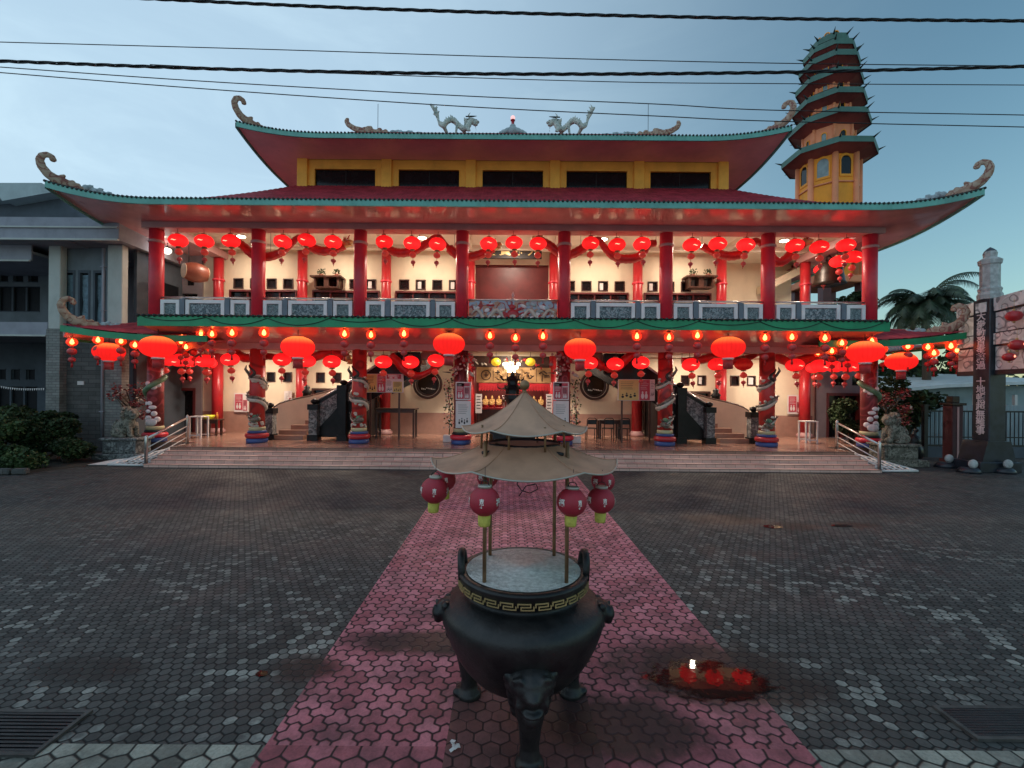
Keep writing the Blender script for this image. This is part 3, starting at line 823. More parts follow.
# dragon columns
def dragon_column(x, kind, seed):
    rr = random.Random(seed)
    c = Vector((x, 16.25, 0))
    b = MB(); b.lathe([(.25, .92), (.25, 3.80)], c, 28)
    o = part('dragon_column', b, M['dragon_paint'] if kind == 'dragon' else M['cloud_paint'], label='column painted with dragons on red' if kind == 'dragon' else 'dark red column with white clouds')
    k = MB(); k.lathe([(.33, .503), (.35, .53), (.35, .64), (.31, .66)], c, 28)
    part('base', k, M['base_blue'], o)
    k = MB(); k.lathe([(.31, .662), (.37, .69), (.385, .75), (.37, .81), (.31, .84)], c, 28)
    part('base', k, M['base_red'] if kind == 'dragon' else M['red_col'], o)
    k = MB(); k.lathe([(.31, .842), (.31, .91), (.28, .93)], c, 28)
    part('base', k, M['base_blue'] if kind == 'dragon' else M['dark_edge'], o)
    k = MB(); k.lathe([(.27, .932), (.27, 1.03), (.255, 1.06)], c, 28)
    part('band', k, M['base_pale'], o)
    m = 1 if x < 0 else -1
    if kind == 'dragon':
        k = MB(); pts, rad = [], []
        for i in range(56):
            t = i/55; a = m*(-1.1+t*14.2); z = 2.92-1.62*t
            pts.append(c+Vector((.262*sin(a), -.262*cos(a), z+.05*sin(a*2)))); rad.append(.032+.048*sin(pi*min(1, t*1.12))**.8)
        k.tube(pts, rad, 8)
        ks = MB(); ks.tube([p+Vector((0, 0, -.075)) for p in pts], [q_*1.05 for q_ in rad], 8); part('cloud_ribbon', ks, M['cloud_grey'], o)
        for i in range(3, 53, 2):                                     # back fins
            d = (pts[i]-Vector((x, 16.25, pts[i].z))).normalized()
            k.tube([pts[i]+d*.05, pts[i]+d*(rad[i]+.05)+Vector((0, 0, .06))], [.03, .004], 4)
        h = pts[-1]+Vector((0, -.04, 0))
        k.ell(h, (.12, .12, .10)); k.ell(h+Vector((-.10*m, -.08, -.02)), (.10, .08, .06)); k.ell(h+Vector((-.08*m, -.07, -.10)), (.08, .06, .03))
        for q in (-1, 1): k.tube([h+Vector((.02*q, -.02, .08)), h+Vector((.10*m+.05*q, -.03, .2))], [.025, .005], 5)
        # tail curl at the top
        k.tube([pts[0], pts[0]+Vector((-.03*m, -.05, .10)), pts[0]+Vector((-.10*m, -.06, .2)), pts[0]+Vector((-.06*m, -.06, .34))], [.04, .05, .045, .008], 7)
        part('dragon', k, M['dragon_grey'], o, voxel=0)
        k = MB()
        for i in range(40):                                            # cream clouds trailing along the dragon
            t = rr.random(); a = m*(-1.1+t*14.2)+rr.uniform(-.25, .25); z = 2.92-1.62*t+rr.choice([-1, 1])*rr.uniform(.09, .17)
            if i > 27: a = rr.uniform(-1.5, 1.5); z = rr.uniform(1.08, 1.22)
            R_ = Matrix.Rotation(a, 3, 'Z')
            k.ell(c+Vector((.25*sin(a), -.25*cos(a), z)), (.05+.05*rr.random(), .035, .03+.03*rr.random()), 10, 6, R=R_)
        part('cloud_pattern', k, M['cloud_grey'], o)
        k = MB(); tl = []
        for i in range(14): t = i/13; tl.append(c+Vector((.27*sin(-m*.35+m*.5*sin(t*4.5)), -.27*cos(-m*.35+m*.5*sin(t*4.5)), 2.80+.42*t)))
        k.tube(tl, [.055*(1-i/15)+.012 for i in range(14)], 7); part('dragon_tail', k, M['dragon_black'], o)
        k = MB(); a = m*.25
        k.ell(c+Vector((.26*sin(a), -.26*cos(a), 1.42)), (.10, .05, .075), 12, 8, R=Matrix.Rotation(a, 3, 'Z'))
        k.ell(c+Vector((.26*sin(a-.5*m), -.26*cos(a-.5*m), 1.30)), (.07, .05, .05), 12, 8)
        part('lotus', k, M['dragon_green'], o)
    elif kind == 'cloud':
        k = MB(); pts, rad = [], []
        for i in range(40):
            t = i/39; a = m*(1.9-t*4.0); z = 2.80-.75*t
            pts.append(c+Vector((.28*sin(a), -.28*cos(a), z))); rad.append(.09)
        k.tube(pts, rad, 8)
        part('dragon', k, M['dragon_green'], o)
        k = MB()
        for i, (a, z, wx, wz) in enumerate([(-.5, 2.55, .19, .11), (.4, 2.42, .16, .10), (-.1, 1.86, .14, .10), (.3, 1.72, .17, .09), (-.35, 1.58, .16, .09), (.5, 1.5, .13, .12), (-.25, 1.36, .16, .10), (.15, 1.2, .26, .17), (-.4, 1.16, .2, .12), (-.9, 1.85, .12, .1), (.9, 1.3, .14, .12), (1.0, 2.5, .12, .1), (-1.0, 1.3, .12, .14)]):
            a *= m
            k.ell(c+Vector((.235*sin(a), -.235*cos(a), z)), (wx*.72, .05, wz*.8), 14, 8, R=Matrix.Rotation(a, 3, 'Z'))
        part('cloud_pattern', k, M['white_cloud'], o)
    return o
for i, x in enumerate(COLX): dragon_column(x, 'cloud' if i in (0, 7) else ('plain' if i in (3, 4) else 'dragon'), i)
# carved flower brackets over the two middle columns
for s in (-1, 1):
    b = MB(); rr = random.Random(4)
    for i in range(46):
        p = Vector((s*1.8+rr.uniform(-.5, .5), 15.9+rr.uniform(-.12, .12), rr.uniform(2.9, 3.75)))
        b.ell(p, (rr.uniform(.03, .09), .05, rr.uniform(.03, .07)), 7, 5, mi=rr.choice([0, 0, 1, 2]), R=Matrix.Rotation(rr.uniform(0, 3), 3, 'Y'))
    for i in range(10):
        a = Vector((s*1.8+rr.uniform(-.4, .4), 15.95, rr.uniform(2.9, 3.7)))
        b.tube([a, a+Vector((rr.uniform(-.3, .3), -.1, rr.uniform(-.1, .2)))], [.03, .008], 5, mi=rr.choice([0, 3]))
    part('flower_bracket', b, [M['beam'], M['cloud_grey'], M['base_red'], M['dragon_grey']])

# balcony railing
for bi, bx in enumerate(BAYX):
    x0, x1 = bx-1.8+.23, bx+1.8-.23
    b = MB(); b.cyl((x0, 16.2, 5.585), (x1, 16.2, 5.585), .035, n=8)
    rail = part('balcony_rail', b, M['steel'])
    if bi == 3:
        k = MB(); k.b2(x0+.02, x1-.02, 16.14, 16.26, 4.64, 5.54)
        mu = part('mural_panel', k, M['mural'], rail, label='painted dragon relief panel')
        k = MB(); rr = random.Random(12)
        for i in range(70):
            u = rr.uniform(x0+.15, x1-.15); z = rr.uniform(4.72, 5.45)
            near = abs(u)
            c_ = 0 if near < .35 else rr.choice([1, 1, 2, 2, 0])
            k.ell((u, 16.13, z), (rr.uniform(.05, .17), .03, rr.uniform(.03, .08)), 9, 6, mi=c_, R=Matrix.Rotation(rr.uniform(-.6, .6), 3, 'Y'))
        for sx in (-1, 1):
            pts = [(sx*(1.45-.1*i), 16.12, 5.05+.18*sin(i*.9)) for i in range(14)]
            k.tube(pts, [.03+.05*sin(pi*i/13) for i in range(14)], 7, mi=3)
        k.ell((0, 16.1, 5.05), (.22, .08, .2), mi=0); k.ell((0, 16.04, 4.98), (.12, .06, .08), mi=3)
        part('relief_figures', k, [M['base_red'], M['finial_blue'], M['white_cloud'], M['cloud_grey']], rail)
        k = MB(); k.lathe([(.05, 5.61), (.02, 5.68), (.06, 5.74), (.0, 5.90)], (0, 16.2, 0), 8)
        part('rail_finial', k, M['beam'], rail)
        continue
    fr, po, rb, rc = MB(), MB(), MB(), MB()
    segs = [(x0, x0+.68, 1), (x0+.88, x1-.88, 0), (x1-.68, x1, 1)]
    for a, c_, small in segs:
        a += .01; c_ -= .01
        fr.b2(a, c_, 16.12, 16.28, 5.38, 5.5); fr.b2(a, c_, 16.12, 16.28, 4.64, 4.76)
        fr.b2(a, a+.12, 16.12, 16.28, 4.76, 5.38); fr.b2(c_-.12, c_, 16.12, 16.28, 4.76, 5.38)
        (rc if small else rb).b2(a+.12, c_-.12, 16.17, 16.25, 4.76, 5.38)
    for a in (x0+.68, x1-.88): po.b2(a+.015, a+.185, 16.10, 16.30, 4.64, 5.54)
    part('panel_frame', fr, M['rail_white'], rail); po.build_each('rail_post', M['rail_post'], rail)
    part('carved_panel', rb, M['rail_relief'], rail); rc.build_each('carved_panel', M['rail_curtain'], rail)

# ------------------------------------------------------------------ roofs
def lift(x, X, up, w_): 
    t = max(0.0, (abs(x)-(X-w_))/w_)
    return up*t*t
def hip_roof(X, Y0, Z0, Xi, Yi, Zi, Yb, up, w_, fas, m_tile, m_fas, m_sof, sof, tile_p=.14, name_='', hgt=.0):
    """tiled hip roof ring from the eave (X,Y0,Z0) up to (Xi,Yi,Zi); back eave at Yb; sof = (inner half width, inner y, inner z)"""
    sl = (Yi-Y0)/(X-Xi)
    b = MB(); nx = int(2*X/tile_p*4); rows = 6
    def front(x, t):
        ytop = min(Yi, Y0+(X-abs(x))*sl)
        y = Y0+(ytop-Y0)*t
        z = Z0+(Zi-Z0)*((y-Y0)/(Yi-Y0))**1.34+lift(x, X, up, w_)*max(0.0, 1-(y-Y0)/(.55*(Yi-Y0)))**2
        return y, z
    vs, fs = [], []
    for i in range(nx+1):
        x = -X+2*X*i/nx
        c = .028*abs(sin(pi*x/tile_p))**.7
        for j in range(rows+1):
            y, z = front(x, j/rows)
            vs.append((x, y, z+c))
    for i in range(nx):
        for j in range(rows): fs.append((i*(rows+1)+j, (i+1)*(rows+1)+j, (i+1)*(rows+1)+j+1, i*(rows+1)+j+1))
    b.add(vs, fs)
    ym = Yb-(Yi-Y0)
    for s in (-1, 1):     # side slopes and back slope (plain)
        ny = 24; vs = []; fs = []
        for i in range(ny+1):
            y = Y0+(Yb-Y0)*i/ny
            d = min(X-Xi, (y-Y0)/sl, (Yb-y)/sl)
            dy = max(0.0, 1-(y-Y0)/w_, 1-(Yb-y)/w_)
            for j in range(6):
                q = d*j/5
                vs.append((s*(X-q), y, Z0+(Zi-Z0)*(q/(X-Xi))**1.34+up*dy*dy*max(0, 1-q/(.55*(X-Xi)))**2))
        for i in range(ny):
            for j in range(5): fs.append((i*6+j, i*6+j+1, (i+1)*6+j+1, (i+1)*6+j))
        b.add(vs, fs)
    b.quad((-X, Yb, Z0), (X, Yb, Z0), (Xi, ym, Zi), (-Xi, ym, Zi))
    roof = part('roof', b, m_tile)
    # fascia: front and both sides
    k = MB(); N = 80
    def strip(pts, off):
        for (p, q) in zip(pts[:-1], pts[1:]):
            A, B = Vector(p), Vector(q); o_ = Vector(off)
            dz = Vector((0, 0, -fas))
            vs = [A, B, B+dz, A+dz, A+o_, B+o_, B+o_+dz, A+o_+dz]
            k.add(vs, [(0, 1, 2, 3), (7, 6, 5, 4), (0, 4, 5, 1), (3, 2, 6, 7)])
    strip([(-X+2*X*i/N, Y0-.03, Z0+lift(-X+2*X*i/N, X, up, w_)-.02) for i in range(N+1)], (0, -.06, 0))
    for s in (-1, 1):
        pts = []
        for i in range(N//2+1):
            y = Y0+(Yb-Y0)*i/(N//2); dy = max(0.0, 1-(y-Y0)/w_, 1-(Yb-y)/w_)
            pts.append((s*(X+.03), y, Z0+up*dy*dy-.02))
        strip(pts, (s*.06, 0, 0))
    part('fascia', k, m_fas, roof)
    # dark scalloped tile ends over the fascia
    k = MB(); nt_ = int(2*X/tile_p)
    for i in range(nt_+1):
        x = -X+2*X*i/nt_
        z = Z0+lift(x, X, up, w_)+.01
        k.cyl((x, Y0-.11, z-.03), (x, Y0+.2, z+.0), .042, n=6)
    part('tile_end', k, M['dark_edge'], roof)
    tag(roof.children[-1], kind=None)
    # soffit
    k = MB(); sx, sy, sz = sof; N = 72; vs = []; fs = []
    for i in range(N+1):
        x = -X+2*X*i/N; xi = x*sx/X
        for j in range(5):
            t = j/4
            vs.append((x+(xi-x)*t, Y0+(sy-Y0)*t, Z0-fas+.04+lift(x, X, up, w_)*(1-t)**2+(sz-Z0+fas-.04)*t))
    for i in range(N):
        for j in range(4): fs.append((i*5+j, i*5+j+1, (i+1)*5+j+1, (i+1)*5+j))
    k.add(vs, fs)
    for s in (-1, 1):
        vs = []; fs = []; NN = 30
        for i in range(NN+1):
            y = Y0+(Yb-Y0)*i/NN; yi = sy+(Yb-2-sy)*i/NN; dy = max(0.0, 1-(y-Y0)/w_, 1-(Yb-y)/w_)
            for j in range(4):
                t = j/3
                vs.append((s*(X+(sx-X)*t), y+(yi-y)*t, Z0-fas+.04+up*dy*dy*(1-t)**2+(sz-Z0+fas-.04)*t))
        for i in range(NN):
            for j in range(3): fs.append((i*4+j, i*4+j+1, (i+1)*4+j+1, (i+1)*4+j))
        k.add(vs, fs)
    for f_ in range(len(k.sm)): k.sm[f_] = True
    part('soffit', k, m_sof, roof)
    return roof
mid = hip_roof(14.42, 14.2, 8.24, 9.3, 19.72, 11.12, 34, .50, 3.4, .19, M['tile_red'], M['teal'], M['soffit'], (12.95, 16.0, 8.19))
mid['label'] = 'wide lower tiled roof with upturned corners'
top = hip_roof(10.75, 17.9, 12.36, 7.6, 21.5, 14.30, 30, .42, 3.4, .20, M['tile_red'], M['teal'], M['soffit_top'], (9.2, 19.7, 12.26))
top['label'] = 'upper tiled roof with upturned corners'
b = MB(); b.b2(-7.6, 7.6, 21.45, 21.75, 14.2, 14.42)
part('ridge', b, M['tile_red'], top)
b = MB(); b.b2(-7.6, 7.6, 21.5, 26.4, 14.22, 14.3)
part('roof_deck', b, M['tile_red'], top)

# attic storey
aw = MB().wall(-9.22, 9.22, 10.9, 12.28, 19.75, 20.0, [(x-1.32, x+1.32, 11.0, 11.88) for x in (-7.2, -3.6, 0, 3.6, 7.2)])
for s in (-1, 1): aw.b2(s*9.22, s*9.0, 20.0, 27, 10.9, 12.34)
at = part('attic_wall', aw, M['attic'])
k = MB()
for x in (-9.0, -5.4, -1.8, 1.8, 5.4, 9.0):
    k.b2(x-.22, x+.22, 19.62, 19.747, 10.95, 12.27, bev=.02)
k.build_each('pilaster', M['attic'], at)
for x in (-7.2, -3.6, 0, 3.6, 7.2):
    f = MB()
    f.b2(x-1.32, x+1.32, 19.72, 19.80, 11.86, 11.90); f.b2(x-1.33, x-1.30, 19.72, 19.80, 11.0, 11.86); f.b2(x+1.30, x+1.33, 19.72, 19.80, 11.0, 11.86)
    f.b2(x-.012, x+.012, 19.84, 19.858, 11.0, 11.86, mi=1)
    o = part('window', f, [M['attic'], M['dark']], label='wide dark attic window')
    g = MB(); g.b2(x-1.30, x+1.30, 19.86, 19.88, 11.0, 11.86)
    part('pane', g, M['glass'], o)
b = MB(); b.b2(-9, 9, 20.6, 20.7, 10.9, 12.3)
part('attic_room', b, M['dark'])

# green skirt canopy between the storeys
b = MB(); nx = 23*16; vs = []; fs = []
for i in range(nx+1):
    x = -11.62+23.24*i/nx; c = .03*abs(sin(pi*x/.25))**.7
    for j, (y, z) in enumerate(((14.2, 4.63), (16.1, 4.70))): vs.append((x, y, z+c))
for i in range(nx): fs.append((2*i, 2*i+2, 2*i+3, 2*i+1))
b.add(vs, fs)
cano = part('skirt_roof', b, M['tile_red'])
b = MB(); b.b2(-11.62, 11.62, 14.20, 14.27, 4.31, 4.615)
b.b2(-11.62, -11.55, 14.28, 16.1, 4.33, 4.615); b.b2(11.55, 11.62, 14.28, 16.1, 4.33, 4.615)
part('fascia', b, M['green'], cano)
b = MB()
for i in range(int(23.24/.17)+1): b.cyl((-11.6+.17*i, 14.15, 4.63), (-11.6+.17*i, 14.5, 4.645), .045, n=6)
part('tile_end', b, M['dark_edge'], cano)
b = MB(); b.quad((-11.54, 14.28, 4.325), (-11.54, 16.01, 3.99), (11.54, 16.01, 3.99), (11.54, 14.28, 4.325))
part('soffit', b, M['soffit'], cano)

# lower corner eaves with upturned tips
for s in (-1, 1):
    b, f, k = MB(), MB(), MB(); N = 40; X = 14.5
    vs, fs, v2, f2 = [], [], [], []
    for i in range(N+1):
        x = 9.8+(X-9.8)*i/N; z = 4.10+lift(x, X, .30, 3.6); c = .025*abs(sin(pi*x/.26))**.7
        yb = min(17.0, 14.8+(X-x)*1.0+.02)
        t = (yb-14.8)
        vs += [(s*x, 14.8, z+c), (s*x, yb, 4.12+.38*t+c+(z-4.10)*max(0, 1-t/2))]
        v2 += [(s*x, 14.8, z-.17), (s*x, max(14.82, yb), 4.0+.10*t)]
    for i in range(N):
        q = (2*i, 2*i+2, 2*i+3, 2*i+1); fs.append(q if s > 0 else q[::-1]); f2.append(q)
        xa, xb_ = vs[2*i][0], vs[2*i+2][0]; za, zb = 4.08+lift(xa, X, .3, 3.6), 4.08+lift(xb_, X, .3, 3.6)
        f.add([(xa, 14.77, za), (xb_, 14.77, zb), (xb_, 14.77, zb-.2), (xa, 14.77, za-.2), (xa, 14.71, za), (xb_, 14.71, zb), (xb_, 14.71, zb-.2), (xa, 14.71, za-.2)], [(0, 1, 2, 3), (7, 6, 5, 4), (0, 4, 5, 1), (3, 2, 6, 7)])
    # side slope going back
    for (ya, yb) in ((14.8, 20.5),):
        b.quad((s*X, ya+.3, 4.28), (s*X, yb, 4.1), (s*13.4, yb, 4.6), (s*13.4, 16.0, 4.6))
        k.quad((s*X, ya, 4.0), (s*X, yb, 3.95), (s*13.3, yb, 4.1), (s*13.3, 16.0, 4.1))
        f.b2(s*X, s*(X+.06), 15.2, yb, 3.92, 4.14)
    b.add(vs, fs); k.add(v2, f2)
    cr = part('corner_eave', b, M['tile_red'])
    part('fascia', f, M['green'], cr); part('soffit', k, M['soffit'], cr)

# curled roof finials
def finial(name, base, outdir, k, parent, mtail, low=False):
    """base: point at the eave corner; outdir: unit vector in plan pointing outward; k: scale in metres"""
    o2 = Vector((outdir[0], outdir[1], 0)).normalized()
    zs = k*(.55 if low else 1.0); k2 = k*(1.25 if low else 1.0)
    def L(s_, z): return Vector(base)+o2*s_*k2+Vector((0, 0, z*zs))
    b = MB()
    crv = [(-1.55, .02), (-1.15, .12), (-.80, .20), (-.45, .30), (-.15, .50), (.05, .78), (.12, 1.06), (.04, 1.30), (-.14, 1.40), (-.30, 1.34), (-.36, 1.20), (-.28, 1.14)]
    if low: crv = crv[:8]
    pts = []; rad = []
    R0 = [.10, .17, .20, .19, .165, .15, .135, .12, .11, .10, .09, .06]
    for i in range(len(crv)-1):
        for t in (0, .33, .66): pts.append(L(crv[i][0]+(crv[i+1][0]-crv[i][0])*t, crv[i][1]+(crv[i+1][1]-crv[i][1])*t)); rad.append(1.22*k*(R0[i]+(R0[i+1]-R0[i])*t)*(.62 if low else 1))
    pts.append(L(*crv[len(crv)-1])); rad.append(k*(.03 if low else .06))
    b.tube(pts, rad, 10, flat=.55)
    if not low: b.ell(L(-.29, 1.2), k*.10, 10, 8)
    for s_, z, r in ((-.62, .48, .13), (-.70, .56, .09), (-.5, .42, .12), (-1.0, .34, .13), (-1.2, .26, .12)): b.ell(L(s_, z), (k*r, k*r*.7, k*r), 8, 6)
    o = b.build(name, M['finial_tan'], parent, voxel=k*.04)
    b = MB(); rr = random.Random(int(k*100))
    for i, (s_, z, r) in enumerate(((-1.45, .22, .17), (-1.62, .34, .10), (-1.75, .14, .18), (-1.98, .27, .12), (-2.05, .10, .16), (-2.3, .18, .12), (-2.42, .06, .14), (-2.7, .10, .10), (-2.9, .03, .10))):
        b.ell(L(s_, z), (k*r, k*r*.6, zs*r), 9, 7); b.ell(L(s_-.1, z+r*.5), (k*r*.45, k*r*.4, zs*r*.5), 7, 5)
    b.build('cloud_tail', mtail, o, voxel=k*.035)
    return o
for s in (-1, 1):
    finial('roof_finial', (s*14.48, 14.12, 8.64), (s*.72, -.62), .66, mid, M['finial_blue'])
    finial('roof_finial', (s*10.78, 17.90, 12.72), (s*.72, -.62), .74, top, M['finial_blue'])
    finial('roof_finial', (s*14.46, 14.8, 4.34), (s*.75, -.6), .66, cr if s > 0 else [c for c in temple.children if c.name.startswith('corner_eave')][0], M['finial_blue'])
    finial('ridge_finial', (s*7.65, 21.6, 14.36), (s, 0), 1.12, top, M['finial_blue'], True)
    b = MB(); q = P(376 if s < 0 else 650, 134, 21.6)
    b.cyl((q.x, 21.9, 14.3), (q.x, 21.9, q.z+1.6), .012, n=5)
    part('lightning_rod', b, M['cable'], top)
    # pale dragon walking the ridge
    D = [(433, 108), (437, 113), (438, 119), (440, 125), (444, 128), (447, 123), (451, 119), (455, 120), (459, 125), (463, 130), (467, 130), (469, 126), (469.5, 121)]
    pts = []
    for i, (x, y) in enumerate(D):
        q = P(x, y, 21.6); pts.append(Vector((-s*q.x if s > 0 else q.x, 21.6+.14*sin(i*1.1), q.z)))
    b = MB()
    fine = []; rad = []
    R0 = [.05, .08, .06, .08, .11, .12, .125, .125, .12, .115, .12, .12, .12]
    for i in range(len(pts)-1):
        for t in (0, .25, .5, .75): fine.append(pts[i].lerp(pts[i+1], t)); rad.append(R0[i]+(R0[i+1]-R0[i])*t)
    b.tube(fine, rad, 10)
    for i in range(6, len(fine)-4, 2): b.tube([fine[i]+Vector((0, 0, rad[i]*.7)), fine[i]+Vector((.05*s, 0, rad[i]+.14))], [.06, .01], 5)
    hd = pts[-1]; dx = -s
    b.ell(hd+Vector((dx*.12, 0, .03)), (.20, .15, .15)); b.ell(hd+Vector((dx*.32, 0, .0)), (.15, .11, .08)); b.ell(hd+Vector((dx*.27, 0, -.13)), (.13, .09, .05))
    for q in (-1, 1):
        b.tube([hd+Vector((0, .08*q, .12)), hd+Vector((-dx*.05, .12*q, .25)), hd+Vector((dx*.05, .16*q, .36))], [.05, .04, .015], 6)
        b.tube([hd+Vector((dx*.25, .1*q, -.05)), hd+Vector((dx*.3, .16*q, -.3)), hd+Vector((dx*.15, .18*q, -.42))], [.03, .02, .01], 5)
    for i in range(7): b.tube([hd+Vector((-dx*.05, 0, -.02)), hd+Vector((-dx*.28, .08*(i-3)/3, .18-.07*i))], [.09, .015], 5)     # mane
    rf = random.Random(5)
    for i in range(16): p = pts[0].lerp(pts[2], rf.random()*.8); b.tube([p, p+Vector((rf.uniform(-.2, .2), rf.uniform(-.05, .05), rf.uniform(.08, .26)))], [.06, .015], 5)         # flame tail
    for i, (fx, dz) in enumerate(((4, -.05), (7, .1), (9, 0), (10, .0))):
        p = pts[fx]; b.tube([p, p+Vector((dx*.12, .2*(-1)**i, -.18)), Vector((p.x+dx*.05, p.y+.22*(-1)**i, 14.40)), Vector((p.x+dx*.2, p.y+.22*(-1)**i, 14.42))], [.10, .08, .05, .04], 7)
    dg_ = part('ridge_dragon', b, M['dragon_white'], top, voxel=.028)
    b = MB()
    for q in (-1, 1): b.tube([hd+Vector((-dx*.18, .1*q, .20)), hd+Vector((dx*.1, .12*q, .19)), hd+Vector((dx*.34, .14*q, .20))], [.03, .045, .012], 6)
    part('horns', b, M['dragon_black'], dg_)
b = MB()
for x, z, r in ((0, .20, .26), (-.22, .20, .18), (.22, .20, .18), (-.42, .14, .15), (.42, .14, .15), (0, .40, .16), (-.56, .08, .12), (.56, .08, .12)): b.ell((x, 21.6, 14.42+z), (r, r*.7, r*.8), 10, 7)
o = part('pearl_stand', b, M['finial_blue'], top, voxel=.04)
b = MB(); b.cyl((0, 21.6, 14.75), (0, 21.6, 15.08), .07, n=10); b.lathe([(.03, 15.05), (.11, 15.09), (.11, 15.12), (.05, 15.14)], (0, 21.6, 0), 14)
part('pearl_collar', b, M['base_red'], o)
b = MB(); b.ell((0, 21.6, 15.22), .11, 16, 12)
part('pearl', b, M['pearl'], o)
# ------------------------------------------------------------------ stairs on both sides of the hall
def stairs(s):
    X = lambda px, Y: P(px, 400, Y).x          # left hand pixels; mirrored with s
    def q(px, py, Y): p = P(px, py, Y); return (s*-p.x if s > 0 else p.x, p.z)
    root = None
    b = MB()
    xa, xb = q(275, 0, 17.4)[0], q(310, 0, 17.4)[0]
    lo, hi = min(xa, xb), max(xa, xb)
    for i in range(4):                      # first steps face the court and wind towards the middle
        u = q((275, 282, 290.5, 301.5)[i], 0, 17.4)[0]
        b.b2(min(u, xb), max(u, xb), 17.1+.3*i, 17.395+.3*i, .502, .5+.17*(i+1))
    up_ = MB()
    for i in range(14):                     # then the flight turns towards the middle
        x0 = -7.0+.30*i
        x0, x1 = (x0, x0+.298)
        if s > 0: x0, x1 = -x1, -x0
        up_.b2(x0, x1-.0, 17.35, 18.29, 1.30+.19*i, 1.52+.19*(i+1)-.01)
    st = part('staircase', b, M['stair_tile'], label=('left' if s < 0 else 'right')+' curved staircase with black marble balustrade')
    part('upper_flight', up_, M['stair_tile'], st)
    # far cream balustrade wall
    YB = 18.31
    pts = [q(px_, py_, YB) for px_, py_ in ((273, 436), (273, 408.5), (279, 404.5), (286, 402), (296, 399.5), (309, 397), (325, 393), (352, 384), (352, 420), (310, 436))]
    b = MB(); b.prism(pts if s < 0 else pts[::-1], YB, YB+.16)
    part('balustrade_wall', b, M['cream'], st)
    c_ = MB()
    c_.tube([(x, YB+.08, z+.03) for x, z in pts[1:8]], .05, 6)
    part('handrail', c_, M['frame_dark'], st)
    # near black marble balustrade, rising towards the middle
    Yn = 17.15
    A, B_, C_, D_ = q(314, 404, Yn), q(341, 388, Yn), q(360, 377, Yn), q(398, 352, Yn)
    lowA, lowB, lowD = q(316, 437, Yn), q(346, 437, Yn), q(420, 372, Yn)
    poly = [A, B_, C_, D_, q(420, 352, Yn), lowD, q(362, 405, Yn), lowB, lowA]
    b = MB(); b.prism(poly if s < 0 else poly[::-1], Yn, Yn+.16)
    part('balustrade', b, M['black_marble'], st)
    b = MB(); b.tube([(A[0], Yn+.08, A[1]+.05), (B_[0], Yn+.08, B_[1]+.06), (C_[0], Yn+.08, C_[1]+.05), (D_[0], Yn+.08, D_[1]+.05)], .055, 8)
    part('handrail', b, M['steel'], st)
    # carved panels set in the balustrade
    for (u0, u1) in ((320, 337), (348, 362)):
        tz = lambda u: 402-(u-316)*.60
        pl = [q(u0, tz(u0)+4, Yn), q(u1, tz(u1)+4, Yn), q(u1, tz(u1)+19, Yn), q(u0, tz(u0)+(27 if u0 == 320 else 19), Yn)]
        b = MB(); b.prism(pl if s < 0 else pl[::-1], Yn-.02, Yn-.004)
        part('carved_panel', b, M['granite_carved'], st)
    for px, w_, zt, top_ in ((314.5, .15, 402, 1), (343.5, .14, 383, 1), (270, .17, 406, 1)):
        Yp = 17.05 if px != 270 else 17.2
        x, z1 = q(px, zt, Yp)
        b = MB(); b.b2(x-w_-.04, x+w_+.04, Yp-.19, Yp+.19, .502, .72)
        np_ = part('newel_post', b, M['black_marble'], st)
        b = MB(); b.b2(x-w_, x+w_, Yp-.16, Yp+.16, .72, z1-.28)
        part('shaft', b, M['granite_carved'] if px != 343.5 else M['black_marble'], np_)
        b = MB(); b.b2(x-w_-.04, x+w_+.04, Yp-.19, Yp+.19, z1-.28, z1-.08); b.lathe([(.06, -.08), (.14, 0), (.13, .08), (.0, .13)], (x, Yp, z1), 12)
        part('cap', b, M['black_marble'], np_)
    # dark stair underside and side room below
    b = MB(); x0, x1 = (-6.3, -2.9) if s < 0 else (2.9, 6.3)
    b.b2(*( (-5.9, -5.75) if s < 0 else (5.75, 5.9)), 17.4, 19.8, .502, 2.3)
    part('stair_side', b, M['dark'], st)
    # landing newel further back and the upper flight seen over the boards
    x, z1 = q(307, 392, 18.6)
    b = MB(); b.lathe([(.16, 2.0), (.16, z1-.06), (.20, z1), (.1, z1+.1), (.12, z1+.2), (0, z1+.3)], (x, 18.6, 0), 12)
    part('newel_post', b, M['black_marble'], st)
    for (u0, v0, u1, v1, hh) in ((362, 376, 384, 362, 16), (392, 378, 440, 352, 16)):
        a, c2, d, e = q(u0, v0, 18.9), q(u1, v1, 18.9), q(u1, v1+hh, 18.9), q(u0, v0+hh, 18.9)
        b = MB(); pl = [a, c2, d, e]; b.prism(pl if s < 0 else pl[::-1], 18.9, 19.1)
        part('upper_balustrade', b, M['black_marble'], st)
        b = MB(); b.tube([(a[0], 19.0, a[1]+.05), (c2[0], 19.0, c2[1]+.05)], .05, 6)
        part('handrail', b, M['steel'], st)
    return st
stairs(-1); stairs(1)

# ------------------------------------------------------------------ central shrine room
b = MB(); b.b2(-4, 4, 23.6, 23.8, .5, 4.1)
part('shrine_back_wall', b, M['maroon'])
b = MB(); b.b2(-1.8, -1.7, 20.26, 23.6, .5, 4.1); b.b2(1.7, 1.8, 20.26, 23.6, .5, 4.1)
part('shrine_side_wall', b, M['maroon'])
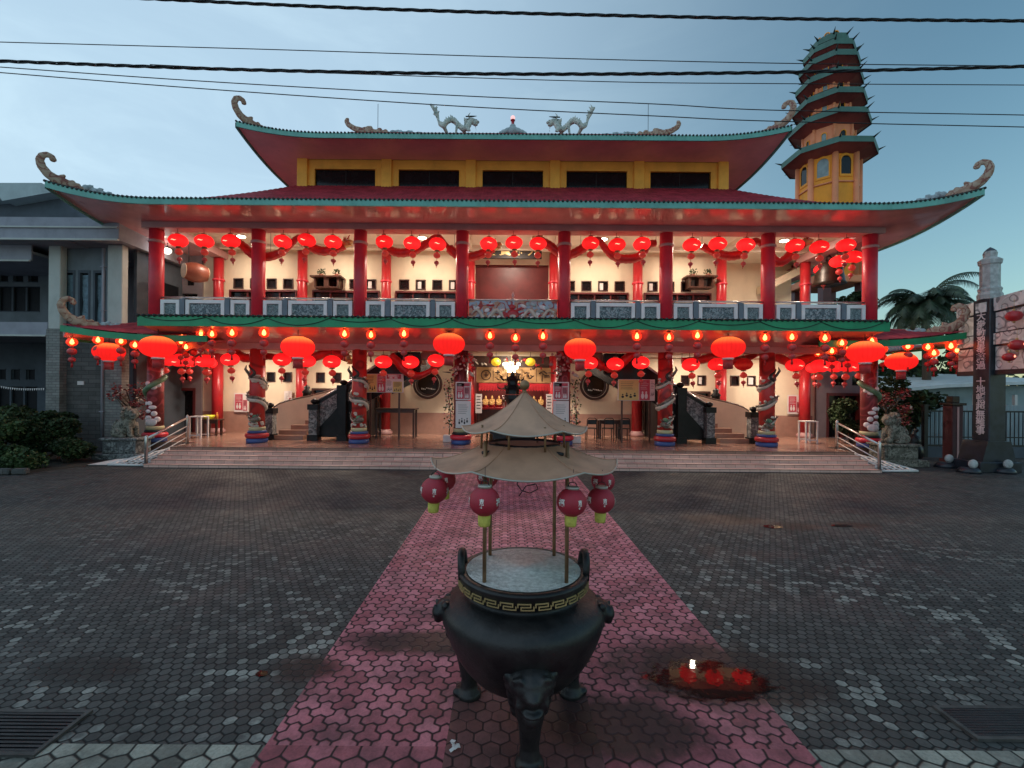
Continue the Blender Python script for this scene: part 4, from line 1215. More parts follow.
# carved tan signboard over the entrance
x0, x1 = P(476.5, 375, 19.6).x, P(553, 375, 19.6).x
zb, zt_ = P(513, 383, 19.6).z, P(513, 367.5, 19.6).z
b = MB(); b.b2(x0, x1, 19.56, 19.66, zb, zt_, bev=.02)
sg = part('signboard', b, M['wood_tan'], label='carved tan wooden board over the shrine door')
k = MB(); n = 5; wd = (x1-x0-.2)/n; rr = random.Random(3)
for i in range(n):
    cx = x0+.1+wd*(i+.5); cz = (zb+zt_)/2
    if i: k.b2(cx-wd/2-.012, cx-wd/2+.012, 19.545, 19.557, zb+.06, zt_-.06)
    if i == 0: 
        k.tube([(cx+.2*cos(a*.35), 19.55, cz+.2*sin(a*.35)) for a in range(19)], .022, 5); k.b2(cx-.1, cx+.1, 19.54, 19.557, cz-.02, cz+.02); k.b2(cx-.02, cx+.02, 19.535, 19.557, cz-.1, cz+.12)
    else:
        for t in range(7):
            a = rr.choice([0, pi/2, .6, -.6]); L_ = rr.uniform(.05, .13); px_, pz_ = cx+rr.uniform(-.16, .16), cz+rr.uniform(-.15, .15)
            k.tube([(px_-L_*cos(a), 19.55, pz_-L_*sin(a)), (px_+L_*cos(a), 19.55, pz_+L_*sin(a))], .02, 4)
part('carving', k, M['frame_dark'], sg)
k = MB(); k.b2(x0+.1, x1-.1, 19.6, 19.62, zb-.30, zb-.02)
for i in range(26): k.b2(x0+.12+i*.118, x0+.17+i*.118, 19.57, 19.598, zb-.34, zb-.12)
part('fringe', k, M['red_paint'], sg)
b = MB(); b.b2(-1.62, 1.62, 19.62, 19.9, 3.30, 4.05)
for i in range(30):
    b.ell((rr.uniform(-1.5, 1.5), 19.58, rr.uniform(3.3, 3.75)), (rr.uniform(.04, .12), .05, rr.uniform(.03, .08)), 8, 5, mi=rr.choice([0, 1, 2]), R=Matrix.Rotation(rr.uniform(0, 3), 3, 'Y'))
part('carved_lintel', b, [M['frame_dark'], M['cloud_grey'], M['base_red']])
# upper hall doors and black plaque with gilt characters
b = MB(); b.b2(-1.6, 1.6, 20.1, 20.2, 4.6, 7.9)
dr = part('door', b, M['maroon'], label='tall dark red balcony doors')
k = MB(); k.b2(-.012, .012, 20.08, 20.1, 4.6, 7.4)
for s in (-1, 1):
    k.b2(s*.2, s*1.4, 20.085, 20.099, 4.8, 5.9); k.b2(s*.2, s*1.4, 20.085, 20.099, 6.05, 7.3)
k.build_each('door_panel', M['maroon'], dr)
pc = P(513, 250.5, 19.5)
b = MB(); b.b2(-1.25, 1.25, 19.45, 19.53, pc.z-.36, pc.z+.34, bev=.02)
pl = part('name_plaque', b, M['dark'], label='black plaque with gilt characters over the balcony doors')
k = MB()
for i, ch in enumerate('殿寶雄大'):
    k.text(ch, .52, Matrix.Translation((-.9+.6*i, 19.445, pc.z-.02)) @ Matrix.Rotation(radians(90), 4, 'X'), .006, bold=.008)
part('lettering', k, M['gold'], pl)

# altar with gilt figures inside the shrine
alt = thing('altar_table', 'long red altar table inside the middle shrine room', 'altar', (0, 22.0, .5))
b = MB(); b.b2(-1.65, 1.65, 21.7, 22.4, 1.52, 1.62, bev=.01); b.build('table_top', M['red_paint'], alt)
b = MB(); b.b2(-1.6, 1.6, 21.75, 22.35, .9, 1.52); b.build('front_panel', M['wood'], alt)
b = MB()
for sx in (-1, 1):
    for y in (21.78, 22.32): b.b2(sx*1.55-.06, sx*1.55+.06, y-.06, y+.06, .5, .9)
b.build_each('leg', M['wood'], alt)
def statue(name='gilt_statue'):
    r = thing(name, 'x', 'statue')
    b = MB(); b.lathe([(.13, 0), (.15, .05), (.12, .10), (.13, .12)], n=14); b.build('lotus_base', M['base_red'], r, True)
    b = MB(); b.ell((0, 0, .19), (.13, .10, .08), 12, 8); b.ell((0, 0, .30), (.085, .065, .12), 12, 8); b.ell((0, -.01, .455), (.052, .052, .065), 12, 8); b.ell((0, 0, .525), (.028, .028, .03), 8, 6)
    for s in (-1, 1): b.tube([(s*.08, 0, .38), (s*.12, -.03, .28), (s*.04, -.09, .23)], [.035, .03, .022], 7)
    b.build('figure', M['glow_gilt'], r, True, voxel=.012)
    return r
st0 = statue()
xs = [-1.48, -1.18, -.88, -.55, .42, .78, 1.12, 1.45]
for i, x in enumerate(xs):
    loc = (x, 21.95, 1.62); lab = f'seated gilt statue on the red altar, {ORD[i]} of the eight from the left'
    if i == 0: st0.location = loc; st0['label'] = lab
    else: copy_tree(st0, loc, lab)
for o in [o for o in COL.objects if o.name.startswith('gilt_statue')]: o['group'] = 'gilt statues on the altar'
for i, x in enumerate((-.32, -.15, .02, .2)):
    v = thing('offering_vase', f'small white offering vase of flowers on the altar, {ORD[i]} from the left', 'vase', (x, 21.85, 1.62), 'offering vases')
    b = MB(); b.lathe([(.05, 0), (.07, .08), (.03, .17), (.05, .22)], n=12); b.build('vase', M['white_cloud'], v, True)
    b = MB(); rr = random.Random(i)
    for t in range(14):
        d = Vector((rr.uniform(-.11, .11), rr.uniform(-.06, .06), rr.uniform(.32, .55))); b.tube([(0, 0, .2), d], [.006, .004], 4, mi=1); b.ell(d, .03, 6, 4)
    b.build('flowers', [M['white_cloud'], M['leaf2']], v, True)
# chandelier
ch = thing('chandelier', 'lit crystal chandelier hanging at the shrine entrance', 'chandelier', (0, 19.0, 4.08))
b = MB(); b.cyl((0, 0, -.55), (0, 0, .02), .012, n=6); b.lathe([(.08, 0), (.08, .02)], n=12); b.build('chain', M['gold'], ch, True)
b = MB()
for k_, (R_, z) in enumerate(((.34, -.58), (.25, -.72), (.15, -.86))):
    for i in range(18):
        a = 2*pi*i/18; b.ell((R_*cos(a), R_*sin(a), z), (.03, .03, .065), 6, 5)
b.build('crystals', M['crystal'], ch, True)
b = MB()
for R_, z in ((.34, -.52), (.25, -.66), (.15, -.80)): b.tube([(R_*cos(i*pi/10), R_*sin(i*pi/10), z) for i in range(21)], .015, 5)
b.build('frame_ring', M['gold'], ch, True)
# bright lamp cluster above it
for i, sx in enumerate((-1, 1)):
    q = P(496 if sx < 0 else 530.5, 362, 18.9)
    t = thing('yellow_lantern', ('left' if sx < 0 else 'right')+' yellow round lantern above the carved tan signboard', 'lantern', q, 'yellow lanterns over the shrine')
    b = MB(); b.ell((0, 0, 0), (.20, .20, .17), 16, 10); b.build('shade', glow('yellow_shade', (1, .62, .03), .45) if sx < 0 else bpy.data.materials['yellow_shade'], t, True)
    b = MB(); b.cyl((0, 0, .16), (0, 0, 4.09-q.z), .01, n=5); b.build('cord', M['cable'], t, True)

# tall black incense tower at the top of the steps
q = P(513, 440, 15.55)
it = thing('incense_tower', 'black pagoda shaped incense tower on the terrace behind the burner canopy', 'incense burner', (0, 15.55, .5))
b = MB(); b.b2(-.75, .75, -.4, .4, .002, .55, bev=.03); b.b2(-.6, .6, -.33, .33, .55, .72, bev=.02); b.build('plinth', M['iron'], it, True)
b = MB(); b.lathe([(.28, .72), (.16, .8), (.13, 1.35), (.2, 1.5), (.26, 1.62), (.26, 1.75)], n=6, smooth=False); b.build('stem', M['iron'], it, True)
for z, r in ((1.78, .36), (2.08, .27)):
    b = MB()
    b.lathe([(r*.62, z), (r*.62, z+.16)], n=6, smooth=False); b.lathe([(r*1.18, z+.155), (r*.75, z+.24), (r*.45, z+.32)], n=6, smooth=False)
    for i in range(6):
        a = 2*pi*i/6; b.tube([(r*1.1*cos(a), r*1.1*sin(a), z+.165), (r*1.35*cos(a), r*1.35*sin(a), z+.21), (r*1.45*cos(a), r*1.45*sin(a), z+.32)], [.03, .025, .008], 5)
    b.build('tier_roof', M['iron'], it, True)
b = MB(); b.lathe([(.06, 2.38), (.09, 2.44), (.03, 2.52), (.0, 2.62)], n=8); b.build('finial', M['iron'], it, True)

# ------------------------------------------------------------------ notice boards, posters, furniture
def panda_poster(b, x0, x1, z0, z1, y, kind, rr):
    """one printed sheet; mats: 0 white 1 yellow 2 crimson 3 ink 4 pale"""
    b.b2(x0, x1, y-.012, y, z0, z1, mi=kind)
    w_, h = x1-x0, z1-z0
    for i in range(5):
        zz = z1-h*(.10+.085*i); b.b2(x0+w_*.1, x1-w_*rr.uniform(.1, .35), y-.016, y-.0125, zz-.012, zz, mi=3 if kind != 2 else 0)
    if kind == 1 or kind == 0:
        for i in range(4):
            cx = x0+w_*(.2+.2*i); cz = z0+h*(.16+.06*(i % 2))
            b.add([(cx+w_*.07*cos(a*pi/6), y-.0165, cz+h*.06*sin(a*pi/6)) for a in range(12)], [tuple(range(12))], 3)
            b.add([(cx+w_*.04*cos(a*pi/6), y-.0165, cz+h*.11+h*.035*sin(a*pi/6)) for a in range(12)], [tuple(range(12))], 3)
    else:
        for i in range(2):
            cx = x0+w_*(.3+.35*i); cz = z0+h*.2
            b.add([(cx+w_*.15*cos(a*pi/6), y-.0165, cz+h*.14*sin(a*pi/6)) for a in range(12)], [tuple(range(12))], 0)
            b.add([(cx+w_*.08*cos(a*pi/6), y-.0168, cz+h*.18+h*.06*sin(a*pi/6)) for a in range(12)], [tuple(range(12))], 0)
PM = [M['paper_white'], M['paper_yellow'], M['paper_pink'], M['ink'], M['ball_pink']]
for s, x0p, x1p, y0p, y1p in ((-1, 365.5, 403.5, 374, 392.5), (1, 618, 655, 379.5, 400.5)):
    Yb = 17.0
    a, c2 = P(x0p, y1p, Yb), P(x1p, y0p, Yb)
    nb = thing('notice_board', ('left' if s < 0 else 'right')+' white notice board with yellow and crimson posters before the stairs', 'notice board', ((a.x+c2.x)/2, Yb, .5), 'notice boards')
    b = MB(); b.b2(a.x, c2.x, Yb, Yb+.05, a.z, c2.z, bev=.01); b.build('board', M['paper_white'], nb)
    rr = random.Random(5); W = c2.x-a.x; H_ = c2.z-a.z
    b = MB()
    if s < 0: spec = [(0, .29, 0, 1, 1), (.31, .53, 0, 1, 2), (.54, .72, 0, .72, 0), (.73, .98, 0, .6, 1), (.56, .95, .75, 1, 2)]
    else: spec = [(0, .56, 0, 1, 1), (.58, .87, 0, 1, 2), (.88, 1.0, .1, 1, 0)]
    for (f0, f1, g0, g1, kd) in spec: panda_poster(b, a.x+.02+(W-.04)*f0, a.x+.02+(W-.04)*f1, a.z+.02+(H_-.04)*g0, a.z+.02+(H_-.04)*g1, Yb-.001, kd, rr)
    b.build('posters', PM, nb)
    b = MB()
    for f in (.12, .88): b.b2(a.x+W*f-.03, a.x+W*f+.03, Yb+.052, Yb+.11, .5, c2.z-.05)
    b.build('stand', M['wood'], nb)
# tall poster panels tied to the two middle columns
for s, x0p, x1p in ((-1, 455.5, 471), (1, 553, 569)):
    Yb = 15.86; rr = random.Random(2)
    for (y0p, y1p, kd, nm) in ((382, 400, 2, 'crimson and white poster'), (401, 428, 0, 'white poster with black drawings')):
        a, c2 = P(x0p, y1p, Yb), P(x1p, y0p, Yb)
        po = thing('poster', f"{nm} fixed to the {'left' if s < 0 else 'right'} middle column beside the shrine", 'poster', ((a.x+c2.x)/2, Yb, a.z), 'posters on the middle columns')
        b = MB(); b.b2(a.x, c2.x, Yb+.002, Yb+.02, a.z, c2.z); b.build('sheet', M['paper_white'], po)
        b = MB()
        if kd == 2: panda_poster(b, a.x+.04, a.x+(c2.x-a.x)*.55, a.z+.04, c2.z-.04, Yb, 2, rr); panda_poster(b, a.x+(c2.x-a.x)*.58, c2.x-.04, a.z+.04, c2.z-.18, Yb, 4, rr); b.b2(a.x+.04, c2.x-.04, Yb-.012, Yb, c2.z-.15, c2.z-.04, mi=2)
        else: panda_poster(b, a.x+.04, c2.x-.04, a.z+.05, c2.z-.05, Yb, 0, rr)
        b.build('print', PM, po)
# white leaflet boards at the inside of the shrine doorway
for s in (-1, 1):
    Yb = 18.9; a, c2 = P(475.5 if s < 0 else 546, 413, Yb), P(482 if s < 0 else 552.5, 394, Yb)
    lb = thing('leaflet_board', f"narrow white leaflet board at the {'left' if s < 0 else 'right'} edge of the shrine doorway", 'sign', ((a.x+c2.x)/2, Yb, .5), 'leaflet boards')
    b = MB(); b.b2(a.x, c2.x, Yb, Yb+.03, a.z, c2.z)
    for i in range(5): b.b2(a.x+.04, c2.x-.05-.02*(i % 2), Yb-.004, Yb-.001, c2.z-.12-.12*i, c2.z-.09-.12*i, mi=1)
    b.build('board', [M['paper_white'], M['ink']], lb)
    b = MB(); b.b2((a.x+c2.x)/2-.02, (a.x+c2.x)/2+.02, Yb+.035, Yb+.06, .5, a.z+.2); b.b2(a.x, c2.x, Yb-.1, Yb+.15, .5, .53); b.build('stand', M['wood'], lb)
# posters pasted in the big windows
for (x0p, x1p, y0p, y1p, kd, txt) in ((234, 248.5, 393, 412, 2, 'crimson and white poster in the left ground floor window'), (284, 292, 391, 409, 0, 'white poster on the maroon door left of the stairs'), (787.5, 802, 395, 414, 2, 'crimson and white poster in the right ground floor window')):
    Yb = 19.9; a, c2 = P(x0p, y1p, Yb), P(x1p, y0p, Yb); rr = random.Random(9)
    po = thing('poster', txt, 'poster', ((a.x+c2.x)/2, Yb, a.z), 'posters on the back wall')
    b = MB(); b.b2(a.x, c2.x, Yb+.002, Yb+.02, a.z, c2.z); b.build('sheet', M['paper_white'], po)
    b = MB(); panda_poster(b, a.x+.05, a.x+(c2.x-a.x)*.6, a.z+.1, c2.z-.06, Yb, kd, rr); panda_poster(b, a.x+(c2.x-a.x)*.64, c2.x-.05, a.z+.06, c2.z-.3, Yb, 4, rr); b.build('print', PM, po)

def table(label, x0, x1, y0, y1, ztop, m, name='table', th=.05):
    t = thing(name, label, 'table', ((x0+x1)/2, (y0+y1)/2, .5))
    b = MB(); b.b2(x0, x1, y0, y1, ztop-th, ztop, bev=.012); b.build('table_top', m, t)
    b = MB(); b.b2(x0+.08, x1-.08, y0+.05, y0+.08, ztop-th-.12, ztop-th-.002); b.build('apron', m, t)
    for sx in (x0+.09, x1-.09):
        for sy in (y0+.09, y1-.09):
            b = MB(); b.b2(sx-.035, sx+.035, sy-.035, sy+.035, .5, ztop-th); b.build('leg', m, t)
    return t
a, c2 = P(376, 408, 18.3), P(417, 408, 18.3)
table('long dark wooden table below the left notice board', a.x, c2.x, 18.0, 18.7, a.z, M['wood'])
a, c2 = P(597, 412, 18.6), P(620, 412, 18.6)
table('dark table with black chairs under the right round window', a.x, c2.x, 18.3, 18.9, 1.28, M['wood'])
a, c2 = P(205, 421, 18.6), P(222, 421, 18.6)
table('low dark side table holding yellow things at the left wall', a.x, c2.x, 18.3, 18.8, 1.17, M['wood'])
tb = thing('plastic_tray', 'bright yellow plastic tray on the low dark side table', 'tray', (P(209, 418, 18.5).x, 18.5, 1.172))
b = MB(); b.lathe([(.16, 0), (.22, .16), (.21, .16), (.15, .02)], n=14); b.build('bowl', M['yellow_plastic'], tb, True)
tb = thing('orange_bottle', 'orange bottle leaning beside the yellow plastic tray', 'bottle', (P(217, 418, 18.5).x, 18.5, 1.172))
b = MB(); b.lathe([(.05, 0), (.05, .16), (.02, .22), (.02, .27)], n=10); b.build('body', M['orange_plastic'], tb, True)
for j, (px, txt) in enumerate(((591, 'left'), (608, 'middle'), (624, 'right'))):
    q = P(px, 412, 18.1)
    chn = thing('chair', f'{txt} black metal chair of the three at the dark table under the round window', 'chair', (q.x, 18.1, .5), 'black chairs at the dark table')
    b = MB(); b.b2(-.2, .2, -.2, .2, .44, .47, bev=.01); b.build('seat', M['iron'], chn, True)
    b = MB(); b.tube([(-.19, -.19, .0), (-.18, -.2, .8), (-.12, -.22, .86), (.12, -.22, .86), (.18, -.2, .8), (.19, -.19, 0)], .018, 6); b.b2(-.16, .16, -.225, -.21, .62, .80); b.build('backrest', M['iron'], chn, True)
    b = MB(); b.cyl((-.18, .18, 0), (-.18, .18, .44), .016, n=6); b.cyl((.18, .18, 0), (.18, .18, .44), .016, n=6); b.build('leg', M['iron'], chn, True)
# white stools near both ends
for s, px, txt in ((-1, 199, 'white metal stand at the left end of the hall by the drum bay'), (1, 808, 'white metal stand at the right end of the hall by the railing')):
    q = P(px, 420, 17.6)
    t = thing('metal_stand', txt, 'stand', (q.x, 17.6, .5), 'white metal stands')
    b = MB(); b.b2(-.24, .24, -.24, .24, .80, .84); b.build('top', M['white_metal'], t, True)
    for sx in (-1, 1):
        for sy in (-1, 1):
            b = MB(); b.b2(sx*.21-.025, sx*.21+.025, sy*.21-.025, sy*.21+.025, 0.002, .80); b.build('leg', M['white_metal'], t, True)
    b = MB(); b.b2(-.19, .19, -.225, -.195, .1, .14); b.b2(-.19, .19, .195, .225, .1, .14); b.build('brace', M['white_metal'], t, True)
# flower stands beside the shrine door
for s, px in ((-1, 449), (1, 575)):
    q = P(px, 433, 16.9)
    t = thing('flower_stand', f"tall artificial flower stand {'left' if s < 0 else 'right'} of the shrine door", 'flower stand', (q.x, 16.9, .5), 'flower stands')
    b = MB(); b.b2(-.2, .2, -.18, .18, .002, .26, bev=.02); b.build('pot', M['paper_white'], t, True)
    b = MB(); rr = random.Random(6+s)
    b.tube([(0, 0, .2), (.05, 0, 1.0), (-.03, 0, 1.8), (0, 0, 2.2)], [.02, .018, .014, .01], 6, mi=2)
    for i in range(150):
        z = rr.uniform(.5, 2.35); a = rr.uniform(0, 6.3); r_ = rr.uniform(.05, .24)
        d = Vector((r_*cos(a), r_*sin(a), z)); n_ = rr.choice([0, 0, 1, 2, 2])
        b.ell(d, (rr.uniform(.02, .045), rr.uniform(.015, .04), rr.uniform(.02, .04)), 5, 4, mi=n_)
    b.build('flowers', [M['cloud_grey'], M['ball_pink'], M['leaf2']], t, True)
# balcony: drum, bell, small shelves with plants
q = P(195.5, 272.5, 18.2)
t = thing('hanging_drum', 'red brown barrel drum hanging at the left end of the balcony', 'drum', q)
b = MB(); R_ = Matrix.Rotation(radians(72), 3, 'Z') @ Matrix.Rotation(radians(90), 3, 'Y')
k = MB().lathe([(.28, -.40), (.36, -.2), (.39, 0), (.36, .2), (.28, .40)], n=24)
R_ = Matrix.Rotation(radians(54), 3, 'Z') @ Matrix.Rotation(radians(-90), 3, 'Y')
b.add([R_ @ Vector(v) for v in k.v], [f for f in k.f if len(f) == 4], 0, True); b.build('barrel', M['drum'], t, True)
for z in (-.402, .402):
    k = MB().lathe([(.285, z-.01), (.285, z+.01)], n=24); b = MB(); b.add([R_ @ Vector(v) for v in k.v], k.f); b.build('skin', M['skin_drum'], t, True)
b = MB(); b.cyl((.2, .1, .3), (.2, .1, 8.5-q.z), .012, n=5); b.cyl((-.2, -.1, .3), (-.2, -.1, 8.5-q.z), .012, n=5); b.build('rope', M['cable'], t, True)
q = P(829, 285, 18.6)
t = thing('temple_bell', 'large dark bronze bell hanging at the right end of the balcony', 'bell', q)
b = MB(); b.lathe([(.58, .0), (.60, .04), (.54, .12), (.50, .4), (.44, .72), (.30, .88), (.1, .95), (.1, 1.0), (0, 1.0)], n=28); b.build('bell_body', M['bronze'], t, True)
b = MB(); b.tube([(-.12, 0, .95), (-.1, 0, 1.12), (0, 0, 1.18), (.1, 0, 1.12), (.12, 0, .95)], .035, 7); b.cyl((0, 0, 1.15), (0, 0, 8.5-q.z), .02, n=6); b.build('crown_loop', M['bronze'], t, True)
for s, px in ((-1, 327), (1, 700.5)):
    a, c2 = P(px-15.5, 288, 19.6), P(px+15.5, 276.5, 19.6)
    t = thing('wall_shelf', f"dark curved altar shelf on the {'left' if s < 0 else 'right'} part of the balcony wall", 'shelf', ((a.x+c2.x)/2, 19.7, a.z), 'altar shelves on the balcony wall')
    b = MB(); m_ = (a.x+c2.x)/2; b.b2(a.x, c2.x, 19.4, 19.98, c2.z-.06, c2.z); b.b2(a.x+.15, c2.x-.15, 19.5, 19.98, a.z, a.z+.05); b.build('board', M['wood'], t)
    b = MB(); b.b2(a.x+.15, a.x+.2, 19.5, 19.98, a.z+.052, c2.z-.062); b.b2(c2.x-.2, c2.x-.15, 19.5, 19.98, a.z+.052, c2.z-.062); b.b2(m_-.1, m_+.1, 19.5, 19.98, a.z+.052, c2.z-.062); b.build_each('side_board', M['wood'], t)
    for j, f in enumerate((.28, .78)):
        p = thing('potted_plant', f"small potted plant at the {'left' if j == 0 else 'right'} end of the {'left' if s < 0 else 'right'} altar shelf", 'plant', (a.x+(c2.x-a.x)*f, 19.7, c2.z+.002), 'potted plants on the altar shelves')
        b = MB(); b.lathe([(.07, 0), (.09, .12), (.08, .12)], n=10); b.build('pot', M['drum'], p, True)
        b = MB(); rr = random.Random(j+5)
        for i in range(40):
            d = Vector((rr.gauss(0, .08), rr.gauss(0, .05), rr.uniform(.13, .34))); b.ell(d, (.03, .012, .022), 5, 4, R=Matrix.Rotation(rr.uniform(0, 3), 3, 'Y'))
        b.build('leaves', M['leaf'], p, True)

# ------------------------------------------------------------------ ceiling lamps (the photo shows them lit)
def ceiling_lamp(x, y, z, label, power, r=.16):
    t = thing('ceiling_lamp', label, 'lamp', (x, y, z), 'lit ceiling lamps')
    b = MB(); b.lathe([(r+.03, 0), (r+.03, -.04), (r, -.05)], n=18); b.build('housing', M['rail_white'], t, True)
    b = MB(); b.add([(r*cos(i*pi/9), r*sin(i*pi/9), -.055) for i in range(18)][::-1], [tuple(range(18))]); b.ell((0, 0, -.055), (r*.8, r*.8, .05), 14, 6); b.build('bulb', M['lamp_white'], t, True)
    l = bpy.data.lights.new('lamp_light', 'AREA'); l.shape = 'DISK'; l.size = .34; l.energy = power; l.color = (1, .85, .68)
    lo = bpy.data.objects.new('lamp_light', l); COL.objects.link(lo); lo.parent = t; lo.location = (0, 0, -.115)
UP_W, LOW_W = 88, 105
for i, x in enumerate(BAYX):
    ceiling_lamp(x, 18.3, 8.5, f'lit ceiling lamp of the balcony in {BAY_UP[i]}', UP_W*(1.3 if i in (3, 6) else 1))
    ceiling_lamp(x, 18.3, 4.1, f'lit ceiling lamp of the ground floor hall in {BAY_LOW[i]}', LOW_W)
ceiling_lamp(0, 22.0, 4.12, 'lit ceiling lamp inside the middle shrine room', 90)
ceiling_lamp(11, 22.3, 8.5, 'lit ceiling lamp over the stair hall at the right end', 70)
q = P(167.5, 251, 18.2)
t = thing('wall_lamp', 'bright white lamp on the dull end wall left of the hanging drum', 'lamp', (q.x, 18.2, q.z))
b = MB(); b.ell((0, 0, 0), (.13, .13, .11), 14, 10); b.build('bulb', M['lamp_white'], t, True)
b = MB(); b.cyl((0, 0, .09), (0, 0, 8.5-q.z), .012, n=5); b.cyl((0, 0, .08), (0, 0, .16), .06, n=10); b.build('cord', M['cable'], t, True)
l = bpy.data.lights.new('lamp_light', 'POINT'); l.energy = 8; l.color = (.9, .95, 1); l.shadow_soft_size = .15
lo = bpy.data.objects.new('lamp_light', l); COL.objects.link(lo); lo.parent = t; lo.location = (0, -.25, -.1)
# ================================================================== lanterns
def lantern_small(glowm, label='x'):
    t = thing('hanging_lantern', label, 'lantern')
    b = MB(); pr = []
    for i in range(13):
        a = -pi/2+pi*i/12*.88+.19; pr.append((max(.07, .30*cos(a)), .225*sin(a)))
    b.lathe(pr, n=36, lobes=12, amp=.025); b.build('shade', glowm, t, True)
    b = MB(); b.lathe([(.085, .20), (.085, .25), (.04, .27)], n=14); b.lathe([(.09, -.25), (.085, -.20)], n=14); b.build('cap', M['pole'], t, True)
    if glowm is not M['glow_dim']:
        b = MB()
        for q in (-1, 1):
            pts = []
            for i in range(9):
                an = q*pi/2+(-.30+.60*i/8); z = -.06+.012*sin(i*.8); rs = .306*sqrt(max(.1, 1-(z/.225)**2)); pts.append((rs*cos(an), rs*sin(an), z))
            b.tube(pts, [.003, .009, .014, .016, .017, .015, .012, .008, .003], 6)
        b.build('glow_streak', M['surface_glow'], t, True)  # glowing strip on the outside stands in for the tube within
    b = MB(); b.cyl((0, 0, -.25), (0, 0, -.85), .008, n=5); b.build('string', M['cloth_red'], t, True)
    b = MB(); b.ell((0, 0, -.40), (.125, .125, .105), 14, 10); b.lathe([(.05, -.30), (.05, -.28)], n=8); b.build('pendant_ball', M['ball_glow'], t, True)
    b = MB(); b.ell((0, 0, -.66), (.085, .085, .075), 12, 8); b.lathe([(.035, -.78), (.03, -.73)], n=8); b.build('pendant_ball', M['ball_red'], t, True)
    b = MB(); b.cyl((0, 0, .26), (0, 0, .62), .008, n=5); b.build('cord', M['cable'], t, True)
    return t
M['ball_glow'] = mat('self_glowing_pendant', (.40, .03, .03), .45, var=.2, scale=9, emit=(1, .06, .03), es=.16)  # faint emission stands in for lantern light falling on the pendant
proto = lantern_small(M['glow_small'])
used = [False]; rt = random.Random(99)
def place_small(loc, label, group, rz=0.0):
    if not used[0]:
        used[0] = True; o = proto; o.location = loc; o['label'] = label; o.rotation_euler = (0, 0, rz)
    else: o = copy_tree(proto, loc, label, rz)
    o.rotation_euler = (radians(rt.uniform(-6, 6)), radians(rt.uniform(-7, 7)), rz)
    o['group'] = group
    return o
POS = ['left', 'middle', 'right']
rr = random.Random(31)
for i, bx in enumerate(BAYX):
    for j in range(3):
        x = bx+(-.9, 0, .9)[j]+rr.uniform(-.04, .04)
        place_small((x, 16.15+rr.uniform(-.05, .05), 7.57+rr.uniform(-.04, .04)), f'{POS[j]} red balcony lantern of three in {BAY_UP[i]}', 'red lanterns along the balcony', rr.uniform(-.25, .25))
for i, (y, z) in enumerate(((17.0, 7.44), (17.8, 7.5), (18.7, 7.44))):
    place_small((12.6, y, z), f'red lantern beside the bell at the right balcony end, {ORD[i]} from the front', 'red lanterns beside the bell')
for i, bx in enumerate(BAYX):
    if i == 3: continue
    for j in range(3):
        if i == 5 and j == 2: continue
        x = bx+(-.9, 0, .9)[j]+rr.uniform(-.04, .04)
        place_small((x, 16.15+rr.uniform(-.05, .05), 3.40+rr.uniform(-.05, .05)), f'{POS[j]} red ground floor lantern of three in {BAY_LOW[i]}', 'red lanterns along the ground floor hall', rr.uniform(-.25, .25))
dm = lantern_small(M['glow_dim'], 'unlit dark red lantern hanging among the lit ones in the sixth ground floor bay')
dm.location = (P(743.5, 364, 16.6).x, 16.6, 3.42)
for s in (-1, 1):
    for i, y in enumerate((17.2, 18.1, 19.0)):
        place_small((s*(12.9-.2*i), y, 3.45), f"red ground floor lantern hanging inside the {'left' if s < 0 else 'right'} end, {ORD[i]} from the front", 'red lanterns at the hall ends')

# big glowing lanterns along the skirt canopy
def lantern_big(label):
    t = thing('big_lantern', label, 'lantern', group='big red lanterns under the green canopy')
    b = MB(); pr = []
    for i in range(17):
        a = -pi/2+pi*i/16*.86+.22; pr.append((max(.18, .50*cos(a)**.85 if cos(a) > 0 else .18), .335*sin(a)))
    b.lathe(pr, n=72, lobes=24, amp=.016); b.build('shade', M['glow_big'], t, True)
    b = MB(); b.lathe([(.17, .318), (.17, .335), (.12, .36), (.05, .37)], n=22); b.build('top_cap', M['ball_red'], t, True)
    b = MB(); b.lathe([(.16, -.385), (.18, -.36), (.17, -.325)], n=22); b.build('bottom_ring', M['rail_white'], t, True)
    b = MB()
    for i in range(40):
        a = 2*pi*i/40; b.cyl((.14*cos(a), .14*sin(a), -.40), (.135*cos(a), .135*sin(a), -.68), .011, n=4)
    b.build('tassel', M['ball_red'], t, True)
    b = MB(); b.cyl((0, 0, .36), (0, 0, .56), .012, n=5); b.build('cord', M['cable'], t, True)
    return t
bl = lantern_big('x')
big = [(158, 347, 14.55), (298, 347, 14.6), (449, 344, 14.6), (580, 349, 14.6), (728, 347.5, 14.6), (865, 352, 14.55)]
names = ['at the left end above the white cloud column', 'between the second and third dragon columns from the left', 'just left of the shrine door', 'just right of the shrine door', 'between the two right dragon columns', 'at the right end above the white cloud column']
for i, (x, y, Y) in enumerate(big):
    q = P(x, y, Y)
    o = bl if i == 0 else copy_tree(bl)
    o.location = q; o['label'] = 'big glowing red lantern '+names[i]
for (x, y, Y, txt) in ((109, 352, 15.2, 'outermost big red lantern at the left corner eave before the stone wall'), (901, 361.5, 15.2, 'outermost big red lantern at the right corner eave before the palm')):
    o = copy_tree(bl); o.location = P(x, y, Y); o.scale = (.86, .86, .86); o['label'] = txt

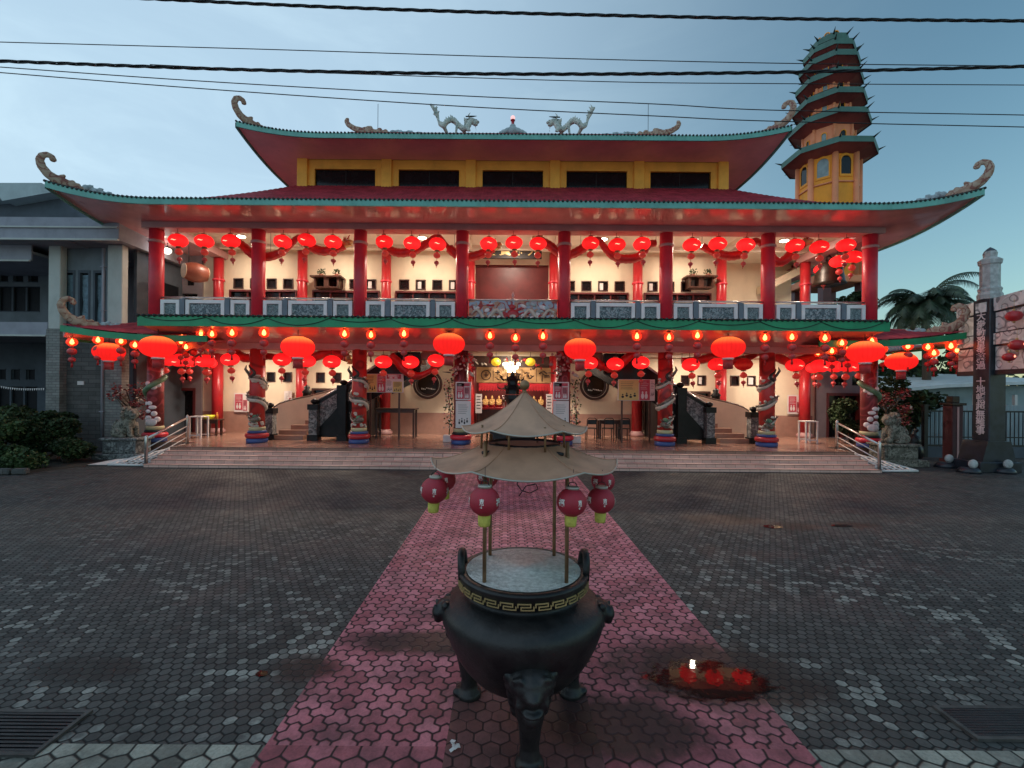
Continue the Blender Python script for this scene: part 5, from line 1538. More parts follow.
# strings of small lanterns with flame bulbs
def lantern_bulb():
    t = thing('bulb_lantern', 'x', 'lantern', group='small bulb lanterns along the canopy edge')
    b = MB(); b.ell((0, 0, 0), (.155, .155, .15), 20, 14); b.build('globe', M['red_globe'], t, True)
    b = MB(); b.lathe([(.0, -.085), (.05, -.06), (.06, -.01), (.038, .06), (.0, .12)], n=12); b.build('flame_bulb', M['bulb'], t, True)
    b = MB(); b.lathe([(.05, .14), (.05, .17), (.02, .19)], n=10); b.lathe([(.05, -.17), (.05, -.145)], n=10); b.cyl((0, 0, .19), (0, 0, .30), .008, n=5); b.build('cap', M['pole'], t, True)
    b = MB(); b.ell((0, 0, -.32), (.135, .135, .12), 14, 10, mi=0); b.lathe([(.04, -.20), (.04, -.18)], n=8); b.build('pendant_ball', M['ball_red'], t, True)
    b = MB(); b.ell((0, 0, -.60), (.105, .105, .09), 12, 9); b.cyl((0, 0, -.5), (0, 0, -.43), .01, n=5); b.build('pendant_ball', M['ball_red'], t, True)
    b = MB(); b.cyl((0, 0, -.69), (0, 0, -.86), .02, .035, n=8); b.build('tassel', M['cloth_red'], t, True)
    return t
b0 = lantern_bulb(); used_b = [False]
def place_bulb(p, label, s=1.0):
    o = b0 if not used_b[0] else copy_tree(b0); used_b[0] = True
    o.location = p; o['label'] = label; o.scale = (s, s, s)
names3 = ['between the two leftmost dragon columns', 'between the second and third big lanterns', 'over the shrine door', 'between the fourth and fifth big lanterns', 'between the fifth and sixth big lanterns']
row = [[(232, 333), (264, 333)], [(344.5, 333.5), (371, 335), (404, 334)], [(490, 336), (515.5, 338), (543, 336)], [(637, 336.5), (669, 337), (697.5, 336)], [(765, 338), (792, 337), (825, 338)]]
for gi, grp in enumerate(row):
    for j, (x, y) in enumerate(grp):
        place_bulb(P(x, y+rr.uniform(-.5, .5), 14.45), f'{(POS if len(grp) == 3 else ["left", "right"])[j]} small bulb lantern {names3[gi]}')
left = [(181, 341.5, 15.4), (186, 347, 15.9), (194.5, 344, 16.3), (201, 333.5, 14.9), (211, 349, 16.4), (212, 334, 14.6), (135, 345, 15.0)]
right = [(818, 353, 16.3), (848, 349, 15.2), (832, 351, 15.9), (842, 343, 14.6), (872, 341, 14.5), (883, 349, 15.8), (934, 353, 15.1)]
for nm, L_, nx_ in (('left', left, 'left'), ('right', right, 'right')):
    o_ = sorted(L_)
    for j, (x, y, Y) in enumerate(o_): place_bulb(P(x, y, Y), f'small bulb lantern in the bunch under the {nm} canopy end, {ORD[j]} from the left', .9)
for (x, y, Y, txt) in ((72, 342, 14.8, 'outermost small bulb lantern hanging at the left corner eave'), (98, 340, 14.9, 'small bulb lantern just left of the outermost left big lantern'), (121, 341, 14.9, 'small bulb lantern just right of the outermost left big lantern'),
                       (908, 346, 14.9, 'small bulb lantern above the outermost right big lantern'), (928, 347, 15.3, 'small bulb lantern left of the dark gate pillar, second from it'), (951, 346, 14.9, 'small bulb lantern nearest the dark gate pillar'), (957, 350, 15.6, 'small bulb lantern half hidden next to the gate pillar one')):
    place_bulb(P(x, y, Y), txt, .95)
# cable of the bulb lanterns pinned to the green fascia
t = thing('light_cable', 'thin dark light cable looping along the green canopy fascia', 'cable', (-11.4, 14.18, 4.6))
b = MB(); pts = []
for i in range(241):
    x = -11.4+22.8*i/240; u = (i % 20)/20; pts.append((x, 14.185, 4.58-.22*4*u*(1-u)*(1 if (i//20) % 3 else .5)))
b.tube(pts, .011, 5); b.build('wire', M['cable'], t)

# red cloth dragons swagged between the lanterns
def garland(px, Y, label, r=.16, tail=None, flip=0):
    pts = [P(x, y, Y) for x, y in px]
    fine = []
    n = len(pts)
    for i in range(n-1):
        p0, p1, p2, p3 = pts[max(0, i-1)], pts[i], pts[i+1], pts[min(n-1, i+2)]
        for k in range(6):
            t = k/6
            fine.append(.5*((2*p1)+(p2-p0)*t+(2*p0-5*p1+4*p2-p3)*t*t+(3*p1-p0-3*p2+p3)*t*t*t))
    fine.append(pts[-1])
    g = thing('cloth_dragon', label, 'decoration', fine[0], 'red cloth dragons hung between lanterns')
    b = MB(); N = len(fine)
    b.tube(fine, [r*(.55+.45*sin(pi*min(1, (i/N)*1.6+.12)))*(1+.10*(i % 2)) if i/N < .6 else r*(1+.10*(i % 2)) for i in range(N)], 10)
    b.build('body', M['cloth_red'], g)
    h = fine[-1]; d = (fine[-1]-fine[-4]).normalized()
    b = MB(); b.ell(h+d*.08, (.19, .15, .14)); b.ell(h+d*.26+Vector((0, -.04, -.02)), (.13, .10, .08)); b.ell(h+d*.22+Vector((0, -.03, -.12)), (.11, .08, .04))
    rq = random.Random(int(h.x*10))
    for i in range(9): b.tube([h, h+Vector((rq.uniform(-.15, .15), rq.uniform(-.15, .05), rq.uniform(.08, .3)))+d*.1], [.06, .012], 5, mi=i % 2)
    for q in (-1, 1): b.ell(h+d*.16+Vector((0, -.12, .08)), .035, 8, 6, mi=2)
    b.build('head', [M['gold'], M['base_red'], M['white_cloud']], g)
    b = MB()
    for k in (0, N//3, 2*N//3): b.cyl(fine[k], (fine[k].x, fine[k].y, 8.5 if h.z > 6 else 4.1), .007, n=4)
    b.build('cord', M['cable'], g)
UPG = [[(233, 238), (243, 246), (254, 255), (266, 257), (280, 253), (292, 243), (300, 237), (310, 246), (322, 251), (335, 249), (344, 245)],
       [(379, 244), (390, 250), (401, 253), (415, 250), (428, 243), (438, 237), (448, 247), (458, 255), (470, 257), (484, 253), (493, 248)],
       [(656, 243), (648, 245), (640, 256), (628, 259), (615, 257), (605, 248), (597, 239), (585, 247), (572, 254), (560, 253), (550, 246), (541, 241)],
       [(702, 246), (714, 252), (727, 256), (740, 254), (750, 245), (757, 241), (766, 250), (776, 262), (786, 259), (795, 249), (803, 244)]]
LOG = [[(227, 345), (236, 353), (246, 358), (258, 356), (275, 357), (300, 360), (318, 356), (332, 351), (345, 357)],
       [(391, 355), (398, 362), (405, 370), (417, 376), (430, 371), (440, 362), (449, 354), (458, 356)],
       [(634, 352), (626, 359), (615, 369), (604, 368), (596, 362), (588, 357)],
       [(682, 361), (700, 360), (716, 357), (728, 361), (745, 359), (762, 352), (775, 356), (790, 362), (808, 358), (820, 352)]]
for i, g in enumerate(UPG): garland(g, 16.75, f'red cloth dragon swagged along the balcony, {ORD[i]} of four from the left')
for i, g in enumerate(LOG): garland(g, 16.75, f'red cloth dragon swagged in the ground floor hall, {ORD[i]} of four from the left')

# ================================================================== incense burner in front
BX, BY = -.085, 3.34
ib = thing('incense_burner', 'large black three legged incense burner with a grey two tier metal canopy', 'incense burner', (BX, BY, 0))
prof = [(.0, .265), (.14, .268), (.26, .295), (.36, .355), (.45, .46), (.515, .575), (.557, .68), (.578, .765), (.570, .825), (.525, .872), (.46, .900), (.415, .918), (.402, .938), (.408, .958), (.45, .966), (.462, .975), (.462, 1.045), (.468, 1.055), (.466, 1.07), (.445, 1.078), (.40, 1.068), (.392, 1.04), (.392, .98)]
def smooth_prof(pf, k=4):
    out = []
    for i in range(len(pf)-1):
        p0, p1, p2, p3 = (Vector(pf[max(0, i-1)]), Vector(pf[i]), Vector(pf[i+1]), Vector(pf[min(len(pf)-1, i+2)]))
        for j in range(k):
            t = j/k; q = .5*((2*p1)+(p2-p0)*t+(2*p0-5*p1+4*p2-p3)*t*t+(3*p1-p0-3*p2+p3)*t*t*t); out.append((max(0, q[0]), q[1]))
    return out+[pf[-1]]
prof = smooth_prof(prof[:14])+prof[14:]
b = MB(); b.lathe(prof, n=72); b.build('bowl', M['burner'], ib, True)
b = MB(); b.lathe([(.412, 1.0765), (.400, 1.0725), (.390, 1.064), (.387, 1.03), (.384, .955), (.36, .925), (.30, .935), (.2, .955), (.1, .95), (0, .96)], n=48); b.build('ash', M['ash'], ib, True)
# meander band
b = MB()
def ring_box(a0, a1, z0, z1, r0=.4625, r1=.470):
    n = max(1, int((a1-a0)/.05)); vs = []; fs = []
    for i in range(n+1):
        a = a0+(a1-a0)*i/n
        for r_ in (r0, r1):
            for z in (z0, z1): vs.append((r_*cos(a), r_*sin(a), z))
    for i in range(n):
        k = 4*i; fs += [(k+2, k+6, k+7, k+3), (k+3, k+7, k+5, k+1), (k, k+4, k+6, k+2)]
    fs += [(0, 2, 3, 1), (4*n, 4*n+1, 4*n+3, 4*n+2)]
    b.add(vs, fs)
nu = 26; da = 2*pi/nu; z0, z1 = .982, 1.026; th = .0065
for i in range(nu):
    a = i*da; zz = [z0, z0+(z1-z0)/2-th/2, z1-th]
    ring_box(a+.02*da, a+.80*da, z1-th, z1) ; ring_box(a+.20*da, a+.98*da, z0, z0+th)
    ring_box(a+.02*da, a+.09*da, z0+.018, z1-th); ring_box(a+.91*da, a+.98*da, z0+th, z1-.018)
    ring_box(a+.20*da, a+.27*da, z0+th, zz[1]); ring_box(a+.73*da, a+.80*da, zz[1]+th, z1-th)
    ring_box(a+.20*da, a+.80*da, zz[1], zz[1]+th)
b.build('meander_band', M['gold'], ib, True)
# ear handles on the rim
for s in (-1, 1):
    b = MB(); pts = []
    for i in range(17):
        t = i/16; a = -1+2*t
        pts.append((s*(.436+.012*sin(pi*t)), (.105*(-cos(pi*t))), 1.03+.165*sin(pi*t)**.55))
    b.tube(pts, .026, 8, flat=.8); b.build('handle', M['burner'], ib, True)
# beast head knobs on the shoulders
for s in (-1, 1):
    b = MB(); c = Vector((s*.545, -.05, .80))
    b.ell(c, (.085, .10, .075)); b.ell(c+Vector((s*.05, -.02, -.01)), (.055, .07, .05)); b.ell(c+Vector((s*.055, -.02, -.055)), (.035, .055, .03))
    for q in (-1, 1): b.ell(c+Vector((s*.0, .07*q, .05)), .03, 8, 6); b.ell(c+Vector((s*.075, .045*q, .03)), .02, 8, 6)
    for i in range(6): b.ell(c+Vector((-s*.03, -.1+.04*i, -.05-.01*i)), (.05, .04, .05), 8, 6)
    b.build('beast_knob', M['burner'], ib, True, voxel=.011)
# legs with lion masks
for k, a in enumerate((-pi/2+.065, pi/6+.03, 5*pi/6+.03)):
    d = Vector((cos(a), sin(a), 0)); t = Vector((-sin(a), cos(a), 0)); up = Vector((0, 0, 1))
    b = MB(); D = lambda r, z, q=0.0: d*r+up*z+t*q
    b.tube([D(.40, .60), D(.47, .50), D(.485, .38), D(.475, .26), D(.455, .14), D(.46, .06)], [.13, .125, .095, .072, .062, .068], 14)
    b.tube([D(.455, .0), D(.455, .03), D(.46, .07)], [.095, .095, .07], 14)
    for q in (-1, 0, 1): b.ell(D(.535, .03, .045*q), (.04, .04, .03), 8, 6)
    b.ell(D(.49, .57), (.155, .155, .115)); b.ell(D(.575, .545), (.085, .085, .060)); b.ell(D(.625, .535), (.05, .05, .034))      # brow, muzzle, nose
    for q in (-1, 1):
        b.ell(D(.575, .595, .065*q), .030, 10, 8); b.tube([D(.54, .625, .03*q), D(.60, .625, .07*q), D(.57, .61, .12*q)], [.02, .026, .012], 7)
        b.tube([D(.48, .62, .10*q), D(.47, .70, .145*q)], [.045, .012], 7)
        for j in range(5): b.ell(D(.49-.012*j, .60-.06*j, (.135-.012*j)*q), (.042, .042, .045), 8, 6)
        b.tube([D(.60, .505, .05*q), D(.585, .46, .06*q), D(.565, .43, .045*q)], [.02, .024, .012], 7)
    b.ell(D(.59, .435), (.07, .07, .024)); b.ell(D(.555, .37), (.05, .05, .05))
    for q in (-1, 1): b.tube([D(.59, .53, .075*q), D(.60, .48, .085*q), D(.58, .43, .06*q)], [.022, .022, .02], 7)
    b.tube([D(.60, .50, -.06), D(.615, .485, 0), D(.60, .50, .06)], [.014, .018, .014], 7)
    b.build('leg', M['burner'], ib, True, voxel=.0105)
# canopy poles
for (x, y) in ((-.27, -.26), (.28, -.26), (.25, .25), (-.25, .25)):
    b = MB(); b.cyl((x, y, .99), (x, y, 2.02), .0135, n=10); b.build('pole', M['pole'], ib, True)
def canopy_tier(name, R, zc, rin, zin, sag, ring, phase=0.0, thick=.004):
    """six sided umbrella roof: corners at R, scalloped eaves, concave slope up to rin/zin"""
    NA, NR = 96, 14; b = MB(); vs = []; fs = []
    for j in range(NR+1):
        t = j/NR
        for i in range(NA):
            a = 2*pi*i/NA; f = (a-phase) % (pi/3)/(pi/3); e = 4*f*(1-f)
            Re = R*(1-.05*e)
            r_ = rin+(Re-rin)*t
            z = zin+(zc-zin)*(1-(1-t)**1.6) - sag*e*t**2 + .035*R*(1-e)*t**4
            z -= .018*e*(t*(1-t))*4*R
            vs.append((r_*cos(a), r_*sin(a), z))
    for j in range(NR):
        for i in range(NA):
            i2 = (i+1) % NA; fs.append((j*NA+i, (j+1)*NA+i, (j+1)*NA+i2, j*NA+i2))
    n = len(vs); vs2 = [(x, y, z-thick) for x, y, z in vs]
    b.add(vs+vs2, fs+[tuple(n+q for q in f[::-1]) for f in fs]+[(NR*NA+i, n+NR*NA+i, n+NR*NA+(i+1) % NA, NR*NA+(i+1) % NA) for i in range(NA)], 0, True)
    o = b.build(name, M['canopy_metal'], ib, True)
    e_ = MB(); e_.tube([vs[NR*NA+i % NA] for i in range(NA+1)], .0055, 6); e_.build('rolled_edge', M['canopy_edge'], o, True)
    s_ = MB()
    for k in range(6):
        i = int(round((phase+k*pi/3)/(2*pi)*NA)) % NA
        s_.tube([(vs[j*NA+i][0], vs[j*NA+i][1], vs[j*NA+i][2]+.002) for j in range(NR+1)], .0035, 5)
    s_.build('seam', M['canopy_metal'], o, True)
    return o
M['canopy_edge'] = mat('pale_bare_edge', (.42, .38, .32), .4, metal=.4, var=.15)
canopy_tier('canopy_roof', .675, 1.845, .27, 1.985, .02, True)
canopy_tier('canopy_roof', .455, 2.085, .012, 2.345, .016, True)
b = MB(); b.cyl((0, 0, 2.33), (0, 0, 2.37), .014, n=10); b.ell((0, 0, 2.402), .036, 18, 12); b.build('finial', M['pole'], ib, True)
for i in range(8):
    a = 2*pi*(i+.5)/8; r_ = .30 if i % 2 else .33
    b = MB(); b.cyl((r_*cos(a), r_*sin(a), 1.955), (r_*cos(a)*.98, r_*sin(a)*.98, 2.12), .008, n=7); b.build('post', M['pole'], ib, True)
b = MB(); b.tube([(.27*cos(i*pi/12), .27*sin(i*pi/12), 1.98) for i in range(25)], .01, 6)
for a in (0, pi/2): b.cyl((-.38*cos(a+.7), -.38*sin(a+.7), 1.94), (.38*cos(a+.7), .38*sin(a+.7), 1.94), .012, n=7)
b.build('inner_frame', M['iron'], ib, True)
# loose wire under the canopy
t = thing('coiled_wire', 'loose loop of black wire hanging under the lower canopy roof', 'wire', (BX, BY, 1.9))
b = MB(); pts = [(P(x, y, 2.95)) for x, y in ((520, 478), (517, 484), (522, 491), (530, 493), (538, 489), (536, 484), (526, 486), (519, 496))]
fine = []
for i in range(len(pts)-1):
    for k in range(5): fine.append(pts[i].lerp(pts[i+1], k/5))
fine.append(pts[-1]); b.tube(fine, .0035, 5); b.build('wire', M['cable'], t)
# paper lanterns under the canopy
def paper_lantern(label):
    t = thing('paper_lantern', label, 'lantern', group='red paper lanterns round the burner canopy')
    b = MB(); pr = []
    for i in range(29):
        a = -pi/2+pi*i/28*.84+.25; pr.append((max(.036, .090*cos(a)*(1+.012*(i % 2))), .086*sin(a)))
    b.lathe(pr, n=36); b.build('shade', M['paper_red'], t, True)
    b = MB(); b.lathe([(.040, .078), (.042, .092), (.036, .094)], n=18); b.build('cap', M['canopy_edge'], t, True)
    b = MB(); b.tube([(-.03, 0, .09), (-.02, 0, .115), (0, 0, .12), (.02, 0, .115), (.03, 0, .09)], .003, 5); b.cyl((0, 0, .118), (0, 0, .2), .0018, n=4); b.build('wire_loop', M['cable'], t, True)
    b = MB(); b.lathe([(.031, -.145), (.034, -.135), (.036, -.082), (.03, -.08)], n=20, lobes=20, amp=.05); b.build('fringe', M['yellow_fringe'], t, True)
    b = MB()
    for (a0, txt, sz) in ((-.95, '福', .046), (.35, '吉祥', .026), (1.6, '福', .046), (2.9, '吉祥', .026)):
        for k, c_ in enumerate(txt):
            k_ = MB().text(c_, sz, Matrix.Identity(4), .0, bold=.001)
            dz = (len(txt)-1)*.014-.028*k; vs = []
            for v in k_.v:
                an = a0+v[0]/.09; z = v[1]+dz; r_ = .0925*sqrt(max(.05, 1-(z/.09)**2)); vs.append((r_*sin(an), -r_*cos(an), z))
            b.add(vs, k_.f)
    b.build('lettering', M['white_mark'], t, True)
    return t
pl0 = paper_lantern('x')
PL = [(434.6, 490, 3.02, 'front lantern of the two at the left tip of the burner canopy'), (444, 480, 3.55, 'back lantern of the two at the left tip of the burner canopy'),
      (484.6, 501, 2.70, 'large front lantern at the left burner pole'), (487.7, 477, 3.85, 'far lantern seen behind the left burner pole'),
      (571.7, 502, 2.80, 'large front lantern at the right burner pole'), (601, 500, 3.05, 'front lantern of the two at the right tip of the burner canopy'), (603, 481, 3.6, 'back lantern of the two at the right tip of the burner canopy')]
for i, (x, y, Y, txt) in enumerate(PL):
    o = pl0 if i == 0 else copy_tree(pl0)
    o.location = P(x, y, Y); o.rotation_euler = (radians(rr.uniform(-4, 4)), radians(rr.uniform(-4, 4)), rr.uniform(-.5, .5)); o['label'] = 'red paper '+txt
# litter on the pavers
t = thing('paper_scrap', 'crumpled white paper scrap on the brown pavers beside the front leg', 'litter', (P(455, 750, 3.0).x, 3.02, .012))
b = MB(); rq = random.Random(3)
for i in range(6): b.box((rq.uniform(-.02, .02), rq.uniform(-.03, .03), .008+.004*i), (.035, .02, .003), R=Euler((rq.uniform(-.4, .4), rq.uniform(-.4, .4), rq.uniform(0, 3))).to_matrix())
b.build('paper', M['paper_white'], t, True)
# drain grates
M['grate_frame'] = mat('rusty_grate_frame', (.055, .050, .046), .75, var=.4, scale=9)
for s, x0, x1, y0, y1 in ((-1, -4.1, -3.2, 2.92, 3.34), (1, 3.0, 3.75, 3.12, 3.46)):
    t = thing('drain_grate', f"dark iron drain grate in the pavers at the {'left' if s < 0 else 'right'} foreground edge", 'drain grate', ((x0+x1)/2, (y0+y1)/2, 0), 'drain grates')
    b = MB(); b.b2(x0, x1, y0, y0+.03, .002, .022); b.b2(x0, x1, y1-.03, y1, .002, .022); b.b2(x0, x0+.03, y0+.03, y1-.03, .002, .022); b.b2(x1-.03, x1, y0+.03, y1-.03, .002, .022)
    b.build('frame', M['grate_frame'], t)
    b = MB(); n = 11
    for i in range(n): y = y0+.045+(y1-y0-.09)*i/(n-1); b.b2(x0+.03, x1-.03, y-.010, y+.010, .008, .02)
    b.build('bars', M['iron'], t)
    b = MB(); b.b2(x0+.03, x1-.03, y0+.03, y1-.03, .0045, .006); b.build('pit_shade', M['dark'], t)  # thin dark sheet painted for the shade in the drain hollow
# ================================================================== stone lions
def lion(s):
    loc = P(127 if s < 0 else 893, 459, 15.4)
    t = thing('stone_lion', f"weathered stone guardian lion on a grey pedestal at the {'left' if s < 0 else 'right'} side of the steps", 'statue', (loc.x, 15.4, 0), 'stone guardian lions')
    b = MB(); b.b2(-.85, .85, -.42, .62, .0, .22, bev=.02); b.b2(-.55, .55, -.34, .34, .22, .66, bev=.02); b.b2(-.62, .62, -.40, .40, .66, .74, bev=.02)
    for x in (-.27, .27): b.b2(x-.2, x+.2, -.36, -.342, .30, .60)
    b.build('pedestal', M['granite_carved'] if s < 0 else M['lion_stone'], t, True)
    b = MB(); Z = .74; f = -s        # faces the middle / camera
    def V(x, y, z): return Vector((x*f, y, Z+z))
    b.ell(V(-.10, .0, .34), (.26, .22, .30)); b.ell(V(.06, -.04, .48), (.22, .2, .24))
    for q in (-1, 1):
        b.ell(V(-.22, .17*q, .16), (.20, .11, .17)); b.ell(V(-.04, .19*q, .05), (.16, .07, .06))
        b.tube([V(.14, .13*q, .48), V(.20, .14*q, .26), V(.20, .14*q, .06)], [.10, .075, .07], 8); b.ell(V(.25, .14*q, .04), (.10, .075, .05))
    h = V(.20, -.06, .78)
    b.ell(h, (.20, .20, .19)); b.ell(h+Vector((.14*f, -.10, -.05)), (.13, .12, .09)); b.ell(h+Vector((.13*f, -.11, -.14)), (.10, .09, .04)); b.ell(h+Vector((.24*f, -.15, -.01)), (.05, .05, .04))
    for q in (-1, 1): b.ell(h+Vector((.13*f, -.06+.09*q, .08)), .045, 8, 6); b.ell(h+Vector((-.02*f, .0+.17*q, .14)), (.05, .05, .07), 8, 6)
    rr_ = random.Random(5)
    for i in range(34):
        a = rr_.uniform(0, 2*pi); e = rr_.uniform(-1.0, 1.0)
        p = h+Vector((-f*(.10+.10*abs(cos(e)))*1.0+f*.02, .22*cos(a)*cos(e*.6), .21*sin(a)))
        b.ell(p, rr_.uniform(.05, .075), 7, 5)
    b.tube([V(-.34, 0, .12), V(-.44, .02, .35), V(-.36, .02, .58)], [.06, .09, .03], 8)
    if s > 0: b.ell(V(.30, -.16, .10), .11, 12, 8)
    b.build('figure', M['lion_stone'], t, True, voxel=.022)
lion(-1); lion(1)

# ================================================================== handrails with white lattice ramps
for s in (-1, 1):
    t = thing('step_handrail', f"steel handrail with white lattice side panel at the {'left' if s < 0 else 'right'} end of the steps", 'handrail', (s*11.12, 14.0, 0), 'handrails beside the steps')
    X = s*11.12
    b = MB()
    b.lathe([(.045, .0), (.045, .88), (.03, .93), (0, .95)], (X, 13.95, 0), 10); b.lathe([(.045, .5), (.045, 1.42), (.03, 1.47), (0, 1.49)], (X, 15.75, 0), 10)
    b.build_each('post', M['steel'], t)
    b = MB(); b.cyl((X, 13.95, .84), (X, 15.75, 1.38), .036, n=8); b.build('top_rail', M['steel'], t)
    b = MB()
    for k in range(3): z = .18+.19*k; b.cyl((X, 13.97, z), (X, 15.73, z+.54), .018, n=6)
    b.build('lower_rail', M['white_metal'], t)
    b = MB()      # lattice panel: a sloping white triangle from the ground up to the terrace edge
    A, B_, C_ = Vector((s*11.2, 13.98, .04)), Vector((s*12.35, 14.02, .04)), Vector((s*11.2, 15.75, .46))
    A2 = Vector((s*11.2, 13.98, .34))
    for p, q in ((A, B_), (B_, C_), (A, C_)): b.cyl(p, q, .036, n=6)
    for k in range(1, 5): f_ = k/5; b.cyl(A.lerp(C_, f_), B_.lerp(C_, f_), .026, n=6)
    for k in range(1, 7):
        f_ = k/7; p = A.lerp(B_, f_); q = C_.lerp(B_, f_); b.cyl(p, q, .024, n=6)
    for k in range(1, 5): f_ = k/5; b.cyl(A.lerp(C_, f_), B_.lerp(C_, max(0, f_-.18)), .016, n=6)
    b.build('lattice', M['white_metal'], t)
    if s < 0:
        b = MB(); b.add([(-12.2, 14.0, .02), (-12.95, 14.0, .02), (-12.6, 14.6, .10), (-11.9, 14.5, .16)], [(0, 1, 2, 3)]); b.add([(-12.2, 14.0, .04), (-12.95, 14.0, .04), (-12.6, 14.6, .12), (-11.9, 14.5, .18)], [(3, 2, 1, 0)])
        b.build('ramp_plate', M['white_metal'], t)

# ================================================================== neighbouring house on the left
hs = thing('grey_house', 'grey two storey house with pale square pillars left of the temple', 'house', (-18, 17, 0))
b = MB(); b.b2(-26, -15.95, 16.25, 24, 7.62, 7.75); b.b2(-18.35, -13.95, 16.2, 16.26, 7.60, 8.20); b.b2(-13.95, -13.9, 16.2, 22, 7.60, 8.20); b.b2(-18.35, -13.95, 16.26, 22, 7.66, 7.80)
b.b2(-26, -17.7, 16.9, 16.96, 7.05, 7.62); b.b2(-30, -17.7, 16.96, 21, 7.3, 7.4)  # inner slab added behind the eave to block sky from the recessed bay
ev = b.build('eave_slab', M['house_trim'], hs)
b = MB(); b.b2(-18.4, -13.88, 16.12, 16.2, 7.56, 7.62); b.b2(-18.4, -13.92, 16.14, 16.2, 8.0, 8.05); b.b2(-26, -17.72, 16.84, 16.9, 7.0, 7.06); b.build('moulding', M['house_pillar'], ev)
b = MB(); b.b2(-18.3, -14, 16.25, 21, 8.21, 8.4); b.quad((-26, 16.8, 7.75), (-14.2, 16.8, 8.42), (-14.4, 22, 9.2), (-26, 22, 8.7)); b.build('lower_roof', M['house_trim'], hs)
# gable and its pale roof
b = MB(); g = [P(-60, 222, 18), P(112, 224, 18), P(96, 213, 18), P(55, 196, 18), P(40, 192, 18), P(-60, 202, 18)]
b.prism([(p.x, p.z) for p in g], 18, 22); b.build('gable_wall', M['house_dark'], hs)
b = MB(); r0 = [P(-70, 184, 17.6), P(44, 184, 17.6), P(56, 193, 17.6), P(5, 202, 17.6), P(3, 199, 17.6), P(-70, 206, 17.6)]
b.prism([(p.x, p.z) for p in r0], 17.5, 22.5); b.build('roof', M['grey_roof'], hs)
def pil(px0, px1, Y, zsplit):
    a, c2 = P(px0, 300, Y).x, P(px1, 300, Y).x
    b = MB(); b.b2(a, c2, Y, Y+.28, zsplit, 7.65, bev=.02); o = b.build('pillar', M['house_pillar'], hs)
    b = MB(); b.b2(a-.03, c2+.03, Y-.03, Y+.31, 0, zsplit-.004); b.build('stone_base', M['stone_clad_pale'], o)
    return a, c2
pil(48, 60, 17.0, 4.55); a1, a2 = pil(107, 122, 16.9, 4.4)
# tall curtained windows between the pillars
wa, wb = P(61.5, 300, 17.3).x, P(107, 300, 17.3).x
b = MB(); hh = []
n = 3; ww = (wb-wa)/n
for i in range(n): hh.append((wa+ww*i+.06, wa+ww*(i+1)-.06, 4.7, 6.8))
b.wall(wa-.05, wb+.1, 4.4, 7.65, 17.3, 17.5, hh); b.build('upper_wall', M['house_wall'], hs)
M['curtain'] = mat('pale_blue_curtain', (.16, .23, .28), .8, var=.3, scale=6)
for i, h in enumerate(hh):
    f = MB(); f.b2(h[0], h[0]+.07, 17.28, 17.45, 4.7, 6.8); f.b2(h[1]-.07, h[1], 17.28, 17.45, 4.7, 6.8); f.b2(h[0]+.07, h[1]-.07, 17.28, 17.45, 6.7, 6.8); o = f.build('window', M['house_dark'], hs)
    g = MB(); g.b2(h[0]+.07, h[1]-.07, 17.42, 17.44, 4.7, 6.7); g.build('pane', M['house_glass'], o)
    c_ = MB(); m_ = (h[0]+h[1])/2
    pts = [(m_-.16, 6.65), (m_+.16, 6.65), (m_+.20, 6.2), (m_+.12, 5.6), (m_+.2, 4.72), (m_-.2, 4.72), (m_-.12, 5.6), (m_-.20, 6.2)]
    c_.prism(pts, 17.395, 17.41); c_.build('curtain', M['curtain'], o)
# recessed bay further left
b = MB(); hl = []; YR = 20.2
XR = lambda px: P(px, 300, YR).x
for px in (-12, 3, 18, 33): hl.append((XR(px-5), XR(px+5), 7.0, 7.5))
hl.append((XR(-30), XR(40), 5.7, 6.82))
for px in (-12, 2, 16, 31): hl.append((XR(px-4.5), XR(px+4.5), 2.7, 3.2))
hl.append((XR(-30), XR(38), .6, 2.45))
b.wall(-30, XR(58), 4.5, 8.3, YR, YR+.2, [h for h in hl if h[2] > 4]); b.build('wall', M['house_wall'], hs)
b = MB(); b.wall(-30, XR(58), 0, 4.48, YR, YR+.2, [h for h in hl if h[2] < 4]); b.build('wall', M['house_dark'], hs)  # darker plaster carries the deep shade of the ground floor recess
for h in hl:
    g = MB(); g.b2(h[0]+.03, h[1]-.03, YR+.1, YR+.12, h[2]+.03, h[3]-.03)
    f = MB(); f.b2(h[0], h[1], YR-.03, YR+.1, h[2], h[2]+.03); f.b2(h[0], h[1], YR-.03, YR+.1, h[3]-.03, h[3])
    if h[1]-h[0] > 1:
        for k in range(1, 5): x = h[0]+(h[1]-h[0])*k/5; f.b2(x-.04, x+.04, YR+.02, YR+.095, h[2]+.03, h[3]-.03)
    o = f.build('window', M['house_dark'], hs); g.build('pane', M['house_glass'], o)
b = MB(); b.b2(-30, -17.2, 17.1, 20.2, 4.35, 4.62); b.b2(-30, -17.2, 17.02, 17.1, 4.30, 4.80); b.build('balcony_slab', M['house_trim'], hs)
b = MB(); b.b2(-30, -17.22, 16.96, 17.02, 4.27, 4.33); b.build('ledge', M['house_pillar'], hs)
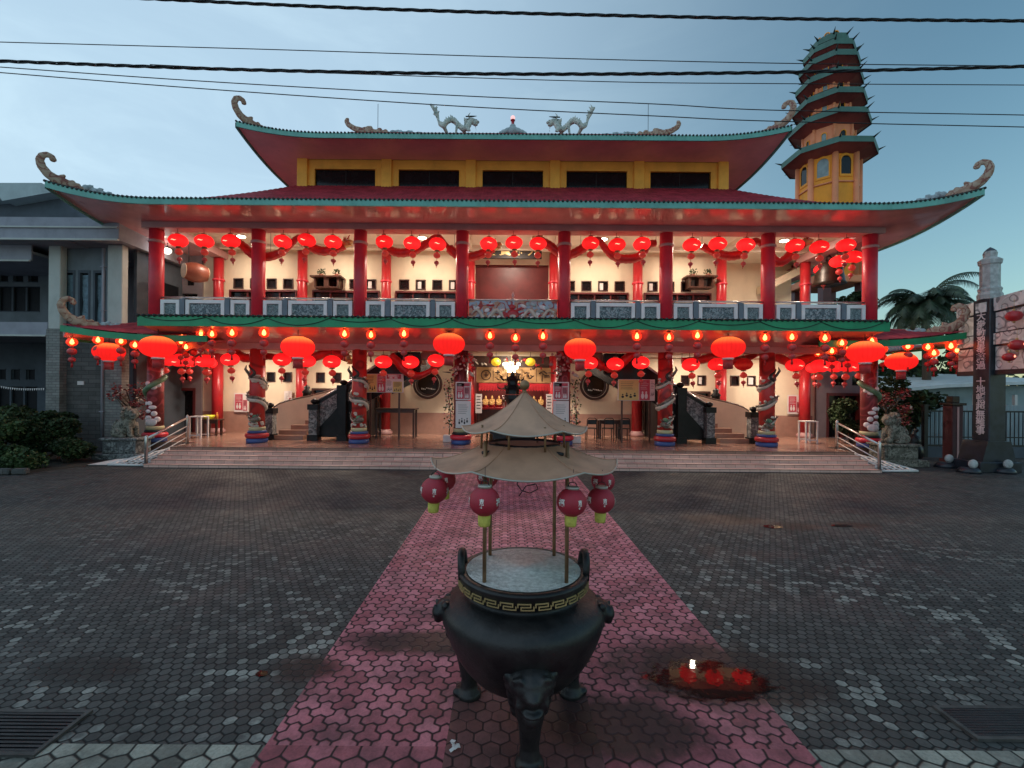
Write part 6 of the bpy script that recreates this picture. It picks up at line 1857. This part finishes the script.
# stone clad lower wall and side return
xa, xb = P(58, 300, 17.25).x, P(119, 300, 17.25).x
b = MB(); b.b2(xa, xb, 17.25, 17.45, .0, 4.4); b.b2(xa+.02, xb-.02, 17.2, 17.245, 0, 1.1); b.build('stone_wall', M['stone_clad'], hs)
b = MB(); q = P(80, 383, 17.2); b.b2(q.x-.12, q.x+.12, 17.22, 17.248, q.z-.07, q.z+.07); b.build('house_plate', M['paper_white'], hs)
b = MB(); b.b2(a2-.02, a2+.12, 17.45, 21, 0, 4.4); b.b2(a2-.02, a2+.10, 17.45, 21, 4.41, 7.6); b.build('side_wall', M['house_dark'], hs)
b = MB(); b.b2(a2+.105, a2+.15, 18.2, 19.6, 4.8, 6.7); b.build('side_window', M['house_glass'], hs)
b = MB(); qx = P(103, 300, 16.85).x; b.cyl((qx, 16.86, .1), (qx, 16.86, 7.5), .05, n=8)
for z in (1.5, 3.2, 5.2, 6.8): b.b2(qx-.08, qx+.08, 16.80, 16.92, z, z+.04)
b.build('downpipe', M['house_trim'], hs)
# rope of small white flags across the bay
t = thing('bunting_rope', 'thin rope of small white flags across the dark ground floor of the grey house', 'bunting', P(0, 385, 16.9))
b = MB(); p0, p1 = P(-20, 381, 16.9), P(46, 388, 16.9); pts = [p0.lerp(p1, i/12)-Vector((0, 0, .12*sin(pi*i/12))) for i in range(13)]
b.tube(pts, .012, 5); b.build('rope', M['cable'], t)
b = MB()
for i in range(1, 30):
    p = p0.lerp(p1, i/30)-Vector((0, 0, .12*sin(pi*i/30))); b.add([p+Vector((-.03, -.01, 0)), p+Vector((.03, -.01, 0)), p+Vector((0, -.015, -.09))], [(0, 1, 2)])
b.build('flags', M['paper_white'], t)

# ================================================================== pagoda behind the temple
pg = thing('pagoda', 'tall yellow and salmon eight sided pagoda with seven green trimmed roofs', 'pagoda', (20.68, 30, 0))
def octo(r, ph=pi/8): return [(r*cos(ph+i*pi/4), r*sin(ph+i*pi/4)) for i in range(8)]
def octo_ring(b, r0, z0, r1, z1, mi=0):
    a, c_ = octo(r0), octo(r1); b.add([(x, y, z0) for x, y in a]+[(x, y, z1) for x, y in c_], [(i, (i+1) % 8, 8+(i+1) % 8, 8+i) for i in range(8)], mi)
RB = 1.68
b = MB(); octo_ring(b, RB, 9.75, RB, 17.7); b.add([(x, y, 17.7) for x, y in octo(RB)], [tuple(range(8))]); body = b.build('wall', M['pg_yellow'], pg, True)
b = MB()
for (x, y) in octo(RB): b.cyl((x, y, 9.75), (x, y, 17.6), .17, n=10)
for i in range(8):
    p, q = Vector((*octo(RB+.03)[i], 0)), Vector((*octo(RB+.03)[(i+1) % 8], 0))
    for z in (15.55,): b.cyl(p+Vector((0, 0, z)), q+Vector((0, 0, z)), .06, n=6)
b.build('corner_pier', M['pg_orange'], body, True)
def arch_window(face, r, z0, w_, h, m_, parent):
    a = face*pi/4; n = Vector((cos(a), sin(a), 0)); t = Vector((-sin(a), cos(a), 0)); ap = r*cos(pi/8)
    pts = [(-w_/2, 0), (w_/2, 0)]+[(w_/2*cos(pi*i/8), h-w_/2+w_/2*sin(pi*i/8)) for i in range(9)]
    f = MB(); c = n*(ap+.0)
    def ring(k, d): return [c+n*d+t*x*k+Vector((0, 0, z0+(z-h/2)*k+h/2)) for x, z in pts]
    o_, i_ = ring(1.25, .05), ring(1.0, .05); ob, ib_ = ring(1.25, 0), ring(1.0, 0); N = len(pts)
    f.add(o_+i_+ob+ib_, [(i, (i+1) % N, N+(i+1) % N, N+i) for i in range(N)]+[(2*N+i, 2*N+(i+1) % N, (i+1) % N, i) for i in range(N)]+[(N+i, N+(i+1) % N, 3*N+(i+1) % N, 3*N+i) for i in range(N)])
    o = f.build('window', M['pg_yellow'], parent, True)
    g = MB(); g.add([c+n*.012+t*x+Vector((0, 0, z0+z)) for x, z in pts], [tuple(range(N))]); g.build('pane', m_, o, True)
for fc in range(8): arch_window(fc, RB, 16.0, .62, 1.15, M['pg_glass'] if fc in (5,) else M['glass'], body)
b = MB(); b.b2(-1.7, 1.5, -1.7, 1.7, 9.3, 9.75, bev=.05); b.build('platform', M['pg_orange'], pg, True)
b = MB()
for sx in (-1, 1):
    for sy in (-1, 1): b.b2(sx*1.15-.25, sx*1.15+.25, sy*1.4-.25, sy*1.4+.25, 0, 9.3)
b.build_each('pier', M['maroon'], pg, True)
tiers = [(2.66, 17.55), (2.30, 19.50), (2.08, 20.85), (1.88, 22.2), (1.70, 23.4), (1.46, 24.25), (1.10, 24.85)]
for k, (R_, z) in enumerate(tiers):
    b = MB(); rb = RB*(R_/2.66)**1.0*(.93 if k == 0 else .86)
    rn = tiers[k+1][0]*.60 if k < 6 else .35
    octo_ring(b, R_*1.0, z+.28, rn*1.02, z+.85)
    tr = b.build('tier_roof', M['pg_roof'], pg, True)
    b = MB(); octo_ring(b, R_, z-.03, R_+.02, z+.31); b.build('fascia', M['pg_green'], tr, True)
    b = MB(); octo_ring(b, (RB if k == 0 else tiers[k][0]*.60)+.0, z-.28, R_-.02, z+.02); b.build('soffit', M['pg_red'], tr, True)
    b = MB()
    for (x, y) in octo(1.0): b.tube([(x*R_*.98, y*R_*.98, z+.24), (x*(R_+.18), y*(R_+.18), z+.34), (x*(R_+.38), y*(R_+.38), z+.42)], [.07, .04, .008], 5)
    b.build_each('corner_spike', M['pg_roof'], tr, True)
    if k < 6:
        r2 = tiers[k+1][0]*.62; z2 = tiers[k+1][1]
        b = MB(); octo_ring(b, r2, z+.6, r2, z2+.05); ts = b.build('storey_wall', M['pg_orange'] if k < 3 else M['pg_red'], pg, True)
        for fc in range(8): arch_window(fc, r2, z+.78, .26, .50, M['glass'] if fc != 5 else M['pg_glass'], ts)
        b = MB()
        for (x, y) in octo(r2): b.cyl((x, y, z+.6), (x, y, z2), .09, n=8)
        b.build('corner_pier', M['pg_orange'] if k < 3 else M['pg_red'], ts, True)
b = MB(); octo_ring(b, .62, 25.3, .60, 25.45); octo_ring(b, .60, 25.45, .12, 25.6); b.add([(x, y, 25.6) for x, y in octo(.12)], [tuple(range(8))]); b.build('top_cap', M['pg_green'], pg, True)

# ================================================================== gate at the right
ga = thing('stone_gate', 'carved stone gateway with a black lettered pillar at the right edge', 'gate', (14.95, 14.5, 0))
gx, gy, gw = 14.62, 14.12, .52
b = MB(); b.b2(gx, gx+gw, gy, gy+gw, .0, 5.35, bev=.02); pil_ = b.build('pillar', M['gate_stone'], ga)
b = MB(); b.b2(gx-.38, gx+gw+.38, gy-.12, gy+gw+.3, .0, .32, bev=.02); b.prism([(gx-.26, .32), (gx+gw+.26, .32), (gx+gw+.1, .95), (gx-.1, .95)], gy-.06, gy+gw+.2); b.build('base', M['gate_stone'], pil_)
cx, cy = gx+gw/2, gy+gw/2
b = MB(); b.lathe([(.29, 5.36), (.30, 5.5), (.26, 5.58), (.285, 5.68), (.235, 5.75), (.235, 6.42), (.27, 6.46), (.285, 6.58), (.21, 6.64), (.155, 6.67), (.17, 6.8), (.14, 6.86)], (cx, cy, 0), 8, smooth=False); cp = b.build('cap_column', M['pale_stone'], pil_)
b = MB(); b.lathe([(.15, 6.86), (.08, 6.94), (.0, 7.0)], (cx, cy, 0), 8, smooth=False); b.build('cap_tip', M['house_dark'], cp)
# lettering down the face towards the court
txt = '大衆勤習奉慈過　十地頓超無難事'
zt, zb_ = P(982, 317, 14.4).z, P(982, 431, 14.4).z
b = MB(); n = len(txt); stp = (zt-zb_)/(n-1)
MX = Matrix.Rotation(radians(-90), 4, 'Z') @ Matrix.Rotation(radians(90), 4, 'X')
for i, ch in enumerate(txt):
    if ch != '　': b.text(ch, .285, Matrix.Translation((gx-.006, gy+gw*.5, zt-stp*i)) @ MX, .004, bold=.004)
b.build('lettering', M['white_cloud'], pil_)
b = MB(); zc = P(980, 444, 14.4).z
for i in range(4): b.b2(gx-.012, gx-.002, gy+.05, gy+gw-.05, zc-.10+.055*i, zc-.07+.055*i)
b.build('lettering', M['white_cloud'], pil_)
b = MB(); b.b2(gx-.02, gx-.003, gy+.1, gy+gw-.1, 4.95, 5.25); b.build('carved_plate', M['gate_relief'], pil_)
for (px, py, Y) in ((973, 464, 13.9), (1008, 464, 13.9), (949, 458.5, 14.9)):
    q = P(px, py, Y); b = MB(); b.lathe([(.30, 0), (.26, .10), (.2, .16)], (q.x, q.y+.12, 0), 14); o = b.build('drum_stone', M['gate_stone'], ga)
    k = MB(); k.ell((q.x, q.y, q.z), (.135, .08, .135), 20, 14); k.build('round_boss', M['pale_stone'], o)
# beams running on both sides of the pillar with carved cloud panels
dv = Vector((-.30, -1.9, 0)).normalized()
def beam(t0, t1, za, zb2, m_, name, th=.28, rise=.0, off=0.0):
    b = MB(); p = Vector((cx+.05, cy, 0)); nrm = Vector((-dv.y, dv.x, 0))
    A = p+dv*t0+nrm*off; B_ = p+dv*t1+nrm*off; h = nrm*th/2
    b.add([A-h+Vector((0, 0, za)), A+h+Vector((0, 0, za)), B_+h+Vector((0, 0, za+rise)), B_-h+Vector((0, 0, za+rise)), A-h+Vector((0, 0, zb2)), A+h+Vector((0, 0, zb2)), B_+h+Vector((0, 0, zb2+rise)), B_-h+Vector((0, 0, zb2+rise))],
          [(0, 1, 2, 3), (7, 6, 5, 4), (0, 4, 5, 1), (1, 5, 6, 2), (2, 6, 7, 3), (3, 7, 4, 0)])
    return b.build(name, m_, ga)
for (t0, t1) in ((.30, 5.5), (-1.1, -.30)):
    beam(t0, t1, 4.95, 5.35, M['gate_relief'], 'carved_beam', .34, .25 if t0 > 0 else 0)
    beam(t0, t1, 4.30, 4.90, M['gate_relief'], 'carved_beam', .22, .12 if t0 > 0 else 0)
    beam(t0, t1, 4.86, 4.98, M['gate_stone'], 'frame', .20, .2 if t0 > 0 else 0)
    beam(t0, t1, 3.92, 4.26, M['gate_relief'], 'carved_beam', .34, .05 if t0 > 0 else 0)
    beam(t0, t1, 3.10, 3.86, M['gate_relief'], 'carved_beam', .22)
    beam(t0, t1, 4.2, 4.34, M['gate_stone'], 'frame', .18); beam(t0, t1, 3.84, 3.96, M['gate_stone'], 'frame', .18); beam(t0, t1, 3.0, 3.14, M['gate_stone'], 'frame', .3)
# red lantern balls on the gate
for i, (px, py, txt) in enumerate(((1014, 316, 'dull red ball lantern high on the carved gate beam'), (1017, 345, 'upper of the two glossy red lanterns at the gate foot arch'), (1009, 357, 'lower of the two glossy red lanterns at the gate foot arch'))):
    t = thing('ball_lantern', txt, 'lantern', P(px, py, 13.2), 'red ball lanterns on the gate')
    k = .8 if i == 2 else 1
    b = MB(); b.lathe([(.05*k, -.15*k), (.15*k, -.10*k), (.19*k, 0), (.15*k, .10*k), (.05*k, .15*k)], n=24, lobes=12, amp=.03); b.build('shade', M['base_red'], t, True)
    b = MB(); b.cyl((0, 0, .14*k), (0, 0, .2), .03, n=8); b.cyl((0, 0, -.2*k), (0, 0, -.14*k), .03, n=8); b.cyl((0, 0, .2), (0, 0, .5), .006, n=4); b.build('cap', M['gold'], t, True)
    b = MB(); b.lathe([(.0, -.03), (.025, 0), (0, .06)], (0, -.19*k, 0), 8); b.build('painted_glint', M['surface_glow'], t, True) if i else None  # glowing drop on the shade front, a highlight modelled as emission

# ================================================================== fence, post and sheds on the right
fn = thing('iron_fence', 'black iron bar fence on a low wall right of the temple', 'fence', (17, 17.5, 0))
b = MB()
xa, xb = P(922, 430, 17.5).x, 24.0
for i in range(int((xb-xa)/.16)): x = xa+.16*i; b.cyl((x, 17.5, .42), (x, 17.5, 1.78), .016, n=5, smooth=False)
b.build('bars', M['iron'], fn)
b = MB(); b.b2(xa, xb, 17.46, 17.54, 1.72, 1.78); b.b2(xa, xb, 17.46, 17.54, .42, .48); b.b2(xa, xb, 17.47, 17.53, .75, .79); b.build('rail', M['iron'], fn)
for i in range(4):
    x = xa+.1+2.6*i; b = MB(); b.b2(x-.07, x+.07, 17.43, 17.57, .0, 1.95); b.b2(x-.1, x+.1, 17.4, 17.6, 1.952, 2.0); b.build('post', M['iron'], fn)
b = MB(); b.b2(xa, xb, 17.44, 17.58, .0, .40); b.build('low_wall', M['house_dark'], fn)
sh = thing('sheet_wall', 'pale blue corrugated sheet wall behind the iron fence', 'wall', (19, 19.6, 0))
b = MB(); vs = []; n = 200
for i in range(n+1):
    x = 16.2+10*i/n; y = 19.6+.03*sin(i*2.2); vs += [(x, y, 0), (x, y, 1.95)]
b.add(vs, [(2*i, 2*i+2, 2*i+3, 2*i+1) for i in range(n)], 0, False); vs2 = [(x, y+.01, z) for x, y, z in vs]; b.add(vs2, [(2*i, 2*i+1, 2*i+3, 2*i+2) for i in range(n)]); b.build('sheet', M['fence_sheet'], sh)
b = MB(); b.b2(16.2, 26.2, 19.66, 19.72, 1.4, 1.46); b.build('rail', M['iron'], sh)
s2 = thing('white_shed', 'white roofed shed behind the fence at the right', 'shed', (19, 22, 0))
def pz(px, py, Y): return P(px, py, Y)
b = MB(); a, c2 = pz(926, 400, 21), pz(1040, 400, 21); b.b2(a.x, c2.x+14, 21.4, 26, 0, 2.82); b.build('wall', M['fence_sheet'], s2)
b = MB(); e = [pz(896, 389, 20.6), pz(945, 384.5, 20.6), pz(1060, 380, 20.6)]
b.add([(e[0].x, 20.6, e[0].z), (e[1].x, 20.6, e[1].z), (e[2].x, 20.6, e[2].z), (e[2].x, 26, e[2].z+.5), (e[1].x, 26, e[1].z+.5), (e[0].x, 26, e[0].z+.5)]+[(p.x, 20.6, p.z-.14) for p in e]+[(p.x, 26, p.z+.3) for p in e[::-1]], [(0, 1, 4, 5), (1, 2, 3, 4), (6, 7, 1, 0), (7, 8, 2, 1), (6, 11, 10, 7), (7, 10, 9, 8)]); b.build('roof', M['white_roof'], s2)
b = MB()
for px in (935, 975, 1015): p = pz(px, 400, 20.8); b.b2(p.x-.06, p.x+.06, 20.75, 20.87, 0, 2.4)
b.build('post', M['white_metal'], s2)
q = P(952.5, 452, 16.3)
t = thing('maroon_post', 'slim maroon post with a gold stripe and brown cap before the fence', 'post', (q.x, 16.3, 0))
b = MB(); b.b2(-.24, .24, -.24, .24, 0, .1); b.b2(-.19, .19, -.19, .19, .1, 2.0, bev=.015); b.build('shaft', mat('dull_maroon_post', (.050, .007, .012), .6, var=.2, dirt=.3), t, True)
b = MB(); b.b2(-.035, .035, -.2, -.193, .15, 1.95); b.build('stripe', M['beam'], t, True)
b = MB(); b.b2(-.25, .25, -.25, .25, 2.003, 2.09, bev=.01); b.b2(-.13, .13, -.13, .13, 2.09, 2.33, bev=.02); b.build('cap', M['bronze'], t, True)

# ================================================================== plants
def leaf_cloud(b, c, R, n, size, rr, mi=0, shell=.35, up=.3):
    for i in range(n):
        while True:
            d = Vector((rr.uniform(-1, 1), rr.uniform(-1, 1), rr.uniform(-1, 1)))
            if shell < d.length < 1: break
        p = Vector(c)+Vector((d.x*R[0], d.y*R[1], d.z*R[2]))
        E_ = Euler((rr.uniform(-1.1, 1.1), rr.uniform(-1.1, 1.1), rr.uniform(0, 6.3))).to_matrix()
        s_ = size*rr.uniform(.6, 1.4)
        vs = [p+E_ @ Vector(q) for q in ((-.28*s_, -.5*s_, 0), (.28*s_, -.5*s_, 0), (.34*s_, .1*s_, .08*s_), (0, .62*s_, 0), (-.34*s_, .1*s_, .08*s_))]
        b.add(vs, [(0, 1, 2, 3, 4)], mi)
def bush(name, label, loc, clumps, n, size, m_, seed, cat='shrub', trunk=True):
    t = thing(name, label, cat, loc); rr = random.Random(seed)
    b = MB()
    for (c, R) in clumps: leaf_cloud(b, c, R, n, size, rr)
    b.build('crown', m_, t, True)
    if trunk:
        b = MB()
        for (c, R) in clumps: b.tube([(0, 0, 0), (c[0]*.4, c[1]*.4, c[2]*.5), c], [.06, .04, .015], 6)
        b.build('trunk' if cat == 'tree' else 'stem', M['bark'], t, True)
    return t
def cl(n, R, h, r, seed, flat=.8):
    rr = random.Random(seed); return [((rr.uniform(-R, R), rr.uniform(-R, R)*.7, rr.uniform(h[0], h[1])), (r*rr.uniform(.7, 1.2), r*rr.uniform(.7, 1.2), r*flat*rr.uniform(.7, 1.1))) for _ in range(n)]
# left bed
b = MB(); b.add([(x, y, .05) for x, y in [(-26, 11.4), (-13.6, 12.6), (-12.6, 14.9), (-12.6, 17.1), (-26, 17.1)]]+[(x, y, 0) for x, y in [(-26, 11.36), (-13.5, 12.55), (-12.5, 14.9), (-12.5, 17.1), (-26, 17.1)]], [(0, 1, 2, 3, 4), (5, 6, 1, 0), (6, 7, 2, 1), (7, 8, 3, 2)])
tag(b.build('garden_bed', M['soil']), kind='structure')
b = MB()
for i in range(30):
    rr_ = random.Random(i); x = -25+12*i/30; y = 11.35+1.2*(i/30)
    b.box((x, y, .09), (.36, .18, .16), rz=.1+rr_.uniform(-.1, .1), bev=.03)
kb = thing('stone_edging', 'row of dark stones edging the garden bed at the left', 'edging', (-18, 12, 0)); b.build('stones', M['stone_clad'], kb)
bush('round_shrub', 'big round dark green shrub before the stone clad wall', (-15.0, 14.6, 0), cl(9, .62, (.4, 1.35), .42, 2), 800, .09, M['leaf'], 3)
bush('palm_shrub', 'lighter green feathery shrub at the left picture edge', (-15.9, 13.6, 0), cl(8, .8, (.5, 1.25), .5, 4), 600, .09, M['leaf2'], 5)
bush('low_shrub', 'low spreading dark shrub near the pedestal of the left lion', (-13.9, 14.3, 0), cl(6, .6, (.25, .6), .36, 6), 380, .08, M['leaf'], 7)
bush('low_shrub', 'low leafy shrub in front of the big round shrub', (-14.6, 13.2, 0), cl(8, .9, (.2, .55), .36, 8), 380, .08, M['leaf2'], 9)
bush('low_shrub', 'tall dark shrub at the foot of the first pale pillar', (-17.3, 15.6, 0), cl(9, 1.3, (.5, 1.6), .6, 10), 480, .10, M['leaf'], 11)
bush('low_shrub', 'low dark hedge clump at the front corner of the garden bed', (-14.2, 12.9, 0), cl(6, .7, (.1, .35), .3, 18), 300, .07, M['leaf'], 19)
for s, lab in ((-1, 'small ornamental tree with red blossoms behind the left stone lion'), (1, 'small ornamental tree with red blossoms behind the right stone lion')):
    q = P(131 if s < 0 else 887, 450, 16.9)
    t = thing('blossom_tree', lab, 'tree', (q.x, 16.9, 0.3)); rr_ = random.Random(22)
    b = MB()
    ends = []
    b.tube([(0, 0, 0), (.05, 0, .8), (-.05, 0, 1.5)], [.07, .05, .04], 7)
    for i in range(12):
        a = rr_.uniform(0, 6.3); z = rr_.uniform(.8, 1.5); e_ = Vector((.55*cos(a), .4*sin(a), z+rr_.uniform(.2, .8))); b.tube([(0, 0, z), e_*.6+Vector((0, 0, z*.4)), e_], [.03, .02, .008], 5); ends.append(e_)
    b.build('trunk', M['bark'], t, True)
    b = MB()
    for e_ in ends: leaf_cloud(b, e_, (.25, .25, .2), 34, .08, rr_, 0, 0); leaf_cloud(b, e_, (.25, .25, .2), 6, .06, rr_, 1, 0)
    b.build('crown', [M['red_leaf'], M['cloud_grey']], t, True)
# right: dark plants at the hall end and behind the fence
q = P(832, 440, 17.0)
bush('potted_bush', 'dark leafy bush at the right end of the hall beside the handrail', (13.0, 17.6, .5), cl(7, .4, (.4, 1.9), .38, 12), 400, .09, M['leaf'], 13)
bush('dark_tree', 'dark bushy tree behind the right stone lion', (16.2, 19.0, 0), cl(8, .9, (1.0, 2.9), .65, 14), 260, .17, M['leaf'], 15, 'tree')
bush('dark_tree', 'dark tree seen through the right end of the balcony', (18.6, 25, 0), cl(12, .55, (4.8, 8.0), .75, 16), 260, .20, M['leaf'], 17, 'tree')
bush('dark_tree', 'broad dark tree far behind the temple under the palm', (24.0, 27, 0), cl(10, 2.6, (3.5, 6.4), 1.1, 26), 260, .26, M['leaf'], 27, 'tree')
t = thing('rubbish_bag', 'black bin bag standing behind the right stone lion', 'bag', (P(912, 450, 15.9).x, 15.9, 0)); b = MB()
b.ell((0, 0, .38), (.34, .3, .38), 14, 10); b.ell((.05, 0, .75), (.22, .2, .25), 12, 8); b.tube([(.05, 0, .9), (.08, 0, 1.08), (.16, 0, 1.16)], [.1, .05, .1], 8); b.build('bag', M['black_marble'], t, True, voxel=.03)
# far tree line closing the horizon
b = MB(); rr_ = random.Random(77)
for i in range(46):
    x = -110+220*i/45+rr_.uniform(-2, 2); y = 75+rr_.uniform(-8, 8)
    leaf_cloud(b, (x, y, 3.2), (4.2, 3, rr_.uniform(3.2, 5.0)), 260, 1.0, rr_, 0, .3)
tag(b.build('far_trees', M['leaf'], None), 'hazy far tree line closing the horizon behind the shed and houses', 'trees', None, 'stuff')
# palm
q = P(925, 330, 23.0)
pt = thing('palm_tree', 'dark feathery palm tree beside the lettered gate pillar', 'palm', (q.x, 23.0, 0))
b = MB(); b.tube([(0, 0, 0), (.1, 0, 3.5), (0, 0, 6.7)], [.24, .18, .16], 12); b.build('trunk', M['bark'], pt, True)
rr_ = random.Random(14); b = MB()
for i in range(52):
    a = 2*pi*i/52*1.618*3; el = rr_.uniform(-.1, 1.3); L_ = rr_.uniform(1.7, 2.5)
    if i < 4: a = (-.1, .12, .35, -.4)[i]; el = (1.25, 1.0, .8, 1.35)[i]; L_ = (3.2, 3.0, 2.6, 3.3)[i]
    dh = Vector((cos(a), sin(a), 0)); p = Vector((0, 0, 6.7)); pts = []
    n = 24; e = el
    for k in range(n+1):
        pts.append(p.copy()); p = p+(dh*cos(e)+Vector((0, 0, sin(e))))*L_/n; e -= (1.5+.5*rr_.random())/n*(.7+k/n*1.0)
    b.tube(pts, [.035*(1-k/n)+.006 for k in range(n+1)], 4)
    sd_ = Vector((-dh.y, dh.x, 0))
    for k in range(2, n+1):
        for h2 in range(2):
            for q_ in (-1, 1):
                t_ = (pts[k]-pts[k-1]).normalized(); o = pts[k-1].lerp(pts[k], h2*.5); l = .62*sin(pi*(.12+.80*k/n))+.08
                tip = o+(sd_*q_*.75+t_*.55+Vector((0, 0, -.35-.3*rr_.random())))*l
                w_ = t_*.034; b.add([o-w_, o+w_, tip], [(0, 1, 2)])
b.build('fronds', M['palm'], pt, True)

# ================================================================== overhead cables
def cable(name, label, pts, Y, r, twisted=False):
    W = [P(x, y, Y) for x, y in pts]
    W = [W[0]+(W[0]-W[1])*.25]+W+[W[-1]+(W[-1]-W[-2])*.4]
    fine = []; n = len(W)
    for i in range(n-1):
        p0, p1, p2, p3 = W[max(0, i-1)], W[i], W[i+1], W[min(n-1, i+2)]
        for k in range(40 if twisted else 8):
            t = k/(40 if twisted else 8); fine.append(.5*((2*p1)+(p2-p0)*t+(2*p0-5*p1+4*p2-p3)*t*t+(3*p1-p0-3*p2+p3)*t*t*t))
    fine.append(W[-1])
    t = thing(name, label, 'cable', fine[0], 'overhead cables'); b = MB()
    if twisted:
        for ph in (0, 2.1, 4.2):
            d = 0; out = []
            for i, p in enumerate(fine):
                if i: d += (p-fine[i-1]).length
                a = d*5.5+ph; out.append(p+Vector((0, sin(a)*r*.8, cos(a)*r*.8)))
            b.tube(out, r*.62, 5)
    else: b.tube(fine, r, 5)
    b.build('wire', M['cable'], t)
cable('power_cable', 'thick twisted black cable along the top picture edge', [(135, -2), (330, 7), (512, 13), (768, 18.5), (1024, 21)], 9.5, .024, True)
cable('power_cable', 'thick twisted black cable passing behind the pagoda middle tiers', [(0, 61), (256, 70), (512, 74), (768, 72.5), (1024, 66.5)], 9.0, .024, True)
cable('phone_wire', 'thin black wire just under the topmost twisted cable', [(0, 42), (256, 49), (512, 57), (768, 63), (1024, 66)], 9.2, .009)
cable('phone_wire', 'thin black wire branching just below the lower twisted cable', [(180, 66), (300, 72), (600, 81.5), (768, 83.5), (1024, 85)], 8.8, .008)
cable('phone_wire', 'thin black wire crossing above the ridge dragons', [(0, 67), (200, 81), (456, 95.5), (656, 104), (768, 110), (1024, 115)], 8.6, .009)
cable('phone_wire', 'lowest thin black wire touching the tail flames of the ridge dragons', [(0, 72.5), (200, 88.5), (456, 106), (656, 116), (768, 121), (1024, 127)], 8.4, .009)
